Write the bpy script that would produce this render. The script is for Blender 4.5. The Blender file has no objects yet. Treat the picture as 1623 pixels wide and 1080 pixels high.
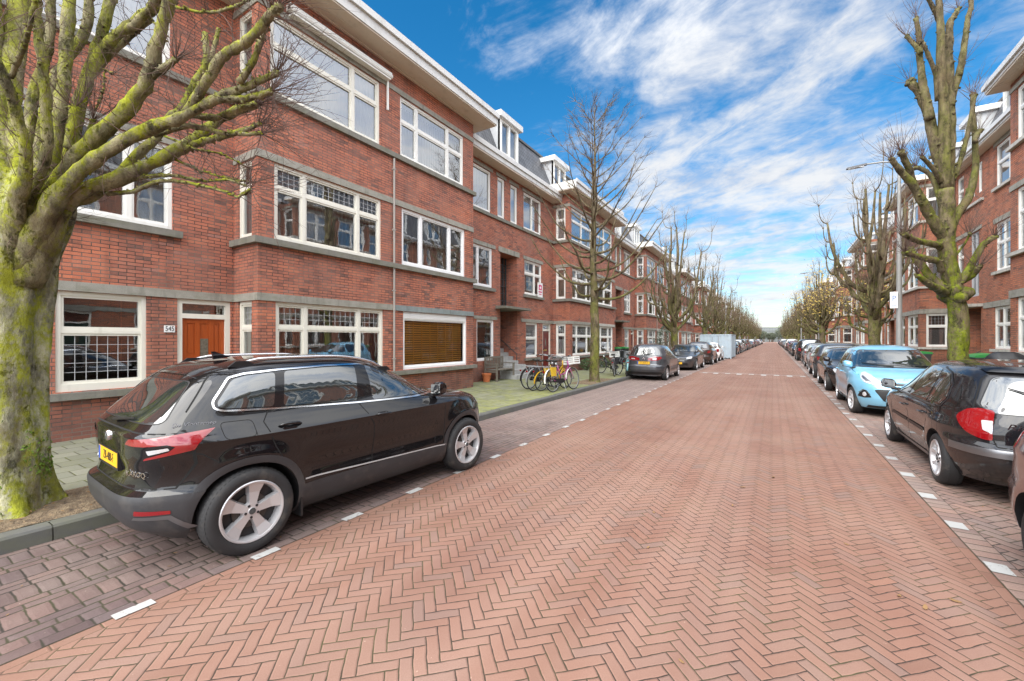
import bpy, bmesh, math, random
from mathutils import Vector, Matrix, noise
from mathutils.bvhtree import BVHTree
from mathutils.geometry import tessellate_polygon
R = math.radians
scene = bpy.context.scene
COL = scene.collection

# ------------------------------------------------------------------ mesh helpers
class MB:
    """collects faces for ONE mesh"""
    def __init__(self, f=None):
        self.v = []; self.f = []; self.m = []; self.f0 = f
    def P(self, p):
        if self.f0: p = self.f0(*p)
        self.v.append(tuple(p)); return len(self.v) - 1
    def face(self, pts, m=0):
        self.f.append([self.P(p) for p in pts]); self.m.append(m)
    def box(self, x0, x1, y0, y1, z0, z1, m=0):
        a = [self.P(p) for p in ((x0,y0,z0),(x1,y0,z0),(x1,y1,z0),(x0,y1,z0),(x0,y0,z1),(x1,y0,z1),(x1,y1,z1),(x0,y1,z1))]
        for q in ((0,3,2,1),(4,5,6,7),(0,1,5,4),(1,2,6,5),(2,3,7,6),(3,0,4,7)):
            self.f.append([a[i] for i in q]); self.m.append(m)
    def prism(self, poly, axis, a, b, m=0):
        """poly: 2D list; axis: 'x','y','z' extrusion from a to b"""
        def mk(p, t):
            return {'x': (t, p[0], p[1]), 'y': (p[0], t, p[1]), 'z': (p[0], p[1], t)}[axis]
        A = [self.P(mk(p, a)) for p in poly]; B = [self.P(mk(p, b)) for p in poly]
        n = len(poly)
        self.f.append(A[::-1]); self.m.append(m); self.f.append(B); self.m.append(m)
        for i in range(n):
            j = (i + 1) % n
            self.f.append([A[i], A[j], B[j], B[i]]); self.m.append(m)
    def tube(self, pts, rad, n=8, m=0, cap=True, lump=0.0, seed=0.0):
        pts = [Vector(p) for p in pts]
        if not hasattr(rad, '__len__'): rad = [rad] * len(pts)
        up = Vector((0.31, 0.17, 0.93)); rings = []
        d0 = (pts[1] - pts[0]).normalized()
        u = d0.orthogonal().normalized()
        for i, p in enumerate(pts):
            d = (pts[min(i + 1, len(pts) - 1)] - pts[max(i - 1, 0)])
            if d.length < 1e-9: d = d0
            d.normalize()
            u = (u - d * u.dot(d))
            if u.length < 1e-6: u = d.orthogonal()
            u.normalize(); w = d.cross(u)
            ring = []
            for k in range(n):
                a = 2 * math.pi * k / n
                dirv = u * math.cos(a) + w * math.sin(a)
                r = rad[i]
                if lump:
                    q = p + dirv * r
                    r *= 1 + lump * noise.noise(q * (1.6 / max(rad[0], .03)) * .5 + Vector((seed, 0, 0)))
                ring.append(self.P(p + dirv * r))
            rings.append(ring)
        for a, b in zip(rings[:-1], rings[1:]):
            for k in range(n):
                j = (k + 1) % n
                self.f.append([a[k], a[j], b[j], b[k]]); self.m.append(m)
        if cap:
            self.f.append(rings[0][::-1]); self.m.append(m)
            self.f.append(rings[-1]); self.m.append(m)
    def lathe(self, prof, n=32, axis='y', c=(0, 0, 0), m=0, closed=False):
        """prof: (radius, offset along axis)"""
        rings = []
        for r, t in prof:
            ring = []
            for k in range(n):
                a = 2 * math.pi * k / n
                ca, sa = r * math.cos(a), r * math.sin(a)
                p = {'y': (ca, t, sa), 'z': (ca, sa, t), 'x': (t, ca, sa)}[axis]
                ring.append(self.P((p[0] + c[0], p[1] + c[1], p[2] + c[2])))
            rings.append(ring)
        if closed: rings.append(rings[0])
        for a, b in zip(rings[:-1], rings[1:]):
            for k in range(n):
                j = (k + 1) % n
                self.f.append([a[k], a[j], b[j], b[k]]); self.m.append(m)
    def build(self, name, mats, parent=None, smooth=False, recalc=True, angle=None):
        me = bpy.data.meshes.new(name)
        me.from_pydata(self.v, [], self.f)
        if not isinstance(mats, (list, tuple)): mats = [mats]
        for x in mats: me.materials.append(x)
        if len(mats) > 1: me.polygons.foreach_set('material_index', self.m)
        if recalc:
            bm = bmesh.new(); bm.from_mesh(me)
            bmesh.ops.recalc_face_normals(bm, faces=bm.faces[:]); bm.to_mesh(me); bm.free()
        if smooth:
            me.polygons.foreach_set('use_smooth', [True] * len(me.polygons))
            if angle: me.set_sharp_from_angle(angle=R(angle))
        me.update()
        return link(name, me, parent)

def link(name, data, parent=None):
    o = bpy.data.objects.new(name, data); COL.objects.link(o)
    if parent: o.parent = parent
    return o
def empty(name, loc=(0, 0, 0), rz=0.0):
    o = bpy.data.objects.new(name, None); COL.objects.link(o)
    o.location = loc; o.rotation_euler = (0, 0, rz); o.empty_display_size = .2
    return o
def tag(o, label, cat, group=None):
    o['label'] = label; o['category'] = cat
    if group: o['group'] = group
    return o
def struct(o):
    o['kind'] = 'structure'; return o
CH = {}
def children(o):
    return [c for c in bpy.data.objects if c.parent == o]
def tree_of(o):
    return (o, [tree_of(c) for c in children(o)])
def copy_tree(t, parent=None):
    c = t[0].copy(); COL.objects.link(c); inv = t[0].matrix_parent_inverse.copy(); c.parent = parent; c.matrix_parent_inverse = inv
    for ch in t[1]: copy_tree(ch, c)
    return c
def crom(pts, k=4):
    """catmull-rom resample of points (tuples of any dimension)"""
    if len(pts) < 3: return [tuple(p) for p in pts]
    P = [tuple(2 * a - b for a, b in zip(pts[0], pts[1]))] + [tuple(p) for p in pts] + [tuple(2 * a - b for a, b in zip(pts[-1], pts[-2]))]
    out = []
    for i in range(1, len(P) - 2):
        for s in range(k):
            t = s / k
            out.append(tuple(.5 * (2*b + (c - a)*t + (2*a - 5*b + 4*c - d)*t*t + (3*b - a - 3*c + d)*t**3) for a, b, c, d in zip(P[i-1], P[i], P[i+1], P[i+2])))
    out.append(tuple(pts[-1])); return out
def lerp_table(tab, x):
    if x <= tab[0][0]: return tab[0][1]
    for (a, va), (b, vb) in zip(tab[:-1], tab[1:]):
        if x <= b: return va + (vb - va) * (x - a) / max(b - a, 1e-9)
    return tab[-1][1]
def pchip(tab):
    xs = [t[0] for t in tab]; ys = [t[1] for t in tab]; n = len(xs)
    h = [xs[i+1] - xs[i] for i in range(n-1)]; d = [(ys[i+1] - ys[i]) / h[i] for i in range(n-1)]
    m = [d[0]] + [0.0] * (n-2) + [d[-1]]
    for i in range(1, n-1):
        if d[i-1] * d[i] > 0:
            w1 = 2*h[i] + h[i-1]; w2 = h[i] + 2*h[i-1]
            m[i] = (w1 + w2) / (w1/d[i-1] + w2/d[i])
    def f(x):
        if x <= xs[0]: return ys[0]
        if x >= xs[-1]: return ys[-1]
        i = 0
        while x > xs[i+1]: i += 1
        t = (x - xs[i]) / h[i]
        return ((2*t**3 - 3*t*t + 1)*ys[i] + (t**3 - 2*t*t + t)*h[i]*m[i] + (-2*t**3 + 3*t*t)*ys[i+1] + (t**3 - t*t)*h[i]*m[i+1])
    return f
def text_mesh(name, body, size, mat, parent=None, ext=.001, align='CENTER', squash=1.0, shear=0.0):
    cu = bpy.data.curves.new(name, 'FONT'); cu.body = body; cu.size = size; cu.extrude = ext
    cu.align_x = align; cu.align_y = 'CENTER'; cu.resolution_u = 3; cu.shear = shear
    tmp = bpy.data.objects.new('tmp', cu); COL.objects.link(tmp)
    dg = bpy.context.evaluated_depsgraph_get()
    me = bpy.data.meshes.new_from_object(tmp.evaluated_get(dg))
    bpy.data.objects.remove(tmp); bpy.data.curves.remove(cu)
    me.materials.clear(); me.materials.append(mat)
    for v in me.vertices: v.co.x *= squash
    return link(name, me, parent)
def orient(o, loc, right, up):
    """place a text mesh (drawn in its xy plane) with x along right, y along up"""
    r = Vector(right).normalized(); u = Vector(up); u = (u - r * u.dot(r)).normalized(); n = r.cross(u)
    o.matrix_local = Matrix(((r.x, u.x, n.x, loc[0]), (r.y, u.y, n.y, loc[1]), (r.z, u.z, n.z, loc[2]), (0, 0, 0, 1)))
# ------------------------------------------------------------------ materials
class S:
    """socket wrapper for short node maths"""
    def __init__(self, nt, s): self.nt = nt; self.s = s
    def op(self, o, b=None, c=None):
        n = self.nt.nodes.new('ShaderNodeMath'); n.operation = o
        for i, x in enumerate((self, b, c)):
            if x is None: continue
            if isinstance(x, S): self.nt.links.new(x.s, n.inputs[i])
            else: n.inputs[i].default_value = x
        return S(self.nt, n.outputs[0])
    def __add__(a, b): return a.op('ADD', b)
    def __sub__(a, b): return a.op('SUBTRACT', b)
    def __mul__(a, b): return a.op('MULTIPLY', b)
    def __truediv__(a, b): return a.op('DIVIDE', b)
    def floor(a): return a.op('FLOOR')
    def mod(a, b): return a.op('FLOORED_MODULO', b)
    def lt(a, b): return a.op('LESS_THAN', b)
    def gt(a, b): return a.op('GREATER_THAN', b)
    def min(a, b): return a.op('MINIMUM', b)
    def max(a, b): return a.op('MAXIMUM', b)
    def inv(a): return S.const(a.nt, 1.0) - a
    def clamp(a): return a.max(0.0).min(1.0)
    def sel(a, t, f): return f + (t - f) * a if isinstance(f, S) else (t - f) * a + f
    def smooth(a, lo, hi):
        n = a.nt.nodes.new('ShaderNodeMapRange'); n.interpolation_type = 'SMOOTHSTEP'
        a.nt.links.new(a.s, n.inputs[0]); n.inputs[1].default_value = lo; n.inputs[2].default_value = hi
        return S(a.nt, n.outputs[0])
    def lin(a, lo, hi, o0=0.0, o1=1.0):
        n = a.nt.nodes.new('ShaderNodeMapRange')
        a.nt.links.new(a.s, n.inputs[0]); n.inputs[1].default_value = lo; n.inputs[2].default_value = hi
        n.inputs[3].default_value = o0; n.inputs[4].default_value = o1
        return S(a.nt, n.outputs[0])
    @staticmethod
    def const(nt, v):
        n = nt.nodes.new('ShaderNodeValue'); n.outputs[0].default_value = v; return S(nt, n.outputs[0])

class Mat:
    def __init__(self, name):
        self.mat = bpy.data.materials.new(name); self.mat.use_nodes = True
        self.nt = self.mat.node_tree; self.b = self.nt.nodes['Principled BSDF']
        self.out = self.nt.nodes['Material Output']
    def new(self, t): return self.nt.nodes.new(t)
    def pos(self, obj=False):
        if obj:
            n = self.new('ShaderNodeTexCoord'); return n.outputs['Object']
        return self.new('ShaderNodeNewGeometry').outputs['Position']
    def xyz(self, vec):
        n = self.new('ShaderNodeSeparateXYZ'); self.nt.links.new(vec, n.inputs[0])
        return [S(self.nt, o) for o in n.outputs]
    def vec(self, x, y, z=0.0):
        n = self.new('ShaderNodeCombineXYZ')
        for i, a in enumerate((x, y, z)):
            if isinstance(a, S): self.nt.links.new(a.s, n.inputs[i])
            else: n.inputs[i].default_value = a
        return n.outputs[0]
    def noise(self, vec, scale, detail=4, rough=.55, dist=0.0):
        n = self.new('ShaderNodeTexNoise'); self.nt.links.new(vec, n.inputs['Vector'])
        n.inputs['Scale'].default_value = scale; n.inputs['Detail'].default_value = detail
        n.inputs['Roughness'].default_value = rough; n.inputs['Distortion'].default_value = dist
        return S(self.nt, n.outputs[0])
    def white(self, vec):
        n = self.new('ShaderNodeTexWhiteNoise'); n.noise_dimensions = '3D'; self.nt.links.new(vec, n.inputs['Vector'])
        return S(self.nt, n.outputs[0])
    def scale(self, vec, k):
        n = self.new('ShaderNodeVectorMath'); n.operation = 'MULTIPLY'; self.nt.links.new(vec, n.inputs[0])
        n.inputs[1].default_value = k if hasattr(k, '__len__') else (k, k, k); return n.outputs[0]
    def ramp(self, s, stops, const=False):
        n = self.new('ShaderNodeValToRGB'); self.nt.links.new(s.s, n.inputs[0]); e = n.color_ramp.elements
        if const: n.color_ramp.interpolation = 'CONSTANT'
        while len(e) < len(stops): e.new(.5)
        for x, (p, c) in zip(e, stops): x.position = p; x.color = (*c, 1)
        return n.outputs[0]
    def mix(self, f, a, b, blend='MIX'):
        n = self.new('ShaderNodeMix'); n.data_type = 'RGBA'; n.blend_type = blend
        if isinstance(f, S): self.nt.links.new(f.s, n.inputs[0])
        else: n.inputs[0].default_value = f
        for i, x in ((6, a), (7, b)):
            if isinstance(x, tuple): n.inputs[i].default_value = (*x, 1)
            else: self.nt.links.new(x, n.inputs[i])
        return n.outputs[2]
    def base(self, c):
        if isinstance(c, tuple): self.b.inputs['Base Color'].default_value = (*c, 1)
        else: self.nt.links.new(c, self.b.inputs['Base Color'])
    def set(self, **k):
        for a, v in k.items():
            i = self.b.inputs[a.replace('_', ' ')]
            if isinstance(v, S): self.nt.links.new(v.s, i)
            else: i.default_value = v
        return self
    def bump(self, h, strength=.5, dist=.01, normal=None):
        n = self.new('ShaderNodeBump'); n.inputs['Strength'].default_value = strength; n.inputs['Distance'].default_value = dist
        self.nt.links.new(h.s, n.inputs['Height'])
        if normal: self.nt.links.new(normal, n.inputs['Normal'])
        self.nt.links.new(n.outputs[0], self.b.inputs['Normal']); return n.outputs[0]

def plain(name, col, rough=.5, metal=0.0, coat=0.0, spec=.5, var=0.0, vscale=8.0, bump=0.0, bscale=40.0, dirt=None):
    M = Mat(name)
    if var or bump or dirt:
        p = M.pos(True)
    c = col
    if var:
        n = M.noise(p, vscale)
        c = M.mix(n, tuple(x * (1 - var) for x in col), tuple(min(1, x * (1 + var)) for x in col))
    if dirt:
        n2 = M.noise(p, dirt[1], 6, .65).smooth(.5, .72)
        c = M.mix(n2 * dirt[2], c, dirt[0])
    M.base(c); M.set(Roughness=rough, Metallic=metal, Coat_Weight=coat, Coat_Roughness=.03)
    M.b.inputs['Specular IOR Level'].default_value = spec
    if bump: M.bump(M.noise(p, bscale, 5), bump, .01)
    return M.mat

def herring(M, x, y, W, n, jit=None):
    """herringbone paving; returns (edge distance in metres, random id, per stone vector)"""
    x = x / W; y = y / W
    i = x.floor(); j = y.floor(); fx = x - i; fy = y - j
    k = (i - j).mod(2.0 * n)
    h = k.lt(n - .5)
    t = S.const(M.nt, 2.0 * n - 1) - k
    lx = h.sel(k + fx, t + fy); ly = h.sel(fy, fx)
    ida = h.sel(i - k, i); idb = h.sel(j, j - t)
    d = lx.min(S.const(M.nt, float(n)) - lx).min(ly.min(ly.inv()))
    return d * W, M.vec(ida, idb, h), h
def rows(M, u, v, U, V, off=.5):
    """running bond: rows along v of width U, stones V long"""
    r = (u / U); ri = r.floor(); fr = r - ri
    s = v / V + (ri.mod(2.0) * off); si = s.floor(); fs = s - si
    d = (fr.min(fr.inv()) * U).min(fs.min(fs.inv()) * V)
    return d, M.vec(ri, si, .3)

def mat_road():
    M = Mat('road_brick'); p = M.pos(); x, y, z = M.xyz(p)
    w1 = M.noise(p, 6.0, 2) - .5; w2 = M.noise(M.scale(p, (-1, 1.3, 1)), 6.3, 2) - .5
    a = (x + y) * .70711 + w1 * .02; b = (y - x) * .70711 + w2 * .02
    d, idv, h = herring(M, a, b, .0715, 3)
    # straight edging course on both sides
    edge = (x - -3.4425).op('ABSOLUTE').lt(.0375).max((x - 1.3375).op('ABSOLUTE').lt(.0375))
    d2, id2 = rows(M, (x + 3.48).lt(2.0).sel(x + 3.48, x - 1.30), y, .075, .215, .5)
    d = edge.sel(d2, d)
    n = M.new('ShaderNodeMix'); n.data_type = 'VECTOR'; M.nt.links.new(edge.s, n.inputs[0]); M.nt.links.new(idv, n.inputs[4]); M.nt.links.new(id2, n.inputs[5])
    rnd = M.white(n.outputs[1])
    col = M.ramp(rnd, [(0, (.165, .080, .057)), (.2, (.19, .092, .065)), (.6, (.212, .105, .075)), (.88, (.192, .104, .080)), (.97, (.16, .10, .084)), (1, (.232, .108, .072))])
    big = M.noise(p, .55, 5, .6)
    col = M.mix(big.smooth(.3, .75), col, M.mix(.5, col, (.30, .20, .15)))
    # paler worn wheel tracks, streaks along the street
    wear = M.noise(M.scale(p, (1.6, .06, 1)), 1.0, 4).smooth(.42, .68)
    col = M.mix(wear * .4, col, (.30, .19, .148))
    tr = (x + 2.0).op('ABSOLUTE').smooth(.55, .1).max((x + .25).op('ABSOLUTE').smooth(.55, .1)) * M.noise(M.scale(p, (1.5, .12, 1)), 1.5, 4).smooth(.3, .65)
    col = M.mix(tr * .28, col, (.175, .105, .085))
    grain = M.noise(p, 120.0, 3)
    col = M.mix(grain.smooth(.35, .75) * .35, col, M.mix(.75, col, (.16, .08, .05)))
    chips = M.noise(p, 34.0, 3, .7).smooth(.68, .74)
    col = M.mix(chips * .5, col, (.50, .36, .28))
    jw = M.noise(p, 14.0, 3).lin(.3, .7, .0022, .0047)
    joint = (jw - d).lin(-.0016, .0016)
    moss = M.noise(p, 2.1, 4).smooth(.4, .65)
    jc = M.mix(moss, (.035, .024, .018), (.055, .05, .02))
    col = M.mix(joint, col, jc)
    stain = M.noise(p, 1.3, 6, .7).smooth(.62, .78)
    col = M.mix(stain * .3, col, (.16, .10, .075))
    edge_dirt = ((x + 3.48).lin(0, .45, 1, 0) + (x - 1.375).lin(-.4, 0, 0, 1)) * M.noise(p, 3.0, 4).smooth(.3, .7)
    col = M.mix(edge_dirt * .35, col, (.20, .11, .075))
    M.base(col); M.set(Roughness=.78); M.b.inputs['Specular IOR Level'].default_value = .35
    hgt = (d - jw).lin(-.001, .007) + rnd * .25 + grain * .12 + M.noise(p, 30.0, 3) * .2
    M.bump(hgt, .55, .005)
    return M.mat

def mat_setts(name, kind):
    M = Mat(name); p = M.pos(); x, y, z = M.xyz(p)
    w1 = M.noise(p, 5.0, 3) - .5; w2 = M.noise(M.scale(p, (-1.1, 1, 1)), 5.5, 3) - .5
    xx = x + w1 * .02; yy = y + w2 * .02
    if kind == 'left':
        per = .37
        r = xx / per; ri = r.floor(); f = (r - ri) * per
        big = f.lt(.21); sub = f.gt(.29)
        f2 = f - .21 - sub * .08
        V = big.sel(S.const(M.nt, .110), S.const(M.nt, .20))
        s = yy / V + M.white(M.vec(ri, big, sub)) * .8; si = s.floor(); fs = (s - si) * V
        ex = big.sel(f.min(S.const(M.nt, .21) - f), f2.min(S.const(M.nt, .08) - f2))
        d = ex.min(fs.min(V - fs)); idv = M.vec(ri, si, big + sub * 2.0)
    else:
        a = (xx + yy) * .70711; b = (yy - xx) * .70711
        d, idv, h = herring(M, a, b, .105, 2)
    # edging row beside the carriageway holds the white markers
    ed = (x - -3.535).op('ABSOLUTE').lt(.055) if kind == 'left' else (x - 1.4675).op('ABSOLUTE').lt(.0925)
    if kind == 'left': d2, id2 = rows(M, x + 3.59, yy, .11, .21)
    else: d2, id2 = rows(M, x - 1.375, yy, .185, .13)
    d = ed.sel(d2, d)
    n = M.new('ShaderNodeMix'); n.data_type = 'VECTOR'; M.nt.links.new(ed.s, n.inputs[0]); M.nt.links.new(idv, n.inputs[4]); M.nt.links.new(id2, n.inputs[5])
    rnd = M.white(n.outputs[1])
    col = M.ramp(rnd, [(0, (.085, .058, .056)), (.3, (.13, .083, .076)), (.55, (.115, .085, .083)), (.75, (.165, .102, .088)), (1, (.10, .07, .07))])
    if kind == 'right':
        col = M.ramp(rnd, [(0, (.20, .13, .11)), (.3, (.27, .165, .13)), (.55, (.25, .185, .155)), (.75, (.31, .19, .145)), (1, (.22, .16, .14))])
    col = M.mix(M.noise(p, .8, 5, .6).smooth(.4, .7) * .5, col, (.26, .21, .18))
    # lighter setts farther along the street
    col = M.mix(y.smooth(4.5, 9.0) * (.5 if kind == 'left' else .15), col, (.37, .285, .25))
    gr = M.noise(p, 90.0, 4)
    col = M.mix(gr.smooth(.3, .8) * .45, col, M.mix(.7, col, (.06, .04, .035)))
    jw = M.noise(p, 9.0, 3).lin(.3, .7, .0035, .0085)
    joint = (jw - d).lin(-.003, .003)
    moss = M.noise(p, 1.7, 4).smooth(.42, .62)
    jc = M.mix(moss, (.028, .023, .018), (.045, .042, .02))
    col = M.mix(joint, col, jc)
    oil = M.noise(p, 1.1, 5, .6).smooth(.55, .75)
    col = M.mix(oil * .5, col, (.07, .05, .045))
    lit = M.noise(p, 55.0, 2, .5).smooth(.73, .78)
    col = M.mix(lit * .6, col, (.42, .36, .28))
    M.base(col); M.set(Roughness=.72); M.b.inputs['Specular IOR Level'].default_value = .4
    hgt = (d - jw).lin(-.002, .02) + rnd * .35 + gr * .15 + M.noise(p, 22.0, 3) * .3
    M.bump(hgt, .5, .006)
    return M.mat

def mat_pavement(name, side):
    M = Mat(name); p = M.pos(); x, y, z = M.xyz(p)
    w = M.noise(p, 3.0, 2) - .5
    d, idv = rows(M, x + w * .012, y + w * .012, .302, .302)
    rnd = M.white(idv)
    col = M.ramp(rnd, [(0, (.17, .175, .13)), (.5, (.205, .21, .16)), (1, (.245, .245, .19))])
    gr = M.noise(p, 60.0, 5)
    col = M.mix(gr.smooth(.3, .75) * .5, col, M.mix(.6, col, (.13, .125, .10)))
    mossn = M.noise(p, 1.3, 6, .65)
    far = y.smooth(3.0, 8.5) if side == 'left' else y.smooth(-2.0, 6.0)
    fade = y.lin(14.0, 30.0, 1.0, .4)
    amt = (mossn.smooth(.3, .6) * (far * .62 + .22)) * fade
    fine = M.noise(p, 26.0, 4, .7).smooth(.30, .62)
    mc = M.mix(M.noise(p, 5.0, 4).smooth(.3, .7), (.075, .09, .02), (.235, .245, .05))
    col = M.mix(amt * fine, col, mc)
    kerbside = (x + 5.4).op('ABSOLUTE').lin(0, 1.1, 1, 0) * far
    col = M.mix(kerbside * fine * M.noise(p, 3.5, 3).smooth(.35, .6) * .75, col, (.27, .285, .055))
    joint = (S.const(M.nt, .007) - d).lin(-.004, .004)
    jm = M.noise(p, 4.0, 3).smooth(.35, .6)
    col = M.mix(joint, col, M.mix(jm, (.055, .048, .035), (.085, .095, .02)))
    halo = (S.const(M.nt, .045) - d).lin(0, .045) * far * M.noise(p, 8.0, 4).smooth(.35, .65)
    col = M.mix(halo * .6, col, (.20, .215, .05))
    M.base(col); M.set(Roughness=.85)
    M.bump((d - .006).lin(-.002, .008) + rnd * .3 + gr * .12, .5, .006)
    return M.mat

def mat_brickwall(name, tint=(1, 1, 1), plinth=.78):
    M = Mat(name); p = M.pos(); x, y, z = M.xyz(p)
    u = x + y
    n = M.new('ShaderNodeTexBrick'); v = M.vec(u, z); M.nt.links.new(v, n.inputs['Vector'])
    n.offset = .5; n.inputs['Scale'].default_value = 1.0
    n.inputs['Brick Width'].default_value = .222; n.inputs['Row Height'].default_value = .0625
    n.inputs['Mortar Size'].default_value = .0072; n.inputs['Mortar Smooth'].default_value = .25; n.inputs['Bias'].default_value = 0.0
    n.inputs['Color1'].default_value = (0, 0, 0, 1); n.inputs['Color2'].default_value = (1, 1, 1, 1); n.inputs['Mortar'].default_value = (.5, .5, .5, 1)
    sep = M.new('ShaderNodeSeparateColor'); M.nt.links.new(n.outputs[0], sep.inputs[0]); rnd = S(M.nt, sep.outputs[0])
    # second random per brick
    r = (z / .0625).floor(); c = (u / .222 + r.mod(2.0) * .5).floor(); rnd2 = M.white(M.vec(c, r, .7))
    T = lambda q: tuple(a * b for a, b in zip(q, tint))
    col = M.ramp(rnd2, [(0, T((.11, .056, .047))), (.10, T((.19, .072, .052))), (.35, T((.26, .086, .057))), (.65, T((.30, .097, .062))), (.90, T((.345, .115, .068))), (1, T((.235, .105, .085)))])
    big = M.noise(M.scale(p, (1, 1, .8)), .7, 5, .6)
    col = M.mix(big.smooth(.36, .70) * .55, col, T((.20, .085, .065)))
    bright = M.noise(M.scale(p, (.35, .35, 1.6)), .9, 3).smooth(.52, .68)
    col = M.mix(bright * .28, col, T((.46, .125, .055)))
    streak = M.noise(M.scale(p, (2.2, 2.2, .22)), 1.2, 4).smooth(.52, .72)
    col = M.mix(streak * .38, col, (.10, .055, .045))
    lime = M.noise(p, 3.3, 6, .7).smooth(.63, .74)
    col = M.mix(lime * .30, col, (.42, .30, .25))
    low = z.lin(plinth - .35, plinth + .12, 1, 0)
    col = M.mix(low * .55, col, (.085, .05, .043))
    gr = M.noise(p, 70.0, 4)
    col = M.mix(gr.smooth(.3, .75) * .4, col, M.mix(.6, col, (.05, .025, .02)))
    mort = S(M.nt, n.outputs['Fac'])
    mc = M.mix(M.noise(p, 2.0, 4).smooth(.4, .6), (.065, .051, .044), (.17, .132, .11))
    col = M.mix(mort, col, mc)
    M.base(col); M.set(Roughness=.82); M.b.inputs['Specular IOR Level'].default_value = .3
    M.bump(mort.inv() + rnd2 * .3 + gr * .18, .6, .006)
    return M.mat

def mat_stone(name, col=(.33, .315, .27), moss=.35, streaks=True):
    M = Mat(name); p = M.pos()
    n = M.noise(p, 5.0, 6, .65)
    c = M.mix(n, tuple(a * .62 for a in col), tuple(min(1, a * 1.25) for a in col))
    g = M.noise(M.scale(p, (1, 1, 3)), 2.4, 5, .6).smooth(.45, .7)
    c = M.mix(g * moss, c, (.13, .135, .07))
    d = M.noise(M.scale(p, (6, 6, .7)), 1.5, 4).smooth(.5, .75)
    if streaks: c = M.mix(d * .45, c, (.10, .095, .08))
    gr = M.noise(p, 90.0, 3)
    c = M.mix(gr.smooth(.4, .8) * .35, c, (.10, .095, .08))
    M.base(c); M.set(Roughness=.85); M.bump(gr + n * .6, .35, .004)
    return M.mat

def mat_paint(name, col=(.80, .79, .745), rough=.4, grime=.4):
    M = Mat(name); p = M.pos()
    n = M.noise(M.scale(p, (2, 2, .6)), 2.5, 5, .65).smooth(.5, .78)
    c = M.mix(n * grime, col, tuple(a * .62 for a in (col[0], col[1] * .98, col[2] * .9)))
    f = M.noise(p, 18.0, 6, .7).smooth(.66, .74)
    c = M.mix(f * .35, c, (.48, .42, .33))
    M.base(c); M.set(Roughness=rough); M.bump(M.noise(p, 50.0, 3), .08, .003)
    return M.mat

def mat_marking():
    M = Mat('worn_marking'); p = M.pos()
    n = M.noise(p, 26.0, 6, .7); big = M.noise(p, 1.1, 4)
    c = M.mix((n + (big - .5) * .5).smooth(.54, .62), (.39, .39, .375), (.20, .165, .145))
    c = M.mix(M.noise(p, 6.0, 4).smooth(.4, .7) * .4, c, (.32, .31, .295))
    M.base(c); M.set(Roughness=.8); M.bump(n, .3, .003); return M.mat

def mat_glass(name='window_glass', ior=2.0, lo=.20):
    M = Mat(name); nt = M.nt; p = M.pos()
    nt.nodes.remove(M.b)
    gl = M.new('ShaderNodeBsdfGlossy'); gl.inputs['Roughness'].default_value = .0; gl.inputs['Color'].default_value = (.93, .96, 1, 1)
    tr = M.new('ShaderNodeBsdfTransparent'); tr.inputs['Color'].default_value = (.92, .94, .93, 1)
    fr = M.new('ShaderNodeFresnel'); fr.inputs['IOR'].default_value = ior
    bp = M.new('ShaderNodeBump'); bp.inputs['Strength'].default_value = .05; bp.inputs['Distance'].default_value = .02
    nt.links.new(M.noise(p, 2.2, 2).s, bp.inputs['Height'])
    nt.links.new(bp.outputs[0], gl.inputs['Normal'])
    f = S(nt, fr.outputs[0]).lin(.0, 1.0, lo, 1.0)
    mx = M.new('ShaderNodeMixShader'); nt.links.new(f.s, mx.inputs[0]); nt.links.new(tr.outputs[0], mx.inputs[1]); nt.links.new(gl.outputs[0], mx.inputs[2])
    nt.links.new(mx.outputs[0], M.out.inputs[0])
    return M.mat

def mat_carpaint(name, col, metal=0.0, flake=0.0, dust=.12):
    M = Mat(name); p = M.pos(True); x, y, z = M.xyz(p)
    n = M.noise(p, 3.0, 5, .6)
    dustf = (z.lin(.15, .75, 1, 0) * .8 + .25) * n.smooth(.3, .8)
    c = M.mix(dustf * dust, col, (.30, .26, .22))
    M.base(c)
    M.set(Metallic=metal, Coat_Weight=1.0, Coat_Roughness=.02, Coat_IOR=1.54)
    M.b.inputs['Specular IOR Level'].default_value = .5 if metal else .06
    r = dustf * .25 + .28
    M.set(Roughness=r)
    M.nt.links.new((dustf * dust * 1.2 + .015).s, M.b.inputs['Coat Roughness'])
    return M.mat

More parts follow.
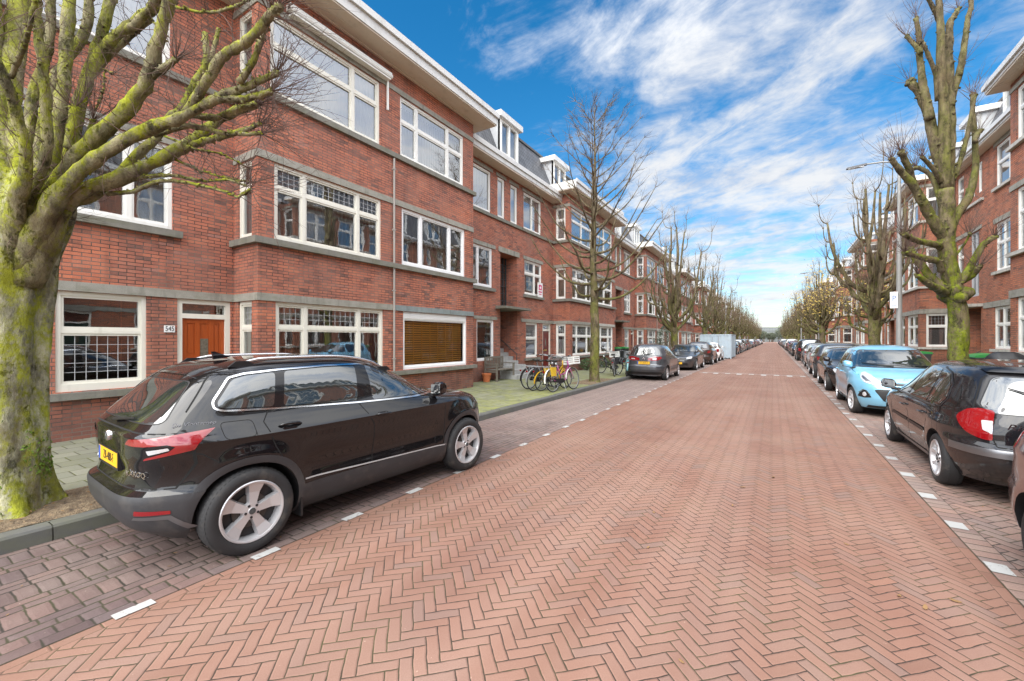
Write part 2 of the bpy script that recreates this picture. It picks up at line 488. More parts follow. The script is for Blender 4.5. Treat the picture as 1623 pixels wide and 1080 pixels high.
def mat_bark(name, moss=.8, mosscol=(.20, .235, .02), bark=(.155, .125, .085), zfade=(3.0, 7.0), plates=1.0, dark=.85):
    M = Mat(name); p = M.pos(); x, y, z = M.xyz(p)
    q = M.scale(p, (1, 1, .45))
    n = M.noise(q, 8.0, 7, .7)
    c = M.mix(n.smooth(.3, .7), tuple(a * .35 for a in bark), tuple(min(1, a * 1.7) for a in bark))
    geo = M.new('ShaderNodeNewGeometry'); nx, ny, nz = M.xyz(geo.outputs['Normal'])
    fade = z.lin(zfade[0], zfade[1], 1, .25)
    mo = M.noise(q, 3.4, 7, .72, .4)
    fine = M.noise(p, 24.0, 5, .7)
    amt = (mo + nz * .12 + (fine - .5) * .45).smooth(.40, .60) * fade * moss
    mc = M.ramp(M.noise(p, 7.0, 5, .65), [(.28, tuple(a * .35 for a in mosscol)), (.5, mosscol), (.68, tuple(a * 1.55 for a in mosscol))])
    c = M.mix(amt, c, mc)
    brown = M.noise(q, 2.1, 5, .6).smooth(.54, .68)
    c = M.mix(brown * .7, c, M.mix(fine, (.06, .045, .025), (.20, .145, .075)))
    dk = (M.noise(q, 6.5, 6, .75) + (fine - .5) * .4).smooth(.55, .66)
    c = M.mix(dk * dark, c, (.028, .026, .014))
    pale = M.noise(M.scale(p, (1.5, 1.5, .6)), 7.0, 5, .7).smooth(.60, .70)
    c = M.mix(pale * .28, c, (.30, .30, .17))
    M.base(c); M.set(Roughness=.9); M.b.inputs['Specular IOR Level'].default_value = .2
    cr = M.noise(M.scale(p, (1, 1, .5)), 30.0, 6, .75)
    M.bump(n * .9 + cr * .8 - dk * .5, 1.0 * plates, .03)
    return M.mat

def mat_tiles():
    M = Mat('roof_tile'); p = M.pos(); x, y, z = M.xyz(p)
    d, idv = rows(M, z, y, .24, .21, .0)
    rnd = M.white(idv)
    c = M.ramp(rnd, [(0, (.04, .042, .048)), (1, (.085, .088, .098))])
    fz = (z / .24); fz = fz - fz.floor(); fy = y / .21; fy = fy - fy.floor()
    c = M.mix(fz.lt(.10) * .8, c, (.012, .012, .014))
    M.base(c); M.set(Roughness=.45)
    wave = (fy - .5).op('ABSOLUTE')
    M.bump(wave * 1.2 + fz * -.8, .9, .04)
    return M.mat

def mat_soil():
    M = Mat('soil'); p = M.pos()
    n = M.noise(p, 14.0, 6, .7)
    c = M.ramp(n, [(.3, (.06, .042, .028)), (.5, (.16, .115, .07)), (.62, (.24, .18, .11)), (.75, (.13, .14, .04))])
    lf = M.noise(p, 45.0, 2).smooth(.6, .68)
    c = M.mix(lf * .7, c, (.33, .22, .12))
    M.base(c); M.set(Roughness=.95); M.bump(n + M.noise(p, 60.0, 4) * .5, 1.0, .03)
    return M.mat

def mat_wood(name, col, rough=.35, sc=(14, 14, 1.2)):
    M = Mat(name); p = M.pos(True)
    n = M.noise(M.scale(p, sc), 3.0, 5, .6, .6)
    c = M.mix(n, tuple(a * .62 for a in col), tuple(min(1, a * 1.3) for a in col))
    M.base(c); M.set(Roughness=rough); M.bump(n, .15, .004)
    return M.mat

def mat_curtain(name, col, folds=True):
    M = Mat(name); p = M.pos(); x, y, z = M.xyz(p)
    n = M.noise(M.scale(p, (1, 1, .1)), 7.0, 3)
    c = M.mix(n, tuple(a * .8 for a in col), tuple(min(1, a * 1.1) for a in col))
    M.base(c); M.set(Roughness=.9)
    return M.mat

W = {}
W['road'] = mat_road(); W['setts_l'] = mat_setts('parking_setts', 'left'); W['setts_r'] = mat_setts('parking_setts_worn', 'right')
W['pave_l'] = mat_pavement('mossy_paving', 'left'); W['pave_r'] = mat_pavement('plain_paving', 'right')
W['brick'] = mat_brickwall('red_brick', (1.62, 1.72, 1.68)); W['brick_r'] = mat_brickwall('orange_brick', (1.62, 1.78, 1.55), .9)
W['brick_d'] = mat_brickwall('brown_brick', (.88, .9, .95))
W['stone'] = mat_stone('concrete_band'); W['sill'] = mat_stone('mossy_sill', (.215, .205, .175), .5)
W['stone_w'] = mat_stone('pale_band', (.52, .50, .45), .15); W['kerb'] = mat_stone('kerb_stone', (.105, .105, .10), .35, False)
W['kerb_top'] = W['kerb']
W['band_blue'] = mat_stone('painted_band', (.24, .28, .28), .15)
W['white'] = mat_paint('white_paint'); W['cream'] = mat_paint('cream_paint', (.74, .715, .63)); W['upvc'] = mat_paint('upvc', (.83, .83, .82), .3, .15)
W['soffit'] = mat_paint('soffit_paint', (.66, .57, .47), .6, .4); W['marking'] = mat_marking()
W['fascia'] = mat_paint('fascia_paint', (.60, .59, .57), .45, .6); W['glass'] = mat_glass(); W['glass_clear'] = mat_glass('clear_pane', 1.45, .0)
W['net'] = mat_curtain('net_curtain', (.95, .96, .96)); W['grey_net'] = mat_curtain('grey_curtain', (.55, .57, .56)); W['cream_net'] = mat_curtain('cream_curtain', (.55, .53, .42))
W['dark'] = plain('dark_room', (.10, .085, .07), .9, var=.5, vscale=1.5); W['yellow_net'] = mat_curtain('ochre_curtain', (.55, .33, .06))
W['blind'] = mat_wood('blind_wood', (1.0, .40, .085), .4, (3, 1, 12)); W['door_o'] = mat_wood('orange_door', (.36, .072, .014), .32)
W['door_r'] = plain('oxblood_door', (.14, .02, .015), .35); W['door_g'] = plain('green_door', (.02, .05, .04), .4)
W['lead'] = plain('lead', (.55, .56, .57), .5, .2); W['steel_dk'] = plain('dark_steel', (.05, .055, .055), .5)
W['tiles'] = mat_tiles(); W['roofflat'] = plain('roof_felt', (.09, .09, .09), .9); W['zinc'] = plain('zinc', (.30, .31, .32), .5, .4)
W['slate_grey'] = plain('cheek_grey', (.42, .43, .44), .6, var=.15)
W['pipe'] = plain('pipe_grey', (.33, .30, .27), .6); W['brass'] = plain('brass', (.55, .38, .12), .3, 1.0)
W['step'] = mat_stone('step_stone', (.40, .40, .39), .1)
W['soil'] = mat_soil(); W['tyre'] = plain('tyre_rubber', (.018, .018, .019), .75, var=.3, bump=.2, bscale=90, dirt=((.10, .085, .07), 6, .5))
W['rim'] = plain('alloy', (.52, .52, .53), .30, .45); W['rim_d'] = plain('rim_inner', (.022, .022, .024), .6)
W['cgl'] = plain('car_glass', (.016, .022, .023), .02, 0, 1.0, 1.0); W['cgl'].node_tree.nodes['Principled BSDF'].inputs['Coat IOR'].default_value = 1.9; W['cgl'].node_tree.nodes['Principled BSDF'].inputs['Coat Roughness'].default_value = .0
W['plastic'] = plain('grey_plastic', (.030, .031, .034), .48, var=.15, dirt=((.13, .115, .10), 5, .25)); W['black'] = plain('black_plastic', (.012, .012, .013), .45)
W['gloss_black'] = plain('gloss_black', (.008, .008, .009), .08)
W['chrome'] = plain('chrome', (.78, .78, .78), .12, 1.0); W['gap'] = plain('panel_gap', (.004, .004, .004), .9)
W['red_l'] = plain('red_lens', (.23, .003, .006), .10, 0, 1.0, .8); W['red_d'] = plain('dark_red_lens', (.22, .004, .008), .10, 0, 1.0)
W['clear_l'] = plain('clear_lens', (.62, .64, .66), .12, .35, 1.0); W['orange_l'] = plain('amber_lens', (.7, .22, .02), .12, 0, 1.0)
W['plate_y'] = plain('plate_yellow', (.72, .40, .015), .45); W['plate_b'] = plain('plate_blue', (.02, .08, .42), .45); W['ink'] = plain('plate_ink', (.012, .012, .012), .6)
W['white_f'] = plain('plain_white', (.78, .78, .77), .5); W['pink'] = plain('sign_pink', (.62, .02, .16), .5)
# ------------------------------------------------------------------ ground
Y0, Y1 = -30.0, 330.0
def sheet(name, x0, x1, z, mat, y0=Y0, y1=Y1, n=1):
    b = MB(); b.face([(x0, y0, z), (x1, y0, z), (x1, y1, z), (x0, y1, z)])
    return struct(b.build(name, mat, recalc=False))
g = plain('far_ground', (.16, .15, .10), .95, var=.2, vscale=.2)
b = MB(); b.face([(-900, -300, -.05), (900, -300, -.05), (900, 1500, -.05), (-900, 1500, -.05)]); struct(b.build('ground', g, recalc=False))
sheet('road', -3.48, 1.375, 0.0, W['road'])
sheet('parking_strip', -5.26, -3.48, 0.002, W['setts_l'])
sheet('parking_strip', 1.375, 3.46, 0.002, W['setts_r'])
sheet('pavement', -11.5, -5.40, .13, W['pave_l'])
sheet('pavement', 3.60, 9.5, .13, W['pave_r'])
def kerb(name, xa, xb, face):
    b = MB(); y = Y0; rnd = random.Random(4)
    while y < 140:
        g_ = .006; dz = rnd.uniform(-.003, .003); dx = rnd.uniform(-.003, .003)
        ya, yb = y + g_, y + 1.0 - g_
        r = .018
        if face > 0: prof = [(xa + dx, -.04), (xb + dx, -.04), (xb + dx - .012, .13 - r + dz), (xb + dx - .012 - r, .132 + dz), (xa + dx, .132 + dz)]
        else: prof = [(xb + dx, -.04), (xb + dx, .132 + dz), (xa + dx + .012 + r, .132 + dz), (xa + dx + .012, .13 - r + dz), (xa + dx, -.04)]
        b.prism(prof, 'y', ya, yb)
        y += 1.0
    b.box(xa, xb, y, Y1, -.04, .131)
    b.box(xa + .02, xb - .02, Y0, Y1, -.04, .115)
    return struct(b.build(name, W['kerb']))
kerb('kerb', -5.415, -5.25, 1); kerb('kerb', 3.45, 3.615, -1)
# white marker stones set in the edging rows, and the speed table teeth
rnd = random.Random(7)
b = MB(); z = .0065
y = .905 - 4 * .826
while y < 150:
    if not 22.6 < y < 24.4:
        j = rnd.uniform(-.008, .008)
        b.face([(-3.515 + j, y + .01, z), (-3.435 + j, y + .013, z), (-3.433 + j, y + .215, z), (-3.513 + j, y + .211, z)])
    y += .826
y = 4.53 - 8 * .868
while y < 150:
    if not 22.6 < y < 24.4:
        j = rnd.uniform(-.012, .012)
        b.face([(1.388 + j, y + .01, z), (1.513 + j, y + .006, z), (1.515 + j, y + .183, z), (1.390 + j, y + .187, z)])
    y += .868
y = 23.9
b.face([(-3.3, y, z), (1.25, y, z), (1.25, y + .11, z), (-3.3, y + .11, z)])
for i in range(9):
    x = -3.1 + i * .52; big = i % 2
    d = .62 if big else .34
    b.face([(x, y - .01, z), (x, y - d, z), (x + .22, y - d, z), (x + .22, y - .01, z)])
struct(b.build('road_marking', W['marking'], recalc=False))
# earth around the two nearer left trees
def soil(x0, x1, y0, y1, seed):
    rr = random.Random(seed); b = MB(); n = 26
    def h(u, v):
        e = min(u, 1 - u, v, 1 - v)
        return .134 + .05 * min(1, e * 5) * (.6 + .5 * noise.noise(Vector((u * 5, v * 5, seed)))) + .012 * noise.noise(Vector((u * 22, v * 22, seed)))
    for i in range(n):
        for k in range(n):
            q = [(i / n, k / n), ((i + 1) / n, k / n), ((i + 1) / n, (k + 1) / n), (i / n, (k + 1) / n)]
            b.face([(x0 + (x1 - x0) * u, y0 + (y1 - y0) * v, h(u, v)) for u, v in q])
    o = b.build('soil', W['soil'], smooth=True); o['kind'] = 'structure'; return o
soil(-6.35, -5.42, -.6, 1.95, 3); soil(-6.3, -5.42, 14.0, 16.6, 9)
# fallen leaves and bits on the bricks
W['leaf'] = plain('dry_leaf', (.22, .125, .05), .8, var=.4, vscale=3)
b = MB(); rr = random.Random(21)
def leaf(x, y, z0, s):
    a = rr.uniform(0, 6.28); c, q = math.cos(a), math.sin(a); hh = rr.uniform(.15, .5) * s
    pts = [(-1, 0, .1), (-.4, .42, 0), (.4, .36, .25), (1, 0, .9), (.4, -.4, .4), (-.4, -.36, .1)]
    b.face([(x + (u * c - v * q) * s, y + (u * q + v * c) * s, z0 + .006 + w * hh) for u, v, w in pts])
for x, y in ((.72, 3.78), (.83, 3.70), (1.02, 3.9), (.74, 2.6), (.8, 2.63), (.9, 2.5), (.0, 6.2), (-.3, 5.6)):
    leaf(x, y, 0, rr.uniform(.022, .04))
for i in range(90):
    leaf(rr.uniform(-3.4, 1.4), rr.uniform(2, 22), 0, rr.uniform(.01, .024))
for i in range(240):
    leaf(rr.uniform(-5.2, -3.5) if i % 3 else rr.uniform(1.5, 3.3), rr.uniform(.4, 20), 0, rr.uniform(.007, .018))
for i in range(150):
    leaf(rr.uniform(-6.2, -5.45), rr.uniform(-.3, 1.8), .165, rr.uniform(.012, .026))
for i in range(60):
    leaf(rr.uniform(-6.2, -5.45), rr.uniform(14.1, 16.4), .165, rr.uniform(.015, .035))
o = b.build('fallen_leaves', W['leaf'], recalc=False); o['kind'] = 'stuff'
# ------------------------------------------------------------------ terraced houses
def front(c, s): return lambda u, v, w: (c + w * s, u, v)
def side(c, s): return lambda u, v, w: (u, c + w * s, v)

def panel(mb, F, u0, u1, v0, v1, holes=(), depth=.11):
    us = sorted({u0, u1} | {h[0] for h in holes} | {h[1] for h in holes}); vs = sorted({v0, v1} | {h[2] for h in holes} | {h[3] for h in holes})
    us = [u for u in us if u0 <= u <= u1]; vs = [v for v in vs if v0 <= v <= v1]
    # orientation: outward normal test
    a, b, c = Vector(F(0, 0, 0)), Vector(F(1, 0, 0)), Vector(F(0, 1, 0)); out = Vector(F(0, 0, 1)) - a
    flip = (b - a).cross(c - a).dot(out) < 0
    def q(pts):
        mb.face([F(*p) for p in (pts[::-1] if flip else pts)])
    for ua, ub in zip(us[:-1], us[1:]):
        for va, vb in zip(vs[:-1], vs[1:]):
            um, vm = (ua + ub) / 2, (va + vb) / 2
            if any(h[0] < um < h[1] and h[2] < vm < h[3] for h in holes): continue
            q([(ua, va, 0), (ub, va, 0), (ub, vb, 0), (ua, vb, 0)])
    for h in holes:
        d = h[4] if len(h) > 4 else depth
        x0, x1, y0, y1 = h[:4]
        q([(x0, y0, 0), (x0, y1, 0), (x0, y1, -d), (x0, y0, -d)]); q([(x1, y0, 0), (x1, y0, -d), (x1, y1, -d), (x1, y1, 0)])
        q([(x0, y1, 0), (x1, y1, 0), (x1, y1, -d), (x0, y1, -d)]); q([(x0, y0, 0), (x0, y0, -d), (x1, y0, -d), (x1, y0, 0)])

def quad_out(mb, F, u0, u1, v0, v1, w):
    a, b, c = Vector(F(0, 0, 0)), Vector(F(1, 0, 0)), Vector(F(0, 1, 0)); out = Vector(F(0, 0, 1)) - a
    pts = [(u0, v0, w), (u1, v0, w), (u1, v1, w), (u0, v1, w)]
    if (b - a).cross(c - a).dot(out) < 0: pts = pts[::-1]
    mb.face([F(*p) for p in pts])

def window(par, F, u0, u1, v0, v1, cols=(1,), transom=None, mat='white', curtain='grey_net', lead=(), cw=-.15, fr=.065, simple=False, wreveal=-.035, shutter=0, lowframe=.0, cgap=0.0):
    """frame > pane, leading, curtain"""
    mb = MB(F); w0, w1 = -.125, wreveal
    tot = sum(cols); mull = .075
    mb.box(u0, u0 + fr, v0, v1, w0, w1); mb.box(u1 - fr, u1, v0, v1, w0, w1)
    mb.box(u0 + fr, u1 - fr, v0, v0 + fr + lowframe, w0, w1 + .012); mb.box(u0 + fr, u1 - fr, v1 - fr - shutter, v1, w0, w1)
    a0, a1, b0, b1 = u0 + fr, u1 - fr, v0 + fr + lowframe, v1 - fr - shutter
    if shutter:
        for k in range(4): mb.box(u0 + fr, u1 - fr, v1 - .05 - k * .042, v1 - .018 - k * .042, w1, w1 + .012)
    cells = []; x = a0
    for i, c in enumerate(cols):
        xe = x + (a1 - a0) * c / tot
        ua = x + (mull / 2 if i else 0); ub = xe - (mull / 2 if i < len(cols) - 1 else 0)
        if i < len(cols) - 1: mb.box(xe - mull / 2, xe + mull / 2, b0, b1, w0, w1 - .004)
        if transom:
            t = v0 + (v1 - v0) * transom
            mb.box(ua, ub, t - .03, t + .03, w0, w1 - .008)
            cells.append((ua, ub, b0, t - .03, i, 0)); cells.append((ua, ub, t + .03, b1, i, 1))
        else: cells.append((ua, ub, b0, b1, i, 0))
        x = xe
    pane = MB(); ld = MB(F)
    for ua, ub, va, vb, i, top in cells:
        s = .036
        mb.box(ua, ua + s, va, vb, w0 + .01, w1 - .022); mb.box(ub - s, ub, va, vb, w0 + .01, w1 - .022)
        mb.box(ua + s, ub - s, va, va + s + .012, w0 + .01, w1 - .022); mb.box(ua + s, ub - s, vb - s, vb, w0 + .01, w1 - .022)
        quad_out(pane, F, ua + s, ub - s, va + s + .012, vb - s, -.088)
        if (top and 'top' in lead) or 'all' in lead or (not top and 'low' in lead):
            sp = .145 if 'all' not in lead else .15
            n = max(2, round((ub - ua) / sp)); m = max(2, round((vb - va) / .155))
            for k in range(1, n):
                uu = ua + s + (ub - ua - 2 * s) * k / n; ld.box(uu - .0035, uu + .0035, va + s, vb - s, -.0875, -.081)
            for k in range(1, m):
                vv = va + s + (vb - va - 2 * s) * k / m; ld.box(ua + s, ub - s, vv - .0035, vv + .0035, -.087, -.0805)
    o = mb.build('window', W[mat], par)
    pane.build('pane', W['glass_clear' if curtain == 'slats' else 'glass'], o, recalc=False)
    if ld.f: ld.build('leading', W['lead'], o)
    # what hangs behind the glass
    cm = MB(); rr = random.Random(int(abs(u0 * 731 + v0 * 97 + F(0, 0, 0)[0] * 13)))
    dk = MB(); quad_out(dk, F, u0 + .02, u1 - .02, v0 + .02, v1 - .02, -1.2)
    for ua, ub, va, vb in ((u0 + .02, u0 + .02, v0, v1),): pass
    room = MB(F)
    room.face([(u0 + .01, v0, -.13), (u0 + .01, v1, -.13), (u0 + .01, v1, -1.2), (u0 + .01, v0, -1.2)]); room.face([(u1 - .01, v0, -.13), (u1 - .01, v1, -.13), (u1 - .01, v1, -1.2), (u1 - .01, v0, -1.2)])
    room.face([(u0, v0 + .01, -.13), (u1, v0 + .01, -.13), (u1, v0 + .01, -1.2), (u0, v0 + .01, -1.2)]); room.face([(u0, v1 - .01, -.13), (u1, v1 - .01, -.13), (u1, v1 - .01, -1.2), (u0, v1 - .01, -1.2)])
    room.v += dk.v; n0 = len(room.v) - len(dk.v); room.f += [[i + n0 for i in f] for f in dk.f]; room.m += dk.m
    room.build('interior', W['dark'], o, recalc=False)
    def folds(ua, ub, va, vb, w, amp=.018, per=.11):
        n = max(6, int((ub - ua) / per * 6)); ph = rr.uniform(0, 6)
        pts = []
        for i in range(n + 1):
            u = ua + (ub - ua) * i / n
            pts.append((u, w + amp * math.sin(ph + (u - ua) / per * 6.283 + 1.3 * math.sin(u * 5 + ph))))
        for (p, wa), (q, wb) in zip(pts[:-1], pts[1:]):
            cm.face([F(p, va, wa), F(q, va, wb), F(q, vb, wb), F(p, vb, wa)])
    if curtain in ('net', 'grey_net', 'cream_net', 'yellow_net'):
        if cgap:
            k = (u1 - u0) * (1 - cgap) / 2
            folds(u0 + .03, u0 + .03 + k, v0 + .03, v1 - .03, cw); folds(u1 - .03 - k, u1 - .03, v0 + .03, v1 - .03, cw)
        else: folds(u0 + .03, u1 - .03, v0 + .03, v1 - .03, cw)
        cm.build('curtain', W[curtain], o, smooth=True)
    elif curtain == 'sides':
        folds(u0 + .04, u0 + .04 + .24, v0 + .03, v1 - .03, cw); folds(u1 - .28, u1 - .04, v0 + .03, v1 - .03, cw)
        cm.build('curtain', W['cream_net'], o, smooth=True)
    elif curtain == 'half':
        folds(u0 + .03, u1 - .03, v0 + .03, v0 + (v1 - v0) * .52, cw)
        cm.build('curtain', W['net'], o, smooth=True)
    elif curtain == 'slats':
        sl = MB(F); n = int((v1 - v0 - .15) / .066)
        for k in range(n):
            z = v0 + .08 + k * .066
            sl.face([(u0 + .08, z, -.17), (u1 - .08, z, -.17), (u1 - .08, z + .052, -.19), (u0 + .08, z + .052, -.19)])
        for k in range(8):
            u = u0 + .2 + (u1 - u0 - .4) * k / 7
            sl.box(u - .018, u + .018, v0 + .06, v1 - .1, -.168, -.164)
        sl.build('blind', W['blind'], o, recalc=False)
    elif curtain == 'white_slats':
        sl = MB(F); n = int((v1 - v0 - .15) * .55 / .05)
        for k in range(n):
            z = v0 + .08 + k * .05
            sl.face([(u0 + .08, z, -.15), (u1 - .08, z, -.15), (u1 - .08, z + .03, -.175), (u0 + .08, z + .03, -.175)])
        sl.build('blind', W['white_f'], o, recalc=False)
    return o

def door(par, F, u0, u1, v0, v1, leaf='door_o', head=2.0, glazed=False):
    """frame > leaf (> handle), fanlight pane"""
    f = MB(F); w0, w1 = -.13, -.03
    f.box(u0, u0 + .09, v0, v1, w0, w1); f.box(u1 - .09, u1, v0, v1, w0, w1); f.box(u0 + .09, u1 - .09, v1 - .08, v1, w0, w1)
    t = v0 + head
    f.box(u0 + .09, u1 - .09, t, t + .09, w0, w1); f.box(u0 + .09, u1 - .09, v0, v0 + .05, w0, w1)
    o = f.build('door', W['cream'], par)
    p = MB(); quad_out(p, F, u0 + .09, u1 - .09, t + .09, v1 - .08, -.09); p.build('fanlight', W['glass'], o, recalc=False)
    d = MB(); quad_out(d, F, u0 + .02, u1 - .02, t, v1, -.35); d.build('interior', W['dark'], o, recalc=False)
    l = MB(F); a, b = u0 + .09, u1 - .09; h = t - (v0 + .05); z = v0 + .05
    l.box(a, b, z, t, -.11, -.085)
    # stiles, rails and raised panels
    wd = b - a
    for x in (a, a + wd * .30, a + wd * .62, b - .085): l.box(x, x + .085, z, t, -.085, -.07)
    for zz in (z, z + h * .42, z + h * .58, t - .09): l.box(a + .085, b - .085, zz, zz + .09, -.0855, -.071)
    for x0, x1 in ((a + .11, a + wd * .30 - .025), (a + wd * .62 + .11, b - .11)):
        for z0, z1 in ((z + .12, z + h * .40), (z + h * .66, t - .12)):
            if x1 > x0: l.box(x0, x1, z0, z1, -.086, -.074)
    lf = l.build('door_leaf', W[leaf], o)
    g = MB(); quad_out(g, F, a + wd * .30 + .09, a + wd * .62 - .005, z + h * .60, z + h * .80, -.078); g.build('door_pane', W['glass_old'], o, recalc=False)
    k = MB(F); k.box(a + .03, a + .055, z + h * .44, z + h * .56, -.07, -.055); k.box(a + .025, a + .09, z + h * .50, z + h * .52, -.0551, -.02)
    k.build('handle', W['brass'], o)
    k = MB(F); k.box(a + wd / 2 - .13, a + wd / 2 + .13, z + h * .5, z + h * .54, -.07, -.064); k.build('letter_plate', W['brass'], o)
    return o
W['glass_old'] = plain('old_pane', (.15, .13, .10), .12, var=.8, vscale=25)

def roof_dormer(par, sgn, xf, y0, y1, z0, z1, wcols=(1, 1)):
    """white box dormer standing in the mansard; front at x = xf facing the street"""
    xb = xf - sgn * 1.2
    d = MB(); lo, hi = min(xf, xb), max(xf, xb)
    d.box(lo, hi, y0, y0 + .07, z0, z1); d.box(lo, hi, y1 - .07, y1, z0, z1)
    d.box(lo, hi, y0 + .07, y1 - .07, z0, z0 + .12)
    o = d.build('dormer', W['slate_grey'], par)
    c = MB(); e = .16
    c.box(min(xf + sgn * e, xb), max(xf + sgn * e, xb), y0 - e, y1 + e, z1, z1 + .24); c.build('dormer_roof', W['fascia'], o)
    F = front(xf, sgn)
    f = MB(F); a, b = y0 + .0, y1 - .0
    f.box(a, a + .14, z0, z1, -.1, .012); f.box(b - .14, b, z0, z1, -.1, .012); f.box(a + .14, b - .14, z0 + .12, z0 + .22, -.1, .012); f.box(a + .14, b - .14, z1 - .10, z1, -.1, .01)
    m = (a + b) / 2; f.box(m - .06, m + .06, z0 + .22, z1 - .10, -.1, .01); f.build('dormer_window', W['white'], o)
    p = MB(); quad_out(p, F, a + .14, b - .14, z0 + .22, z1 - .10, -.06); p.build('pane', W['glass'], o, recalc=False)
    q = MB(); quad_out(q, F, a + .1, b - .1, z0 + .15, z1 - .05, -.16); q.build('curtain', W['net'], o, recalc=False)
    return o

XL_B, XL_M = -8.54, -9.44
LV = dict(g=(.90, 2.49), f1=(3.75, 5.30), f2=(6.67, 8.30))
TOPB, TOPM = 8.95, 8.55

def left_common(par, ya, yb, bayA, bayB, end=None):
    """flat roof, gutter boards and mansard for one left hand house. bayA/bayB: extent of its half bay"""
    r = MB(); r.face([(XL_M - .5, ya, 9.33), (XL_B, ya, 9.33), (XL_B, yb, 9.33), (XL_M - .5, yb, 9.33)])
    x0, z0, x1, z1 = -9.42, 8.96, -10.35, 11.25
    r.f0 = None
    m = MB(); m.face([(x0 + .0, ya, z0), (x0, yb, z0), (x1, yb, z1), (x1, ya, z1)]); 
    rf = m.build('roof', W['tiles'], par, recalc=False)
    t = MB(); t.face([(x1, ya, z1), (x1, yb, z1), (-18, yb, z1 + .05), (-18, ya, z1 + .05)]); t.box(x1 - .05, x1 + .07, ya, yb, z1 - .02, z1 + .08); t.build('roof_top', W['roofflat'], rf, recalc=False)
    # projecting gutter box over the half bay, lower one over the recessed wall
    c = MB()
    near = bayA; far = bayB
    a = near - (.55 if bayA > ya + .1 else 0); bb = far + (.55 if bayB < yb - .1 else 0)
    c.box(XL_B - 1.0, XL_B + .60, a, bb, 8.97, 9.34)
    c.box(XL_B + .60, XL_B + .66, a - (.06 if a < near else 0), bb + (.06 if bb > far else 0), 9.20, 9.36)
    g_ = c.build('gutter', W['fascia'], par)
    s = MB(); s.box(XL_B - 1.0, XL_B + .575, a + (.02 if a < near else 0), bb - (.02 if bb > far else 0), 8.935, 8.968); s.box(XL_B - .5, XL_B + .05, max(near, a), min(far, bb), 8.90, 8.934); s.build('soffit', W['soffit'], g_)
    y_, z_ = (ya, near) if bayA > ya + .1 else (far, yb)
    if z_ - y_ > .2:
        c2 = MB(); c2.box(XL_M - .05, XL_M + .50, y_, z_, 8.60, 8.93); c2.box(XL_M + .50, XL_M + .55, y_, z_, 8.78, 8.96)
        g2 = c2.build('gutter', W['fascia'], par); s2 = MB(); s2.box(XL_M - .04, XL_M + .475, y_, z_, 8.545, 8.597); s2.build('soffit', W['soffit'], g2)

def bands(par, lst, name, mat):
    for q in lst:
        b = MB(); b.box(*q); b.build(name, W[mat], par)

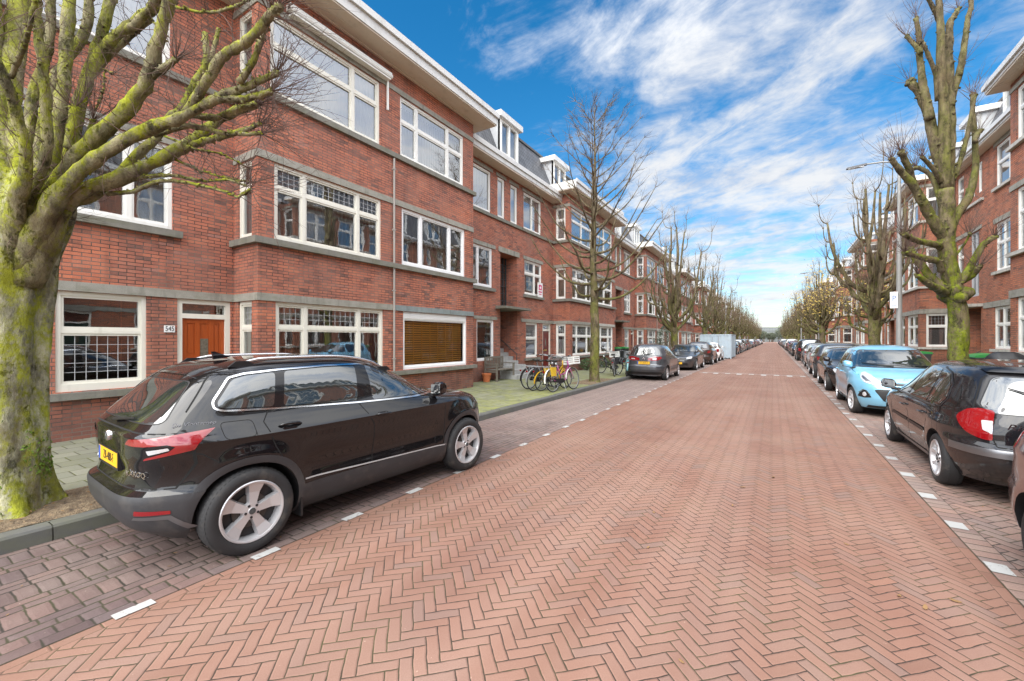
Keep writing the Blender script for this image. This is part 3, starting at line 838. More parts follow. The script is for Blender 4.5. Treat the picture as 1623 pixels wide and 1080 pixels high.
def left_D(k, first=False, brick='brick', rr=None):
    """near half: recessed wall with front door, then the near half of the bay"""
    y0 = 4.37 + 14.8 * k; yj = y0 + 3.49
    ya = -4.0 if first else y0 - 3.2
    par = empty('terraced_house', (XL_M, (ya + yj) / 2, 0))
    par_inv = Matrix.Translation(par.location).inverted()
    ch0 = set(bpy.data.objects)
    rr = rr or random.Random(k * 7 + 1)
    C = lambda *o: rr.choice(o)
    dx = (3.39, 4.30) if first else (y0 - 1.14, y0 - .27)
    gw = (1.82, 2.94) if first else (y0 - 2.76, y0 - 1.66)
    fw = (1.30, 3.32) if first else (y0 - 2.88, y0 - 1.24)
    f2w = (1.30, 3.29) if first else (y0 - 2.96, y0 - 1.30)
    hm = [(*gw, *LV['g']), (dx[0], dx[1], .13, 2.49), (*fw, *LV['f1']), (*f2w, *LV['f2'])]
    w = MB(); F = front(XL_M, 1); panel(w, F, ya, y0, -.1, TOPM + .35, hm)
    FR = side(y0, -1); su = (-9.29, -8.76)
    panel(w, FR, XL_M, XL_B, -.1, TOPB, [(*su, *LV['g']), (*su, *LV['f1']), (*su, *LV['f2'])])
    FB = front(XL_B, 1); hb = (y0 + .35, y0 + 3.12)
    hw = {'g': (y0 + .35, y0 + 3.12), 'f1': (y0 + .32, y0 + 3.05), 'f2': (y0 + .24, y0 + 3.01)}
    panel(w, FB, y0, yj, -.1, TOPB, [(*hw[f], *LV[f]) for f in ('g', 'f1', 'f2')])
    bk = MB(); bk.face([(-18, ya, 0), (-18, yj, 0), (-18, yj, 11.2), (-18, ya, 11.2)]); bk.face([(-18, ya, 0), (XL_M, ya, 0), (XL_M, ya, 8.9), (-10.35, ya, 11.2), (-18, ya, 11.2)]); bk.build('back_wall', W[brick], par, recalc=False)
    w.build('wall', W[brick], par, recalc=False)
    left_common(par, ya, yj, y0, yj)
    # stone courses
    st = []
    st.append((XL_M - .02, XL_M + .028, ya, y0 - .03, 2.495, 2.645)); st.append((XL_M, XL_B + .028, y0 - .028, y0 - .0, 2.495, 2.645)); st.append((XL_B - .02, XL_B + .028, y0, yj, 2.495, 2.645))
    st.append((XL_B - .02, XL_B + .025, y0, yj, 5.305, 5.455)); st.append((XL_M, XL_B + .025, y0 - .025, y0, 5.305, 5.455))
    st.append((XL_B - .02, XL_B + .025, y0, yj, 8.305, 8.44)); st.append((XL_M, XL_B + .025, y0 - .025, y0, 8.305, 8.44))
    st.append((XL_M - .02, XL_M + .025, fw[0] - .12, fw[1] + .12, 5.305, 5.455)); st.append((XL_M - .02, XL_M + .025, f2w[0] - .12, f2w[1] + .12, 8.305, 8.44))
    bands(par, st, 'stone_band', 'stone' if k != 1 else 'stone')
    si = []
    for z0, z1, pr in ((3.61, 3.735, .10), (6.53, 6.655, .08)):
        si.append((XL_B - .1, XL_B + pr, y0 - pr, yj, z0, z1)); si.append((XL_M, XL_B - .1, y0 - pr, y0 - .001, z0, z1))
    si.append((XL_M - .1, XL_M + .09, fw[0] - .12, fw[1] + .13, 3.61, 3.735)); si.append((XL_M - .1, XL_M + .07, f2w[0] - .2, y0 - .081, 6.53, 6.655))
    si.append((XL_M - .1, XL_M + .10, gw[0] - .12, gw[1] + .12, .775, .885)); si.append((XL_B - .1, XL_B + .10, y0 - .10, yj, .775, .885)); si.append((XL_M, XL_B - .1, y0 - .10, y0 - .001, .775, .885))
    bands(par, si, 'sill', 'sill')
    # windows
    m = 'cream' if first else 'white'
    if first:
        gwin = window(par, F, *gw, *LV['g'], (1,), .60, 'cream', 'dark', ('low',), lowframe=.05)
    else: window(par, F, *gw, *LV['g'], (1,), .55, m, C('grey_net', 'sides', 'half'), ('top',))
    window(par, F, *fw, *LV['f1'], (1.35, .55) if first else (1, .62), None if first else .62, 'white', 'grey_net')
    window(par, F, *f2w, *LV['f2'], (1,) if first else (1, 1), None, 'white', 'net')
    for f in ('g', 'f1', 'f2'):
        window(par, FR, *su, *LV[f], (1,), .66 if f != 'f2' else .62, m, {'g': 'cream_net', 'f1': 'grey_net', 'f2': 'net'}[f] if first else C('grey_net', 'net', 'half', 'sides', 'yellow_net' if k == 2 else 'net'), ('top',) if f == 'g' else ())
    if first:
        window(par, FB, *hw['g'], *LV['g'], (.62, 1.45, .70), .665, 'cream', 'grey_net', ('top',), lowframe=.04, cw=-.24)
        window(par, FB, *hw['f1'], *LV['f1'], (.62, 1.45, .66), .68, 'cream', 'grey_net', ('top',))
        window(par, FB, *hw['f2'], *LV['f2'], (2.0, .77), .63, 'cream', 'net')
        a = MB(); a.tube([(XL_B + .14, y0 + .55, 8.52), (XL_B + .14, y0 + 3.27, 8.52)], .055, 12); a.box(XL_B + .03, XL_B + .18, y0 + .55, y0 + 3.25, 8.475, 8.60); a.box(XL_B + .03, XL_B + .19, y0 + .6, y0 + 3.2, 8.40, 8.43)
        aw = a.build('awning', W['white'], par)
        a = MB(); a.box(XL_B + .06, XL_B + .10, y0 + 3.17, y0 + 3.21, 7.65, 8.45); a.build('awning_arm', W['white'], aw)
    else:
        window(par, FB, *hw['g'], *LV['g'], (.62, 1.45, .70), .62, m, C('half', 'sides', 'net'), ('top',))
        window(par, FB, *hw['f1'], *LV['f1'], (.62, 1.45, .66), .66, m, C('sides', 'grey_net', 'net'))
        window(par, FB, *hw['f2'], *LV['f2'], (1, 1), .63, m, C('net', 'sides'))
    door(par, F, dx[0], dx[1], .13, 2.49, 'door_o' if first else C('door_r', 'door_g', 'door_r'), 2.0)
    p = MB(); p.tube([(XL_B + .045, yj - .05, .2), (XL_B + .045, yj - .05, 6.5)], .028, 8)
    for z in (1.2, 3.0, 4.6, 6.2): p.box(XL_B, XL_B + .08, yj - .085, yj - .015, z, z + .03)
    p.build('downpipe', W['pipe'], par)
    v = MB(FB)
    for q in range(4): v.box(yj - .55 + q * .03, yj - .535 + q * .03, .32, .5, -.01, .006)
    v.build('air_vent', W['steel_dk'], par)
    if k >= 1: roof_dormer(par, 1, -9.55, y0 + .25, y0 + 1.75, 9.30, 10.85)
    for o in set(bpy.data.objects) - ch0:
        if o.parent == par: o.matrix_parent_inverse = par_inv
    return par

def left_P(k, brick='brick', rr=None):
    """far half of the bay, then the recessed wall with the open stair porch"""
    y0 = 4.37 + 14.8 * k; yj = y0 + 3.49; ye = y0 + 6.94; yz = y0 + 11.6
    par = empty('terraced_house', (XL_M, (yj + yz) / 2, 0)); par_inv = Matrix.Translation(par.location).inverted(); ch0 = set(bpy.data.objects)
    rr = rr or random.Random(k * 11 + 3); C = lambda *o: rr.choice(o)
    gw = (y0 + 8.35, y0 + 9.50); f1 = (y0 + 8.06, y0 + 9.38); f2 = (y0 + 8.02, y0 + 9.28); n1 = (y0 + 9.76, y0 + 10.29); n2 = (y0 + 10.74, y0 + 11.30)
    po = (y0 + 9.96, y0 + 11.30, .13, 5.28, .02)
    # porch 0.0 deep hole: own recess below
    w = MB(); F = front(XL_M, 1)
    panel(w, F, ye, yz, -.1, TOPM + .35, [(*gw, *LV['g']), (*f1, *LV['f1']), (*f2, *LV['f2']), (*n1, *LV['f2']), (*n2, *LV['f2']), po])
    FB = front(XL_B, 1); hw = {'g': (y0 + 3.80, y0 + 6.60), 'f1': (y0 + 3.75, y0 + 6.50), 'f2': (y0 + 3.69, y0 + 6.43)}
    panel(w, FB, yj, ye, -.1, TOPB, [(*hw[f], *LV[f]) for f in ('g', 'f1', 'f2')])
    panel(w, side(ye, 1), XL_M, XL_B, -.1, TOPB)
    # porch shaft
    a, b_ = po[0], po[1]
    for yy in (a, b_):
        w.face([(XL_M - .02, yy, .1), (XL_M - 2.6, yy, .1), (XL_M - 2.6, yy, 5.28), (XL_M - .02, yy, 5.28)])
    w.face([(XL_M - 2.6, a, .1), (XL_M - 2.6, b_, .1), (XL_M - 2.6, b_, 3.0), (XL_M - 2.6, a, 3.0)]); w.face([(XL_M, a, 5.28), (XL_M, b_, 5.28), (XL_M - 2.6, b_, 5.28), (XL_M - 2.6, a, 5.28)])
    bk = MB(); bk.face([(-18, yj, 0), (-18, yz, 0), (-18, yz, 11.2), (-18, yj, 11.2)]); bk.build('back_wall', W[brick], par, recalc=False)
    w.build('wall', W[brick], par, recalc=False)
    left_common(par, yj, yz, yj, ye)
    st = [(XL_B - .02, XL_B + .025, yj, ye, 5.305, 5.455), (XL_B - .02, XL_B + .025, yj, ye, 8.305, 8.44),
          (XL_M - .02, XL_M + .025, f1[0] - .12, f1[1] + .2, 5.305, 5.455), (XL_M - .02, XL_M + .03, po[0] - .15, po[1] + .15, 5.285, 5.50),
          (XL_M - .02, XL_M + .025, f2[0] - .12, f2[1] + .12, 8.305, 8.44), (XL_M - .02, XL_M + .025, n1[0] - .1, n1[1] + .1, 8.305, 8.44), (XL_M - .02, XL_M + .025, n2[0] - .1, n2[1] + .1, 8.305, 8.44),
          (XL_M - .02, XL_M + .025, gw[0] - .2, gw[1] + .2, 2.495, 2.62)]
    bands(par, st, 'stone_band', 'stone')
    bands(par, [(XL_B - .02, XL_B + .03, yj, ye, 2.495, 2.645)], 'lintel', 'band_blue' if k == 0 else 'stone_w')
    si = [(XL_B - .1, XL_B + .10, yj, ye + .1, 3.61, 3.735), (XL_B - .1, XL_B + .08, yj, ye + .08, 6.53, 6.655), (XL_B - .1, XL_B + .10, yj, ye + .1, .775, .885),
          (XL_M - .1, XL_M + .09, f1[0] - .1, f1[1] + .14, 3.61, 3.735), (XL_M - .1, XL_M + .07, ye + .09, yz, 6.53, 6.655)]
    bands(par, si, 'sill', 'sill')
    c = MB(); c.prism([(XL_M - 2.6, 2.93), (XL_M + .50, 2.96), (XL_M + .50, 3.06), (XL_M - 2.6, 3.09)], 'y', po[0] + .001, po[1] - .001); c.prism([(XL_M + .001, 2.955), (XL_M + .51, 2.965), (XL_M + .51, 3.055), (XL_M + .001, 3.085)], 'y', po[0] - .36, po[1] + .32)
    c.build('canopy', W['sill'], par)
    s = MB(); 
    for i in range(9):
        s.box(XL_M - 2.5 if i > 2 else XL_M + .001, XL_M + .80 - i * .25, po[0] + (.004 if i > 2 else -.05), po[1] - .004 + (.22 if i < 3 else 0), .13 + i * .172, .13 + (i + 1) * .172 - .001)
    s.build('steps', W['step'], par)
    h = MB(); h.tube([(XL_M - 1.9, po[1] - .09, 2.55), (XL_M + .02, po[1] - .09, 1.10), (XL_M + .02, po[1] - .09, .35)], .018, 8); h.build('handrail', W['steel_dk'], par)
    # tall leaded stair window set back in the shaft
    FS = front(XL_M - .55, 1); sw = MB(FS); a, b_ = po[0] + .02, po[1] - .02
    sw.box(a, a + .05, 3.09, 5.27, -.05, .0); sw.box(b_ - .05, b_, 3.09, 5.27, -.05, .0)
    for q in range(1, 5): u = a + (b_ - a) * q / 5; sw.box(u - .014, u + .014, 3.09, 5.27, -.03, .01)
    for q in range(1, 7): v = 3.09 + 2.18 * q / 7; sw.box(a, b_, v - .012, v + .012, -.028, .008)
    so = sw.build('stair_window', W['steel_dk'], par)
    pn = MB(); quad_out(pn, FS, a, b_, 3.09, 5.27, -.03); pn.build('pane', W['glass'], so, recalc=False)
    dk = MB(); quad_out(dk, FS, a, b_, 3.09, 5.27, -.5); dk.build('interior', W['grey_net'], so, recalc=False)
    # windows
    if k == 0:
        window(par, FB, *hw['g'], *LV['g'], (1,), None, 'upvc', 'slats', shutter=.14, cw=-.2)
        window(par, FB, *hw['f1'], *LV['f1'], (.75, 1.35, .7), None, 'upvc', 'grey_net', fr=.075)
        window(par, FB, *hw['f2'], *LV['f2'], (.62, 1.4, .72), .60, 'white', 'net', cw=-.4)
    else:
        window(par, FB, *hw['g'], *LV['g'], (.7, 1.35, .7), .6, 'white', C('half', 'net', 'sides'), ('top',))
        window(par, FB, *hw['f1'], *LV['f1'], (1, 1), .62, 'white', C('net', 'sides', 'grey_net'))
        window(par, FB, *hw['f2'], *LV['f2'], (1, 1), .6, 'white', C('net', 'grey_net'))
    window(par, F, *gw, *LV['g'], (1,), None, 'upvc', 'sides' if k == 0 else C('half', 'net', 'sides'))
    window(par, F, *f1, *LV['f1'], (.42, 1), None, 'upvc', C('grey_net', 'net'))
    window(par, F, *f2, *LV['f2'], (1,), None, 'white', 'net')
    for q in (n1, n2): window(par, F, *q, *LV['f2'], (1,), None, 'white', 'net')
    roof_dormer(par, 1, -9.55, y0 + 10.65, y0 + 12.15 if False else y0 + 11.55, 9.30, 10.85) if k else roof_dormer(par, 1, -9.55, y0 + 10.1, y0 + 11.55, 9.30, 10.85)
    pt = MB(); pt.prism([(-9.2, 8.97), (-9.2, 9.9), (-9.9, 10.9), (-10.5, 10.9), (-10.5, 8.97)], 'y', ye + .15, ye + .45); pt.build('parapet', W['slate_grey'], par)
    for o in set(bpy.data.objects) - ch0:
        if o.parent == par: o.matrix_parent_inverse = par_inv
    return par

XR_B, XR_M = 6.30, 7.50
RV = dict(g=(1.35, 3.0), f1=(4.40, 6.30), f2=(7.70, 9.35))
def right_gutter(par, xf, y0, y1, z):
    c = MB(); c.box(xf - .45, xf + .3, y0, y1, z + .03, z + .24); c.box(xf - .52, xf - .45, y0, y1, z + .12, z + .28); o = c.build('gutter', W['fascia'], par)
    s = MB(); s.box(xf - .42, xf + .3, y0, y1, z - .02, z + .03); s.build('soffit', W['soffit'], o)
def right_roof(par, ya, yb, dorm=()):
    x0, z0, x1, z1 = XR_M + .05, 9.85, XR_M + .95, 12.1
    m = MB(); m.face([(x0, yb, z0), (x0, ya, z0), (x1, ya, z1), (x1, yb, z1)]); rf = m.build('roof', W['tiles'], par, recalc=False)
    t = MB(); t.face([(x1, ya, z1), (16, ya, z1), (16, yb, z1), (x1, yb, z1)]); t.box(x1 - .08, x1 + .08, ya, yb, z1 - .05, z1 + .06); t.build('roof_top', W['roofflat'], rf, recalc=False)
    for a, b_ in dorm: roof_dormer(par, -1, XR_M + .2, a, b_, 10.2, 11.7)
def right_A(k):
    """porch, small windows and the whole bay"""
    y0 = 14.1 + 14.8 * k; ya = y0 - 3.5; yb = y0 + 5.3
    par = empty('terraced_house', (XR_M, (ya + yb) / 2, 0)); par_inv = Matrix.Translation(par.location).inverted(); ch0 = set(bpy.data.objects)
    rr = random.Random(k * 5 + 40); C = lambda *o: rr.choice(o)
    F = front(XR_M, -1); FB = front(XR_B, -1); FR = side(y0, -1)
    po = (ya + .3, ya + 1.6, .13, 3.1, .02); tall = (ya + .5, ya + 1.4, 3.6, 6.4)
    sm = (ya + 2.2, ya + 3.0); n1, n2 = (ya + .2, ya + .62), (ya + .95, ya + 1.37)
    su = (6.52, 7.32); b1, b2 = (y0 + .4, y0 + 2.4), (y0 + 2.9, y0 + 4.9)
    w = MB()
    panel(w, F, ya, y0, -.1, 9.7, [po, tall, (*sm, 4.6, 6.2), (*sm, *RV['g']), (*sm, *RV['f2']), (*n1, 8.0, 9.3), (*n2, 8.0, 9.3)])
    panel(w, FR, XR_B, XR_M, -.1, 9.7, [(*su, *RV[f]) for f in RV])
    panel(w, FB, y0, yb, -.1, 9.7, [(*q, *RV[f]) for f in RV for q in (b1, b2)])
    panel(w, side(yb, 1), XR_B, XR_M, -.1, 9.7)
    for yy in po[:2]: w.face([(XR_M + .02, yy, .1), (XR_M + 2.2, yy, .1), (XR_M + 2.2, yy, 3.1), (XR_M + .02, yy, 3.1)])
    w.face([(XR_M + 2.2, po[0], .1), (XR_M + 2.2, po[1], .1), (XR_M + 2.2, po[1], 3.1), (XR_M + 2.2, po[0], 3.1)])
    w.face([(XR_M, po[0], 3.1), (XR_M, po[1], 3.1), (XR_M + 2.2, po[1], 3.1), (XR_M + 2.2, po[0], 3.1)])
    bk = MB(); bk.face([(16, ya, 0), (16, yb, 0), (16, yb, 12.1), (16, ya, 12.1)]); bk.build('back_wall', W['brick_r'], par, recalc=False)
    w.build('wall', W['brick_r'], par, recalc=False)
    bands(par, [(XR_B - .04, XR_B + .02, y0, yb, 3.01, 3.24), (XR_B - .04, XR_M, y0 - .04, y0, 3.01, 3.24), (XR_M - .03, XR_M + .02, ya + 1.9, y0 - .05, 3.01, 3.24),
                (XR_B - .03, XR_B + .02, y0, yb, 6.31, 6.48), (XR_B - .03, XR_M, y0 - .03, y0, 6.31, 6.48), (XR_M - .03, XR_M + .02, ya + .2, y0 - .04, 6.42, 6.60),
                (XR_B - .03, XR_B + .02, y0, yb, 9.36, 9.5), (XR_B - .03, XR_M, y0 - .03, y0, 9.36, 9.5)], 'stone_band', 'stone')
    bands(par, [(XR_B - .11, XR_B + .1, y0 - .11, yb, z, z + .11) for z in (1.23, 4.28, 7.58)] + [(XR_B + .1, XR_M, y0 - .11, y0 - .001, z, z + .11) for z in (1.23, 4.28, 7.58)] + [(XR_M - .09, XR_M + .1, ya, y0 - .12, 7.58, 7.69)], 'sill', 'stone_w')
    c = MB(); c.box(XR_M - .55, XR_M + .1, ya + .1, ya + 1.9, 3.12, 3.24); c.build('canopy', W['stone_w'], par)
    s = MB()
    for i in range(7): s.box(XR_M - .30 + i * .26, XR_M + 2.1, po[0] + .005, po[1] - .005, .13 + i * .175, .13 + (i + 1) * .175 - .001)
    s.build('steps', W['step'], par)
    h = MB(); h.tube([(XR_M + 1.5, po[0] + .08, 2.2), (XR_M - .25, po[0] + .08, 1.05), (XR_M - .25, po[0] + .08, .3)], .018, 8); h.build('handrail', W['steel_dk'], par)
    window(par, F, *tall, (1, 1), None, 'slate_grey', 'grey_net')
    for v in ((4.6, 6.2), RV['g'], RV['f2']): window(par, F, *sm, *v, (1,), .6, 'white', C('grey_net', 'net', 'half'))
    for q in (n1, n2): window(par, F, *q, 8.0, 9.3, (1,), None, 'white', 'grey_net')
    for f in RV:
        window(par, FR, *su, *RV[f], (1,), .62, 'white', 'white_slats' if (f == 'g' and k == 1) else C('grey_net', 'net', 'sides'), ('top',) if f == 'g' else ())
        for q in (b1, b2): window(par, FB, *q, *RV[f], (1, 1), .62, 'white', C('net', 'grey_net', 'sides'))
    right_gutter(par, XR_B, y0 - .4, yb + .4, 9.68); right_gutter(par, XR_M, ya, y0 - .401, 9.55)
    right_roof(par, ya, yb, [(ya + 1.2, ya + 2.8), (y0 + 2, y0 + 3.6)])
    p = MB(); p.tube([(XR_M - .05, y0 - .25, .2), (XR_M - .05, y0 - .25, 9.5)], .035, 8); p.build('downpipe', W['pipe'], par)
    for o in set(bpy.data.objects) - ch0:
        if o.parent == par: o.matrix_parent_inverse = par_inv
    return par
def right_B(k):
    y0 = 14.1 + 14.8 * k; ya = y0 + 5.3; yb = y0 + 11.3
    par = empty('terraced_house', (XR_M, (ya + yb) / 2, 0)); par_inv = Matrix.Translation(par.location).inverted(); ch0 = set(bpy.data.objects)
    rr = random.Random(k * 5 + 80); C = lambda *o: rr.choice(o)
    F = front(XR_M, -1); w = MB()
    wl = [(y0 + 8.45, y0 + 10.35, 'g'), (y0 + 8.55, y0 + 10.2, 'f1'), (y0 + 8.6, y0 + 10.2, 'f2'), (y0 + 5.8, y0 + 7.2, 'f1'), (y0 + 5.8, y0 + 7.2, 'f2')]
    dr = (y0 + 6.0, y0 + 6.95)
    panel(w, F, ya, yb, -.1, 9.7, [(a, b, *RV[f]) for a, b, f in wl] + [(*dr, .13, 3.0)])
    bk = MB(); bk.face([(16, ya, 0), (16, yb, 0), (16, yb, 12.1), (16, ya, 12.1)]); bk.build('back_wall', W['brick_r'], par, recalc=False)
    w.build('wall', W['brick_r'], par, recalc=False)
    bands(par, [(XR_M - .03, XR_M + .02, a - .15, b + .15, RV[f][1] + .005, RV[f][1] + .2) for a, b, f in wl if f != 'g'] + [(XR_M - .03, XR_M + .02, ya, yb, 3.01, 3.24)], 'stone_band', 'stone')
    bands(par, [(XR_M - .10, XR_M + .1, a - .12, b + .12, RV[f][0] - .12, RV[f][0] - .01) for a, b, f in wl], 'sill', 'stone_w')
    for a, b, f in wl: window(par, F, a, b, *RV[f], (1, .55) if f != 'f2' else (.5, 1), .58, 'white', C('grey_net', 'sides', 'net') if k else {'g': 'sides', 'f1': 'grey_net', 'f2': 'net'}[f])
    door(par, F, *dr, .13, 3.0, C('door_g', 'door_r'), 2.35)
    right_gutter(par, XR_M, ya + .4, yb, 9.55); right_roof(par, ya, yb, [(y0 + 8.6, y0 + 10.2)])
    for o in set(bpy.data.objects) - ch0:
        if o.parent == par: o.matrix_parent_inverse = par_inv
    return par

def relabel(o, l, g): tag(o, l, 'house', g)
GL, GR = 'brick terraced houses on the left side of the street', 'brick terraced houses on the right side of the street'
houses = {}
o = left_D(0, True); relabel(o, 'red brick house with orange front door and leaded bay windows behind the black SUV', GL)
o = left_P(0); relabel(o, 'brick house with wide orange slatted blind and open stair porch behind the bench', GL)
o = left_D(1); relabel(o, 'brick house with a dark red front door beside the parked bicycles', GL)
lp1 = left_P(1); relabel(lp1, 'brick house half bay with grey bins at its stair porch behind the grey hatchback', GL)
ld2 = left_D(2); relabel(ld2, 'brick house with an ochre curtain in its bay behind the grey hatchback and saloon', GL)
lp2 = left_P(2); relabel(lp2, 'brick bay house behind the pollarded tree by the dark SUV', GL)
Tp, Td = tree_of(lp1), tree_of(ld2)
for k in range(3, 15):
    for T, base in ((Td, 2), (Tp, 1)):
        o = copy_tree(T); o.location.y += 14.8 * (k - base)
        relabel(o, ('brick house behind the blue steel site container' if k == 3 and T is Td else 'brick bay house just past the blue steel site container' if k == 3 else 'distant brick terraced house half hidden by the left row of bare trees'), GL if k == 3 else 'distant left terraced houses')
ra0 = right_A(0); relabel(ra0, 'red brick bay house at the right edge behind the covered motorcycle', GR)
rb0 = right_B(0); relabel(rb0, 'flat brick house front beside the green lidded bin behind the mossy pollarded tree', GR)
ra1 = right_A(1); relabel(ra1, 'orange brick house with bay and white slatted blind behind the lamp post', GR)
rb1 = right_B(1); relabel(rb1, 'orange brick house front between the lamp post and the second pollarded tree', GR)
Ta, Tb = tree_of(ra1), tree_of(rb1)
for k in [-1] + list(range(2, 14)):
    for T in (Ta, Tb):
        o = copy_tree(T); o.location.y += 14.8 * (k - 1)
        relabel(o, ('orange brick bay house behind the second pollarded tree on the right' if T is Ta else 'orange brick house front just past the second pollarded tree on the right') if k == 2 else 'brick house on the right opposite the large mossy tree' if k < 0 else 'distant brick terraced house half hidden by the right row of bare trees', GR if k in (2, -1) else 'distant right terraced houses')
# ------------------------------------------------------------------ cars
# local frame: x forward, y left, z up, origin on the ground midway between the axles
def dens(prof, step=.035):
    out = [prof[0]]
    for a, b in zip(prof[:-1], prof[1:]):
        n = max(1, int(math.hypot(b[0]-a[0], b[1]-a[1]) / step))
        for i in range(1, n + 1): out.append((a[0]+(b[0]-a[0])*i/n, a[1]+(b[1]-a[1])*i/n))
    return out
class Car:
    def __init__(s, sp):
        s.sp = sp
        s.fx = pchip([(z, x) for x, z in sp['front']]); s.rx = pchip([(z, x) for x, z in sp['rear']]); s.wz = pchip(sp['width'])
        s.nf = pchip(sp.get('nf', [(0, 3.4), (.9, 3.6), (1.1, 3.2), (1.7, 3.0)])); s.nr = pchip(sp.get('nr', [(0, 5.0), (.9, 5.2), (1.1, 5.0), (1.7, 3.6)]))
        s.top = sp['front'][-1][1]; s.wb = sp['wb'] / 2; s.wr = sp.get('wr', .335); s.N = 128
        s.make()
    def zs(s):
        z0 = s.sp['front'][0][1]; n = 46; base = [z0 + (s.top - z0) * i / n for i in range(n)]
        # refine where the hood and roof are nearly flat
        out = []
        for a, b in zip(base, base[1:] + [s.top]):
            L = max(abs(s.fx(b) - s.fx(a)), abs(s.rx(b) - s.rx(a)), abs(s.wz(b) - s.wz(a)) * 1.6)
            k = max(1, min(9, int(L / .06)))
            out += [a + (b - a) * i / k for i in range(k)]
        t = s.top
        out = [z for z in out if z < t - .012] + [t - .008, t - .004, t - .0015, t - .0002]
        return out
    def ring(s, z):
        xf, xr, w = s.fx(z), s.rx(z), s.wz(z); xc = (xf + xr) / 2; a = max((xf - xr) / 2, .004); nf, nr = s.nf(z), s.nr(z); w = max(w, .003)
        pts = []; M = 720
        for i in range(M + 1):
            t = math.pi * i / M; c, q = math.cos(t), math.sin(t); n = nf if c > 0 else nr
            pts.append((xc + a * math.copysign(abs(c) ** (2 / n), c), w * abs(q) ** (2 / n)))
        # resample half outline by arc length
        L = [0.0]
        for p, q in zip(pts[:-1], pts[1:]): L.append(L[-1] + math.hypot(q[0]-p[0], q[1]-p[1]))
        H = s.N // 2; half = []; j = 0
        for i in range(H + 1):
            d = L[-1] * i / H
            while j < M - 1 and L[j + 1] < d: j += 1
            f = (d - L[j]) / max(L[j + 1] - L[j], 1e-9); f = min(max(f, 0), 1)
            half.append((pts[j][0] + (pts[j+1][0]-pts[j][0]) * f, pts[j][1] + (pts[j+1][1]-pts[j][1]) * f))
        full = half + [(x, -y) for x, y in half[-2:0:-1]]
        out = []
        fl = s.sp.get('flare', .022); sc = s.sp.get('scoop', .014)
        for x, y in full:
            if abs(y) > .3 * w and z < 1.0:
                sg = 1 if y > 0 else -1
                for ax in (s.wb, -s.wb):
                    d = math.hypot(x - ax, (z - s.wr) * .95); y += sg * fl * math.exp(-((d - s.wr - .07) / .085) ** 2)
                y -= sg * sc * math.exp(-((z - .57) / .10) ** 2) * (1 / (1 + math.exp((abs(x) - s.wb + .42) * 14)))
                cz = s.sp.get('crease', .80); y += sg * .007 * math.exp(-((z - cz) / .022) ** 2)
            out.append((x, y, z))
        return out
    def make(s):
        V, Fc = [], []; rings = []
        for z in s.zs():
            r = s.ring(z); rings.append(list(range(len(V), len(V) + len(r)))); V += r
        n = s.N
        for a, b in zip(rings[:-1], rings[1:]):
            for k in range(n):
                j = (k + 1) % n; Fc.append((a[k], a[j], b[j], b[k]))
        Fc.append(tuple(rings[0][::-1])); Fc.append(tuple(rings[-1]))
        s.V, s.F = V, Fc
        me = bpy.data.meshes.new('body'); me.from_pydata(V, [], Fc)
        bm = bmesh.new(); bm.from_mesh(me); bmesh.ops.recalc_face_normals(bm, faces=bm.faces[:]); bm.to_mesh(me); bm.free()
        me.polygons.foreach_set('use_smooth', [True] * len(me.polygons))
        s.me = me; me.update()
        s.nrm = [v.normal.copy() for v in me.vertices]
        tr = []
        for f in Fc[:-2]: tr += [(f[0], f[1], f[2]), (f[0], f[2], f[3])]
        s.tr = tr; s.bvh = BVHTree.FromPolygons([Vector(v) for v in V], tr)
    def hit(s, o, d):
        loc, nr, i, dist = s.bvh.ray_cast(o, d)
        if loc is None:
            loc, nr, i, dist = s.bvh.find_nearest(o + d * 9.0)
        a, b, c = s.tr[i]; A, B, Cc = Vector(s.V[a]), Vector(s.V[b]), Vector(s.V[c])
        # barycentric smooth normal
        v0, v1, v2 = B - A, Cc - A, loc - A
        d00, d01, d11, d20, d21 = v0.dot(v0), v0.dot(v1), v1.dot(v1), v2.dot(v0), v2.dot(v1)
        den = d00 * d11 - d01 * d01
        if abs(den) < 1e-14: return loc, s.nrm[a]
        v = (d11 * d20 - d01 * d21) / den; w = (d00 * d21 - d01 * d20) / den
        return loc, (s.nrm[a] * (1 - v - w) + s.nrm[b] * v + s.nrm[c] * w).normalized()
    def ray(s, view, u, z):
        """view: 'L','R' (u = x), 'front','rear' (u = y), 'cRL'.. corner views, 'top' (u=x, z=y)"""
        if view in ('L', 'R'):
            sg = 1 if view == 'L' else -1; return Vector((u, sg * 9, z)), Vector((0, -sg, 0))
        if view == 'front': return Vector((9, u, z)), Vector((-1, 0, 0))
        if view == 'rear': return Vector((-9, u, z)), Vector((1, 0, 0))
        if view == 'top': return Vector((u, z, 9)), Vector((0, 0, -1))
        # corner: first letter F/B, second L/R ; u measured along tangent growing toward the car's middle side
        sx = 1 if view[0] == 'F' else -1; sy = 1 if view[1] == 'L' else -1; q = .70711
        n = Vector((sx * q, sy * q, 0)); t = Vector((-sx * q, sy * q, 0))
        return n * 9 + t * u + Vector((0, 0, z)), -n
    def mesh_from(s, name, tris, P2, view, off, mat, par):
        pts, nr = [], []
        for u, z in P2:
            o, d = s.ray(view, u, z); p, n = s.hit(o, d); pts.append(p + n * off); nr.append(n)
        me = bpy.data.meshes.new(name); 
        F2 = []
        for f in tris:
            a, b, c = (pts[i] for i in f[:3])
            nn = (b - a).cross(c - a)
            F2.append(tuple(f) if nn.dot(nr[f[0]]) > 0 else tuple(f[::-1]))
        me.from_pydata(pts, [], F2); me.materials.append(mat)
        me.polygons.foreach_set('use_smooth', [True] * len(F2))
        me.normals_split_custom_set_from_vertices(nr)
        return link(name, me, par)
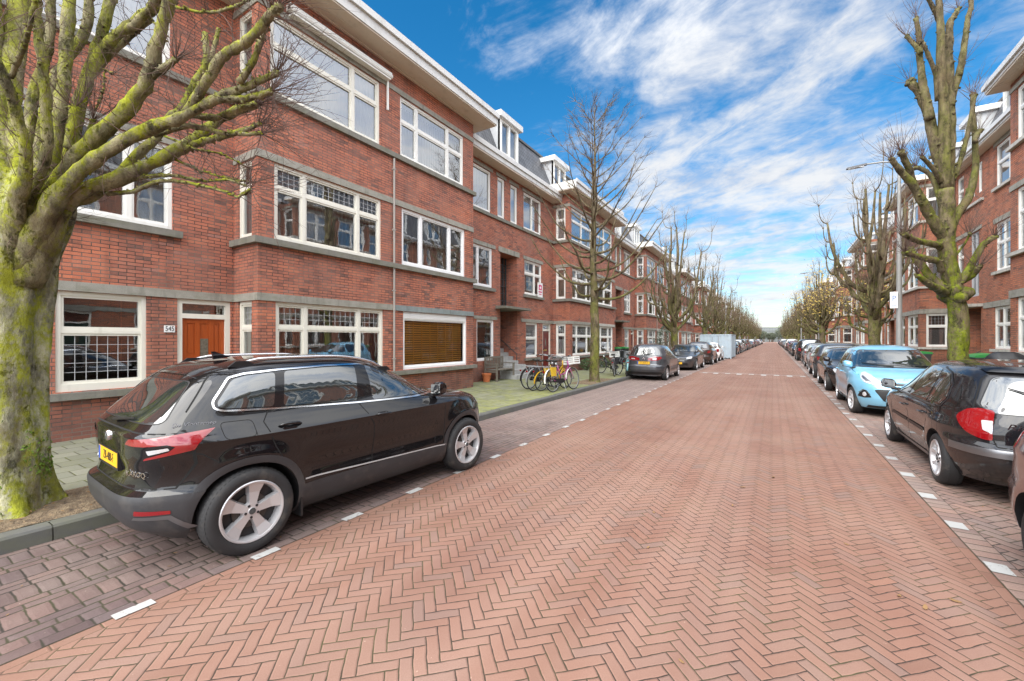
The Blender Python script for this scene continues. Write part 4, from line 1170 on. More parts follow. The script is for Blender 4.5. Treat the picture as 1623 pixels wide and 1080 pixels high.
    def patch(s, name, poly, view, off, mat, par, res=.05):
        bm = bmesh.new(); vs = [bm.verts.new((u, z, 0)) for u, z in poly]; bm.faces.new(vs)
        bmesh.ops.triangulate(bm, faces=bm.faces[:])
        for it in range(5):
            E = [e for e in bm.edges if e.calc_length() > res * 1.6]
            if not E: break
            bmesh.ops.subdivide_edges(bm, edges=E, cuts=1); bmesh.ops.triangulate(bm, faces=[f for f in bm.faces if len(f.verts) > 3])
        bm.verts.index_update()
        P2 = [(v.co.x, v.co.y) for v in bm.verts]; T = [tuple(v.index for v in f.verts) for f in bm.faces]; bm.free()
        return s.mesh_from(name, T, P2, view, off, mat, par)
    def ribbon(s, name, lines, view, width, off, mat, par, closed=False, step=.04):
        P2, T = [], []
        for ln in lines:
            pts = list(ln) + ([ln[0]] if closed else []); pts = dens(pts, step); n = len(pts); st = len(P2)
            for i, (u, z) in enumerate(pts):
                if closed: a, b = pts[i - 1 if i else n - 2], pts[i + 1 if i < n - 1 else 1]
                else: a, b = pts[max(i - 1, 0)], pts[min(i + 1, n - 1)]
                du, dz = b[0]-a[0], b[1]-a[1]; L = math.hypot(du, dz) or 1
                P2 += [(u - dz / L * width / 2, z + du / L * width / 2), (u + dz / L * width / 2, z - du / L * width / 2)]
            for i in range(n - 1): k = st + 2 * i; T.append((k, k + 1, k + 3, k + 2))
        return s.mesh_from(name, T, P2, view, off, mat, par)

def round_poly(pts, r=.03, k=4):
    out = []; n = len(pts)
    for i in range(n):
        p0, p1, p2 = Vector(pts[i - 1]), Vector(pts[i]), Vector(pts[(i + 1) % n])
        a, b = (p0 - p1), (p2 - p1); ra = min(r, a.length * .45, b.length * .45)
        A, B = p1 + a.normalized() * ra, p1 + b.normalized() * ra
        for j in range(k + 1):
            t = j / k; q = A * (1 - t) ** 2 + p1 * 2 * t * (1 - t) + B * t * t; out.append((q.x, q.y))
    return out

WHEELS = {}; W['disc'] = plain('brake_disc', (.07, .065, .06), .5, .6)
def wheel_meshes(r, style):
    key = (round(r, 3), style)
    if key in WHEELS: return WHEELS[key]
    rr = r * .685; hw = .105 if r > .33 else .09
    t = MB(); prof = [(rr, -hw + .012), (rr + .018, -hw), (r - .06, -hw - .006), (r - .022, -hw + .004), (r - .006, -hw + .025), (r, -hw + .05), (r, hw - .05), (r - .006, hw - .025), (r - .022, hw - .004), (r - .06, hw + .006), (rr + .018, hw), (rr, hw - .012)]
    t.lathe(prof, 56)
    for k in range(56):   # shoulder blocks of the tread
        a = 2 * math.pi * k / 56
        for sg in (-1, 1):
            c, q = math.cos(a), math.sin(a); c2, q2 = math.cos(a + .065), math.sin(a + .065)
            y0, y1 = sg * (hw - .052), sg * (hw - .016)
            ro = r + .004
            t.face([(ro * c, y0, ro * q), (ro * c2, y0, ro * q2), ((ro - .012) * c2, y1, (ro - .012) * q2), ((ro - .012) * c, y1, (ro - .012) * q)])
            t.face([(ro * c, y0, ro * q), ((ro - .012) * c, y1, (ro - .012) * q), ((ro - .03) * c, y1, (ro - .03) * q), ((ro - .03) * c, y0, (ro - .03) * q)])
    tm = t.build('tyre', W['tyre'], None, True, angle=40)
    b = MB()
    # outer (+y) is the visible side; lip and barrel
    b.lathe([(rr + .006, hw - .014), (rr + .010, hw - .004), (rr + .002, hw + .002), (rr - .012, hw - .004), (rr - .022, hw - .03), (rr - .026, -hw + .02)], 56, m=0)
    b.lathe([(.001, hw - .085), (rr - .024, hw - .085)], 40, m=1)
    b.lathe([(.03, hw - .062), (.135, hw - .062), (.135, hw - .08)], 32, m=2)
    n, hub, w0, w1, face, dish = {'five': (5, .064, .062, .132, 0, .010), 'seven': (7, .055, .032, .055, 0, .01), 'multi': (10, .055, .022, .030, 0, .01), 'cap': (9, .07, .05, .075, 0, .004), 'twin': (5, .06, .04, .075, 0, .014)}[style]
    b.lathe([(.001, hw - .018), (hub * .45, hw - .017), (hub * .5, hw - .022), (hub, hw - .024), (hub + .012, hw - .05)], 28, m=0)
    b.lathe([(.001, hw - .013), (.024, hw - .014), (.027, hw - .018)], 20, m=3)
    for k in range(n):
        a = 2 * math.pi * (k + .25) / n; ca, sa = math.cos(a), math.sin(a)
        def P(rad, tt, y): return (rad * ca - tt * sa, y, rad * sa + tt * ca)
        segs = [(hub * .72, w0 / 2, hw - .024), ((hub + rr) / 2, (w0 + w1) / 4 * .96, hw - .020 - dish), (rr - .012, w1 / 2, hw - .008)]
        for (ra, ta, ya), (rb, tb, yb) in zip(segs[:-1], segs[1:]):
            e = .006
            b.face([P(ra, -ta + e, ya), P(ra, ta - e, ya), P(rb, tb - e, yb), P(rb, -tb + e, yb)], 0)
            for sg in (-1, 1):
                b.face([P(ra, sg * (ta - e), ya), P(rb, sg * (tb - e), yb), P(rb, sg * (tb + .004), yb - .045), P(ra, sg * (ta + .004), ya - .045)], 0)
        if style in ('five', 'twin', 'seven'):
            a2 = a + math.pi / n if style == 'five' else a; 
            px, pz = .050 * math.cos(a2), .050 * math.sin(a2)
            b.lathe([(.001, hw - .0225), (.009, hw - .0225), (.0095, hw - .019), (.0105, hw - .019), (.0105, hw - .03)], 10, 'y', (px, 0, pz), m=1)
    rm = b.build('rim', [W['rim'], W['rim_d'], W['disc'], W['steel_dk']], None, True, recalc=False, angle=35)
    bm = bmesh.new(); bm.from_mesh(rm.data)
    for f in bm.faces:
        pass
    bmesh.ops.recalc_face_normals(bm, faces=bm.faces[:]); bm.to_mesh(rm.data); bm.free()
    res = (tm.data, rm.data)
    bpy.data.objects.remove(tm); bpy.data.objects.remove(rm)
    WHEELS[key] = res
    return res

def add_wheels(car, par, style, steer=0.0):
    tm, rm = wheel_meshes(car.wr, style); tr = car.sp.get('track', .80)
    rr = random.Random(len(par.name) + int(car.wb * 100))
    for sx in (1, -1):
        for sy in (1, -1):
            w = empty('wheel'); w.parent = par; w.location = (sx * car.wb, sy * (tr - .0), car.wr - .004)
            w.rotation_euler = (0, rr.uniform(0, 6.28), (0 if sy > 0 else math.pi) + (steer if sx > 0 else 0))
            w.rotation_mode = 'XYZ'
            link('tyre', tm, w); link('rim', rm, w)

def body_cut(car, par, paint, skirt=None):
    """cut wheel arches, split a plastic skirt off; returns the body"""
    me = car.me.copy(); me.materials.clear(); me.materials.append(paint); me.materials.append(W['black'])
    o = link('body', me)
    ra = car.sp.get('arch', car.wr + .045)
    tmp = []
    for sx in (1, -1):
        for sy in (1, -1):
            c = MB(); c.lathe([(.0005, -.34), (ra, -.34), (ra, .45), (.0005, .45)], 48, 'y', (sx * car.wb, sy * (car.sp['width_max'] - .02), car.wr + .005))
            for i in range(len(c.m)): c.m[i] = 1
            k = c.build('cutter', [paint, W['black']]); tmp.append(k)
            k.data.polygons.foreach_set('material_index', [1] * len(k.data.polygons))
            md = o.modifiers.new('b', 'BOOLEAN'); md.object = k; md.operation = 'DIFFERENCE'; md.solver = 'EXACT'
    bpy.context.view_layer.update()
    dg = bpy.context.evaluated_depsgraph_get(); new = bpy.data.meshes.new_from_object(o.evaluated_get(dg))
    bpy.data.objects.remove(o)
    for k in tmp: bpy.data.objects.remove(k)
    bm = bmesh.new(); bm.from_mesh(new)
    parts = {}
    if skirt:
        sel = [f for f in bm.faces if f.material_index == 0 and skirt(f.calc_center_median())]
        b2 = bm.copy(); idx = {f.index for f in sel}; b2.faces.ensure_lookup_table()
        bmesh.ops.delete(b2, geom=[f for f in b2.faces if f.index not in idx], context='FACES')
        for v in b2.verts: v.co += v.normal * .004
        m2 = bpy.data.meshes.new('bumper'); b2.to_mesh(m2); b2.free(); m2.materials.clear(); m2.materials.append(W['plastic'])
        link('bumper', m2, par)
        bmesh.ops.delete(bm, geom=sel, context='FACES')
    bm.to_mesh(new); bm.free()
    new.polygons.foreach_set('use_smooth', [True] * len(new.polygons)); new.set_sharp_from_angle(angle=R(38))
    return link('body', new, par)

def mirror(car, par, x, z, w, mat, col2, sz=(.10, .125, .085)):
    w = min(w, car.hit(*car.ray('L', x, z - .07))[0].y + .01)
    for sy in (1, -1):
        b = MB()
        pr = []
        n = 14; m = 10
        for i in range(m + 1):
            t = i / m; ry = t  # along width
            sc = (1 - abs(2 * t - 1) ** 3.2) ** .5 * .94 + .06
            ring = []
            for k in range(n):
                a = 2 * math.pi * k / n; cx, cz = math.cos(a), math.sin(a)
                px = sz[0] * math.copysign(abs(cx) ** .75, cx) * sc * (1.15 if cx > 0 else .55)
                pz = sz[2] * math.copysign(abs(cz) ** .7, cz) * sc
                ring.append((x + px + .02 - .03 * t, sy * (w + .012 + sz[1] * 1.75 * t), z + pz + .02 * t))
            pr.append(ring)
        for a, c in zip(pr[:-1], pr[1:]):
            for k in range(n): j = (k + 1) % n; b.face([a[k], a[j], c[j], c[k]])
        b.face(pr[0][::-1]); b.face(pr[-1])
        o = b.build('mirror', mat, par, True)
        st = MB(); st.box(x - .03, x + .05, min(sy * (w - .03), sy * (w + .07)), max(sy * (w - .03), sy * (w + .07)), z - .085, z - .05); st.build('mirror_foot', W['black'], o)
        gl = MB(); gl.face([(x - .045, sy * (w + .045), z - .055), (x - .048, sy * (w + .20), z - .04), (x - .048, sy * (w + .20), z + .075), (x - .045, sy * (w + .045), z + .06)]); gl.build('mirror_glass', W['cgl'], o, recalc=False)

def handle(car, par, view, x, z, mat):
    o, d = car.ray(view, x, z); p, n = car.hit(o, d)
    b = MB(); t = []
    for i in range(9):
        s_ = -1 + i / 4; q, nn = car.hit(*car.ray(view, x + s_ * .095, z + s_ * -.004)); t.append(tuple(q + nn * (.006 + .026 * (1 - abs(s_) ** 4))))
    b.tube(t, [.006, .011, .012, .012, .012, .012, .013, .013, .008], 8)
    b.build('door_handle', mat, par, True)
    car.patch('handle_cup', round_poly([(x - .07, z - .030), (x + .06, z - .030), (x + .06, z + .022), (x - .07, z + .022)], .02), view, .0012, W['gloss_black'], par)

def plate(car, par, end, z, text, wide=.52, high=.11, y=0.0, tilt=0.0):
    o, d = car.ray(end, y, z); p, n = car.hit(o, d); sg = -1 if end == 'rear' else 1
    b = MB(); x = p.x + sg * .012
    b.box(min(x, x - sg * .03), max(x, x - sg * .03), y - wide / 2 - .012, y + wide / 2 + .012, z - high / 2 - .022, z + high / 2 + .008)
    o = b.build('number_plate', W['black'], par)
    f = MB(); xx = x + sg * .002; f.box(min(x, xx), max(x, xx), y - wide / 2, y + wide / 2, z - high / 2, z + high / 2); f.build('plate_face', W['plate_y'], o)
    e = MB(); x3 = x + sg * .003; rt = -1 if end == 'rear' else 1
    ly = y - rt * (wide / 2 - .022); e.box(min(x, x3), max(x, x3), ly - .021, ly + .021, z - high / 2 + .002, z + high / 2 - .002); e.build('plate_band', W['plate_b'], o)
    t = text_mesh('lettering', text, .098, W['ink'], o, .0005, squash=.74); t['label'] = 'black registration characters'
    orient(t, (x + sg * .0035, y + rt * .022, z), (0, rt, 0), (0, 0, 1))
    return o

SPEC = {}
SPEC['suv'] = dict(wb=2.638, wr=.343, arch=.388, width_max=.92, track=.815, flare=.03, scoop=.03, crease=.950,
    front=[(1.92,.20),(2.02,.29),(2.07,.45),(2.08,.60),(2.06,.74),(1.98,.86),(1.82,.96),(1.45,1.02),(1.06,1.075),(.66,1.265),(.30,1.435),(.08,1.508),(-.18,1.553),(-.45,1.572)],
    rear=[(-1.80,.21),(-1.98,.33),(-2.04,.47),(-2.05,.575),(-1.99,.62),(-1.975,.72),(-1.995,.86),(-1.995,1.0),(-1.94,1.08),(-1.79,1.24),(-1.62,1.41),(-1.48,1.492),(-1.2,1.540),(-.85,1.563),(-.45,1.572)],
    width=[(.20,.80),(.30,.865),(.48,.892),(.70,.903),(.86,.914),(.945,.918),(.965,.909),(1.03,.864),(1.10,.818),(1.28,.748),(1.44,.662),(1.485,.615),(1.52,.545),(1.546,.42),(1.56,.30),(1.572,.02)],
    nr=[(0, 5.0), (.9, 5.2), (1.1, 5.4), (1.7, 4.0)])
SPEC['wagon'] = dict(wb=2.41, wr=.29, arch=.325, width_max=.845, track=.735, flare=.012, scoop=.012, crease=.72,
    front=[(2.00,.20),(2.06,.30),(2.10,.45),(2.09,.58),(2.03,.70),(1.85,.80),(1.5,.87),(1.15,.93),(.80,1.10),(.40,1.30),(.22,1.355),(-.05,1.40),(-.5,1.42)],
    rear=[(-1.85,.22),(-1.98,.33),(-2.04,.46),(-2.04,.58),(-1.97,.62),(-1.96,.80),(-1.94,.92),(-1.83,1.12),(-1.70,1.29),(-1.62,1.35),(-1.32,1.395),(-.9,1.415),(-.5,1.42)],
    width=[(.20,.76),(.32,.80),(.5,.835),(.66,.845),(.78,.842),(.90,.815),(1.0,.775),(1.2,.685),(1.3,.635),(1.345,.59),(1.375,.50),(1.40,.36),(1.412,.24),(1.42,.02)],
    nr=[(0, 5.6), (.7, 5.2), (.9, 4.2), (1.1, 3.8), (1.7, 3.2)], nf=[(0, 4.4), (.9, 3.8), (1.1, 3.2), (1.7, 3.0)])
SPEC['hatch'] = dict(wb=2.40, wr=.295, arch=.335, width_max=.85, track=.722, flare=.022, scoop=.03, crease=.86,
    front=[(1.80,.19),(1.86,.28),(1.895,.42),(1.89,.56),(1.84,.70),(1.72,.83),(1.45,.93),(1.10,1.00),(.75,1.18),(.35,1.37),(.15,1.43),(-.15,1.485),(-.5,1.50)],
    rear=[(-1.68,.22),(-1.80,.32),(-1.86,.44),(-1.86,.58),(-1.79,.64),(-1.77,.80),(-1.75,.96),(-1.63,1.16),(-1.50,1.34),(-1.43,1.41),(-1.15,1.465),(-.8,1.49),(-.5,1.50)],
    width=[(.19,.76),(.30,.81),(.48,.84),(.66,.85),(.84,.845),(.95,.815),(1.05,.775),(1.22,.70),(1.36,.625),(1.41,.575),(1.45,.48),(1.48,.34),(1.49,.24),(1.50,.02)],
    nf=[(0, 4.2), (.7, 3.8), (.9, 3.2), (1.1, 3.0), (1.7, 3.0)], nr=[(0, 5.0), (.9, 4.4), (1.1, 3.8), (1.7, 3.4)])
SPEC['maroon'] = dict(SPEC['hatch'], rear=[(x - .27, z) if z < 1.45 else (x - .27 * (1.5 - z) / .05, z) for x, z in SPEC['hatch']['rear']], nr=[(0, 5.6), (.9, 5.0), (1.1, 4.2), (1.7, 3.4)])
SPEC['estate'] = dict(wb=2.70, wr=.32, arch=.36, width_max=.90, track=.79, flare=.018, scoop=.02, crease=.78,
    front=[(2.15,.18),(2.22,.28),(2.27,.42),(2.265,.55),(2.22,.66),(2.08,.77),(1.75,.86),(1.35,.91),(1.05,.96),(.70,1.14),(.30,1.33),(.10,1.39),(-.2,1.43),(-.6,1.445)],
    rear=[(-2.05,.22),(-2.18,.32),(-2.24,.45),(-2.24,.60),(-2.18,.66),(-2.15,.82),(-2.12,.94),(-1.98,1.12),(-1.82,1.29),(-1.74,1.36),(-1.4,1.41),(-1.0,1.435),(-.6,1.445)],
    width=[(.18,.80),(.30,.85),(.48,.885),(.64,.90),(.80,.895),(.90,.87),(.98,.835),(1.15,.75),(1.30,.665),(1.36,.615),(1.39,.54),(1.42,.40),(1.435,.26),(1.445,.02)])
SPEC['sedan'] = dict(SPEC['estate'], rear=[(-2.05,.22),(-2.20,.32),(-2.28,.45),(-2.29,.60),(-2.28,.72),(-2.26,.86),(-2.22,.97),(-1.95,1.03),(-1.55,1.18),(-1.15,1.34),(-.95,1.395),(-.8,1.425),(-.6,1.445)])
SPEC['van'] = dict(wb=2.75, wr=.335, arch=.375, width_max=.92, track=.80, flare=.02, scoop=.02, crease=.85,
    front=[(2.02,.20),(2.10,.30),(2.13,.46),(2.12,.62),(2.06,.80),(1.90,.93),(1.6,1.02),(1.3,1.09),(.95,1.35),(.6,1.58),(.4,1.68),(.1,1.75),(-.5,1.78)],
    rear=[(-1.95,.22),(-2.10,.32),(-2.15,.46),(-2.15,.62),(-2.10,.70),(-2.09,.9),(-2.08,1.1),(-2.02,1.35),(-1.95,1.58),(-1.88,1.68),(-1.6,1.745),(-1.1,1.77),(-.5,1.78)],
    width=[(.2,.82),(.32,.87),(.5,.905),(.7,.92),(.9,.915),(1.02,.89),(1.1,.87),(1.35,.80),(1.6,.70),(1.67,.65),(1.72,.54),(1.755,.38),(1.77,.24),(1.78,.02)])
CARS = {}
def car_of(kind):
    if kind not in CARS: CARS[kind] = Car(SPEC[kind])
    return CARS[kind]

def glasshouse(car, par, wins, rear, wind, gapm='gap', trim=None, tw=.02):
    for v in ('L', 'R'):
        for w in wins: car.patch('side_window', round_poly(w, .035), v, .003, W['cgl'], par, .06)
    car.patch('rear_window', round_poly(rear + [(-u, z) for u, z in rear[::-1]], .05), 'rear', .003, W['cgl'], par, .06)
    car.patch('windscreen', round_poly(wind + [(-u, z) for u, z in wind[::-1]], .05), 'front', .003, W['cgl'], par, .06)
    car.ribbon('window_seal', [round_poly(rear + [(-u, z) for u, z in rear[::-1]], .05)], 'rear', .016, .002, W['black'], par, True)
    car.ribbon('window_seal', [round_poly(wind + [(-u, z) for u, z in wind[::-1]], .05)], 'front', .022, .002, W['black'], par, True)
def gaps(car, par, lines, view, w=.009):
    for ln in lines: car.ribbon('panel_gap', [ln], view, w, .0008, W['gap'], par)
def wiper(car, par, end, y0, z0, y1, z1):
    pts = []
    for i in range(7):
        t = i / 6; p, n = car.hit(*car.ray(end, y0 + (y1 - y0) * t, z0 + (z1 - z0) * t)); pts.append(tuple(p + n * .018))
    b = MB(); b.tube(pts, [.012, .011, .010, .009, .008, .007, .005], 6); b.build('wiper', W['black'], par)
def corner(car, par, name, vF, poly, mat, off=.005, rnd=.02):
    for q in ('L', 'R'): car.patch(name, round_poly(poly, rnd) if rnd else poly, vF + q, off, mat, par, .03)

def generic(kind, paint, wheel, mats=None):
    """plain car of a body kind with all its visible parts (used away from the camera)"""
    car = car_of(kind); par = empty('parked_car'); sp = car.sp
    body_cut(car, par, paint)
    bz = lambda x: 0
    H = car.top; f, r = car.fx, car.rx
    belt = {'suv': 1.06, 'wagon': .92, 'hatch': 1.01, 'estate': .965, 'sedan': .965, 'van': 1.10}[kind]; hd = H - .115
    zt = hd + .005; xa0, xa1 = f(belt + .02) - .20, f(zt) - .26
    xr0, xr1 = r(belt + .05) + .32, r(zt - .02) + .28
    m1 = -.06; L = []
    L.append([(xa0, belt), (m1, belt + .004), (m1 + .05, zt), (xa1 - .02, zt)])
    if kind == 'sedan': L.append([(m1 - .09, belt + .004), (xr0 + .1, belt + .02), (xr1 + .05, zt - .05), (m1 - .05, zt)])
    else:
        m2 = -car.wb + .12
        L.append([(m1 - .09, belt + .004), (m2 - .02, belt + .02), (m2 + .1, zt - .008), (m1 - .05, zt)])
        L.append([(m2 - .10, belt + .022), (xr0, belt + .05), (xr1, zt - .05), (m2 + .03, zt - .01)])
    wr_, wf = car.wz(belt + .05), car.wz(hd)
    glasshouse(car, par, L, [(-wr_ * .80, belt + .06), (-wf * .80, zt - .02)], [(-wr_ * .84, belt + .06), (-wf * .86, zt - .005)])
    wb = car.wb
    for v in ('L', 'R'):
        gaps(car, par, [[(wb - .33, .32), (wb - .34, .6), (xa0 + .06, belt - .02)], [(m1 - .02, .30), (m1 - .02, belt)], [(-wb + .36, .42), (-wb + .30, .62), (-wb + .08, belt)], [(wb - .33, .31), (-wb + .36, .31)]], v)
        for x in (m1 + .14, -wb + .38): handle(car, par, v, x, belt - .13, paint)
    mirror(car, par, xa0 + .02, belt + .07, car.wz(belt) - .02, paint, None)
    zl = {'suv': .80, 'wagon': .64, 'hatch': .74, 'estate': .68, 'sedan': .68, 'van': .80}[kind]
    sx = f(zl) ; w = car.wz(zl); q = .70711
    uf = q * (w - sx) ; 
    corner(car, par, 'headlight', 'F', [(uf - .27, zl - .02), (uf - .22, zl + .05), (uf + .12, zl + .10), (uf + .16, zl + .06), (uf, zl - .04)], W['clear_l'], .005, .03)
    xrr = -r(zl); ur = q * (w - xrr)
    tall = kind in ('van', 'estate', 'hatch')
    corner(car, par, 'tail_light', 'B', [(ur - .16, zl - .02), (ur - .14, zl + (.22 if tall else .16)), (ur + .12, zl + (.24 if tall else .17)), (ur + .10, zl + .02)], W['red_l'], .005, .03)
    car.patch('grille', round_poly([(-.42, zl - .10), (.42, zl - .10), (.46, zl + .02), (-.46, zl + .02)], .04), 'front', .004, W['black'], par)
    car.patch('air_intake', round_poly([(-.55, .30), (.55, .30), (.50, .44), (-.50, .44)], .04), 'front', .004, W['black'], par)
    car.ribbon('badge', [[(-.05, zl - .04), (0, zl), (.05, zl - .04)]], 'front', .02, .008, W['chrome'], par)
    gaps(car, par, [[(-w * .78, zl + .20), (-w * .80, .62), (w * .80, .62), (w * .78, zl + .20)]], 'rear')
    plate(car, par, 'rear', .86 if kind in ('suv', 'van') else .74, mats or 'XS-418-K'); plate(car, par, 'front', .42, mats or 'XS-418-K')
    car.patch('bumper_grille', round_poly([(-.62, .27), (.62, .27), (.60, .38), (-.60, .38)], .03), 'rear', .004, W['plastic'], par)
    add_wheels(car, par, wheel)
    return par

# ---- the black SUV parked beside the camera
def karoq():
    car = car_of('suv'); par = empty('parked_car'); P = mat_carpaint('black_pearl', (.005, .005, .006), dust=.025)
    def skirt(c):
        ax = abs(c.x)
        zc = .60 if c.x < -1.60 else (.50 if c.x > 1.60 else .445)
        return c.z < zc
    body_cut(car, par, P, skirt)
    FW = [(.90,1.072),(.70,1.178),(.50,1.275),(.28,1.375),(.10,1.430),(-.06,1.446),(-.10,1.092)]
    RW = [(-.285,1.105),(-.20,1.449),(-.55,1.450),(-.95,1.438),(-1.02,1.142)]
    QW = [(-1.10,1.148),(-1.03,1.434),(-1.27,1.418),(-1.375,1.392),(-1.505,1.225),(-1.505,1.19),(-1.47,1.176)]
    glasshouse(car, par, [FW, RW, QW], [(-.66,1.10),(-.57,1.26),(-.50,1.385)], [(-.72,1.11),(-.56,1.45)])
    loop = [(.96,1.060),(.74,1.174),(.52,1.282),(.29,1.388),(.10,1.446),(-.12,1.462),(-.55,1.466),(-.98,1.454),(-1.28,1.434),(-1.395,1.408),(-1.535,1.232),(-1.535,1.18),(-1.48,1.157),(-1.1,1.130),(-.3,1.086),(.5,1.058)]
    for v in ('L', 'R'):
        car.patch('pillar_trim', round_poly([(-.10,1.086),(-.06,1.455),(-.20,1.456),(-.285,1.10)], .01), v, .0022, W['gloss_black'], par)
        car.patch('pillar_trim', round_poly([(-1.02,1.14),(-.95,1.43),(-1.03,1.422),(-1.10,1.145)], .01), v, .0022, W['gloss_black'], par)
        car.ribbon('window_trim', [round_poly(loop, .025)], v, .014, .006, W['chrome'], par, True)
        gaps(car, par, [[(.90,.44),(.905,.70),(.92,.92),(.86,1.04)], [(-.165,.40),(-.14,.60),(-.15,.85),(-.285,1.09)], [(-.96,.55),(-1.05,.66),(-1.14,.83),(-1.21,1.04),(-1.14,1.14)], [(-1.54,.78),(-1.64,.86),(-1.74,.89)], [(-1.70,1.17),(-1.54,1.39),(-1.46,1.47)]], v)
        gaps(car, par, [round_poly([(-1.28,.945),(-1.50,.945),(-1.52,1.075),(-1.29,1.07)], .04) + [(-1.28,.945)]], v, .005)
        car.ribbon('sill_trim', [[(.93,.425),(-.14,.457),(-.88,.482)]], v, .013, .007, W['strip'], par)
        handle(car, par, v, -.04, .945, P); handle(car, par, v, -1.01, .985, P)
        for ax in (car.wb, -car.wb):
            ln = []
            for i in range(25):
                a = math.pi * (-.055 + 1.11 * i / 24)
                rad = .412 + .015 * abs(math.sin(2 * a)) ** 2
                ln.append((ax + rad * math.cos(a), car.wr + .005 + rad * math.sin(a) * .985))
            car.ribbon('arch_trim', [ln], v, .060, .007, W['plastic'], par)
    # reflections of a sculpted lower door line
    for v in ('L', 'R'): car.ribbon('door_crease', [[(.80,.53),(-.15,.545),(-.80,.55)]], v, .010, .003, P, par)
    mirror(car, par, .80, 1.115, .835, P, None, (.10, .115, .082))
    # roof rails and spoiler
    for sg in (1, -1):
        b = MB(); pts = []
        for i in range(25):
            t = i / 24; x = .30 - 1.62 * t
            p, n = car.hit(*car.ray('top', x, sg * .545)); e = min(1, min(t, 1 - t) * 9)
            pts.append((x, sg * .545, p.z + .010 + .026 * e))
        b.tube(pts, [.010 + .008 * min(1, min(i, 24 - i) / 3) for i in range(25)], 10)
        rl = b.build('roof_rail', W['chrome_s'], par, True)
        for x in (.24, -1.25):
            ft = MB(); p, n = car.hit(*car.ray('top', x, sg * .545)); ft.prism([(x - .11, p.z - .01), (x + .11, p.z - .01), (x + .05, p.z + .04), (x - .05, p.z + .04)], 'y', sg * .545 - .015, sg * .545 + .015); ft.build('rail_foot', W['black'], rl)
    sp = MB(); a, b_ = [], []
    for i in range(21):
        y = -.50 + 1.0 * i / 20; c = 1 - (abs(y) / .50) ** 3
        a.append((-1.34, y, 1.492 + .030 * c)); b_.append((-1.575 - .025 * c, y, 1.410 + .030 * c))
    for i in range(20):
        sp.face([a[i], a[i+1], b_[i+1], b_[i]]); lo = lambda p: (p[0] + .03, p[1], p[2] - .055)
        sp.face([b_[i], b_[i+1], lo(b_[i+1]), lo(b_[i])]); sp.face([lo(b_[i]), lo(b_[i+1]), (a[i+1][0], a[i+1][1], a[i+1][2]-.09), (a[i][0], a[i][1], a[i][2]-.09)])
    sp.build('spoiler', P, par, True, angle=35)
    fin = MB(); fin.prism([(-1.27, 1.54), (-1.13, 1.56), (-1.26, 1.615), (-1.285, 1.615)], 'y', -.012, .012); fin.build('roof_aerial', P, par)
    # rear lamps: C shaped red with clear insert, at both rear corners
    red = [(-1.105,.950),(-1.06,.992),(-.85,1.008),(-.516,1.045),(-.56,.985),(-.608,.905),(-.75,.880),(-.925,.845),(-.91,.862),(-.755,.905),(-.71,.940),(-.76,.958),(-.90,.948),(-1.02,.945)]
    corner(car, par, 'tail_light', 'B', red, W['red_l'], .006, .006)
    corner(car, par, 'lamp_base', 'B', [(-1.03,.945),(-.76,.956),(-.715,.938),(-.76,.905),(-.91,.862)], W['gloss_black'], .003, .006)
    corner(car, par, 'reversing_light', 'B', [(-.90,.918),(-.755,.936),(-.745,.918),(-.885,.885)], W['clear_l'], .007, .006)
    corner(car, par, 'lamp_edge', 'B', [(-.62,1.005),(-.53,1.038),(-.575,.975),(-.62,.912),(-.66,.912)], W['red_d'], .0075, .004)
    corner(car, par, 'reflector', 'B', [(-.98,.455),(-.97,.492),(-.74,.48),(-.74,.455)], W['red_d'], .008, .008)
    corner(car, par, 'bumper_trim', 'B', [(-1.00,.420),(-.98,.443),(-.74,.445),(-.60,.32),(-.66,.32),(-.76,.415)], W['rim_dk'], .008, .004)
    gaps(car, par, [[(-.76,.625),(-.82,.80),(-.83,1.0),(-.76,1.05)], [(.76,.625),(.82,.80),(.83,1.0),(.76,1.05)], [(-.76,.63),(0,.625),(.76,.63)], [(-.76,1.03),(-.4,1.045),(.4,1.045),(.76,1.03)]], 'rear')
    plate(car, par, 'rear', .80, 'ZR-488-F')
    em = MB(); p, n = car.hit(*car.ray('rear', 0, .965)); em.lathe([(.001, -.012), (.034, -.012), (.043, -.008), (.044, .01)], 28, 'x', (p.x - .004, 0, .965)); eo = em.build('emblem', W['chrome'], par, True)
    em2 = MB(); em2.lathe([(.001, -.0135), (.030, -.0135)], 24, 'x', (p.x - .004, 0, .965)); em2.build('emblem_face', W['steel_dk'], eo)
    em3 = MB(); xx = p.x - .0195
    em3.prism([(-.018, .947), (-.004, .953), (.012, .972), (.020, .986), (.002, .978), (-.012, .965)], 'x', xx, xx + .002); em3.build('emblem_arrow', W['chrome'], eo)
    def rear_text(txt, y, z, size, mat, sq=1.0):
        p, n = car.hit(*car.ray('rear', y, z)); rv = Vector((-n.y * -1, 0, 0)); rt = Vector((0, 0, 1)).cross(n); t = text_mesh('lettering', txt, size, mat, par, .0015, squash=sq)
        orient(t, tuple(p + n * .004), rt, (0, 0, 1)); return t
    rear_text('KAROQ', -.52, .73, .055, W['chrome'], 1.15); rear_text('SKODA', .50, .73, .045, W['chrome'], 1.1)
    p, n = car.hit(*car.ray('R', -1.67, 1.085)); rt = Vector((0, 0, 1)).cross(n); t = text_mesh('lettering', 'De Vlootgroep', .044, W['grey_txt'], par, .0005, shear=.25); orient(t, tuple(p + n * .003), rt, (0, 0, 1))
    wiper(car, par, 'rear', .02, 1.075, -.36, 1.115)
    car.patch('grille', round_poly([(-.55,.70),(.55,.70),(.60,.86),(-.60,.86)], .05), 'front', .004, W['black'], par)
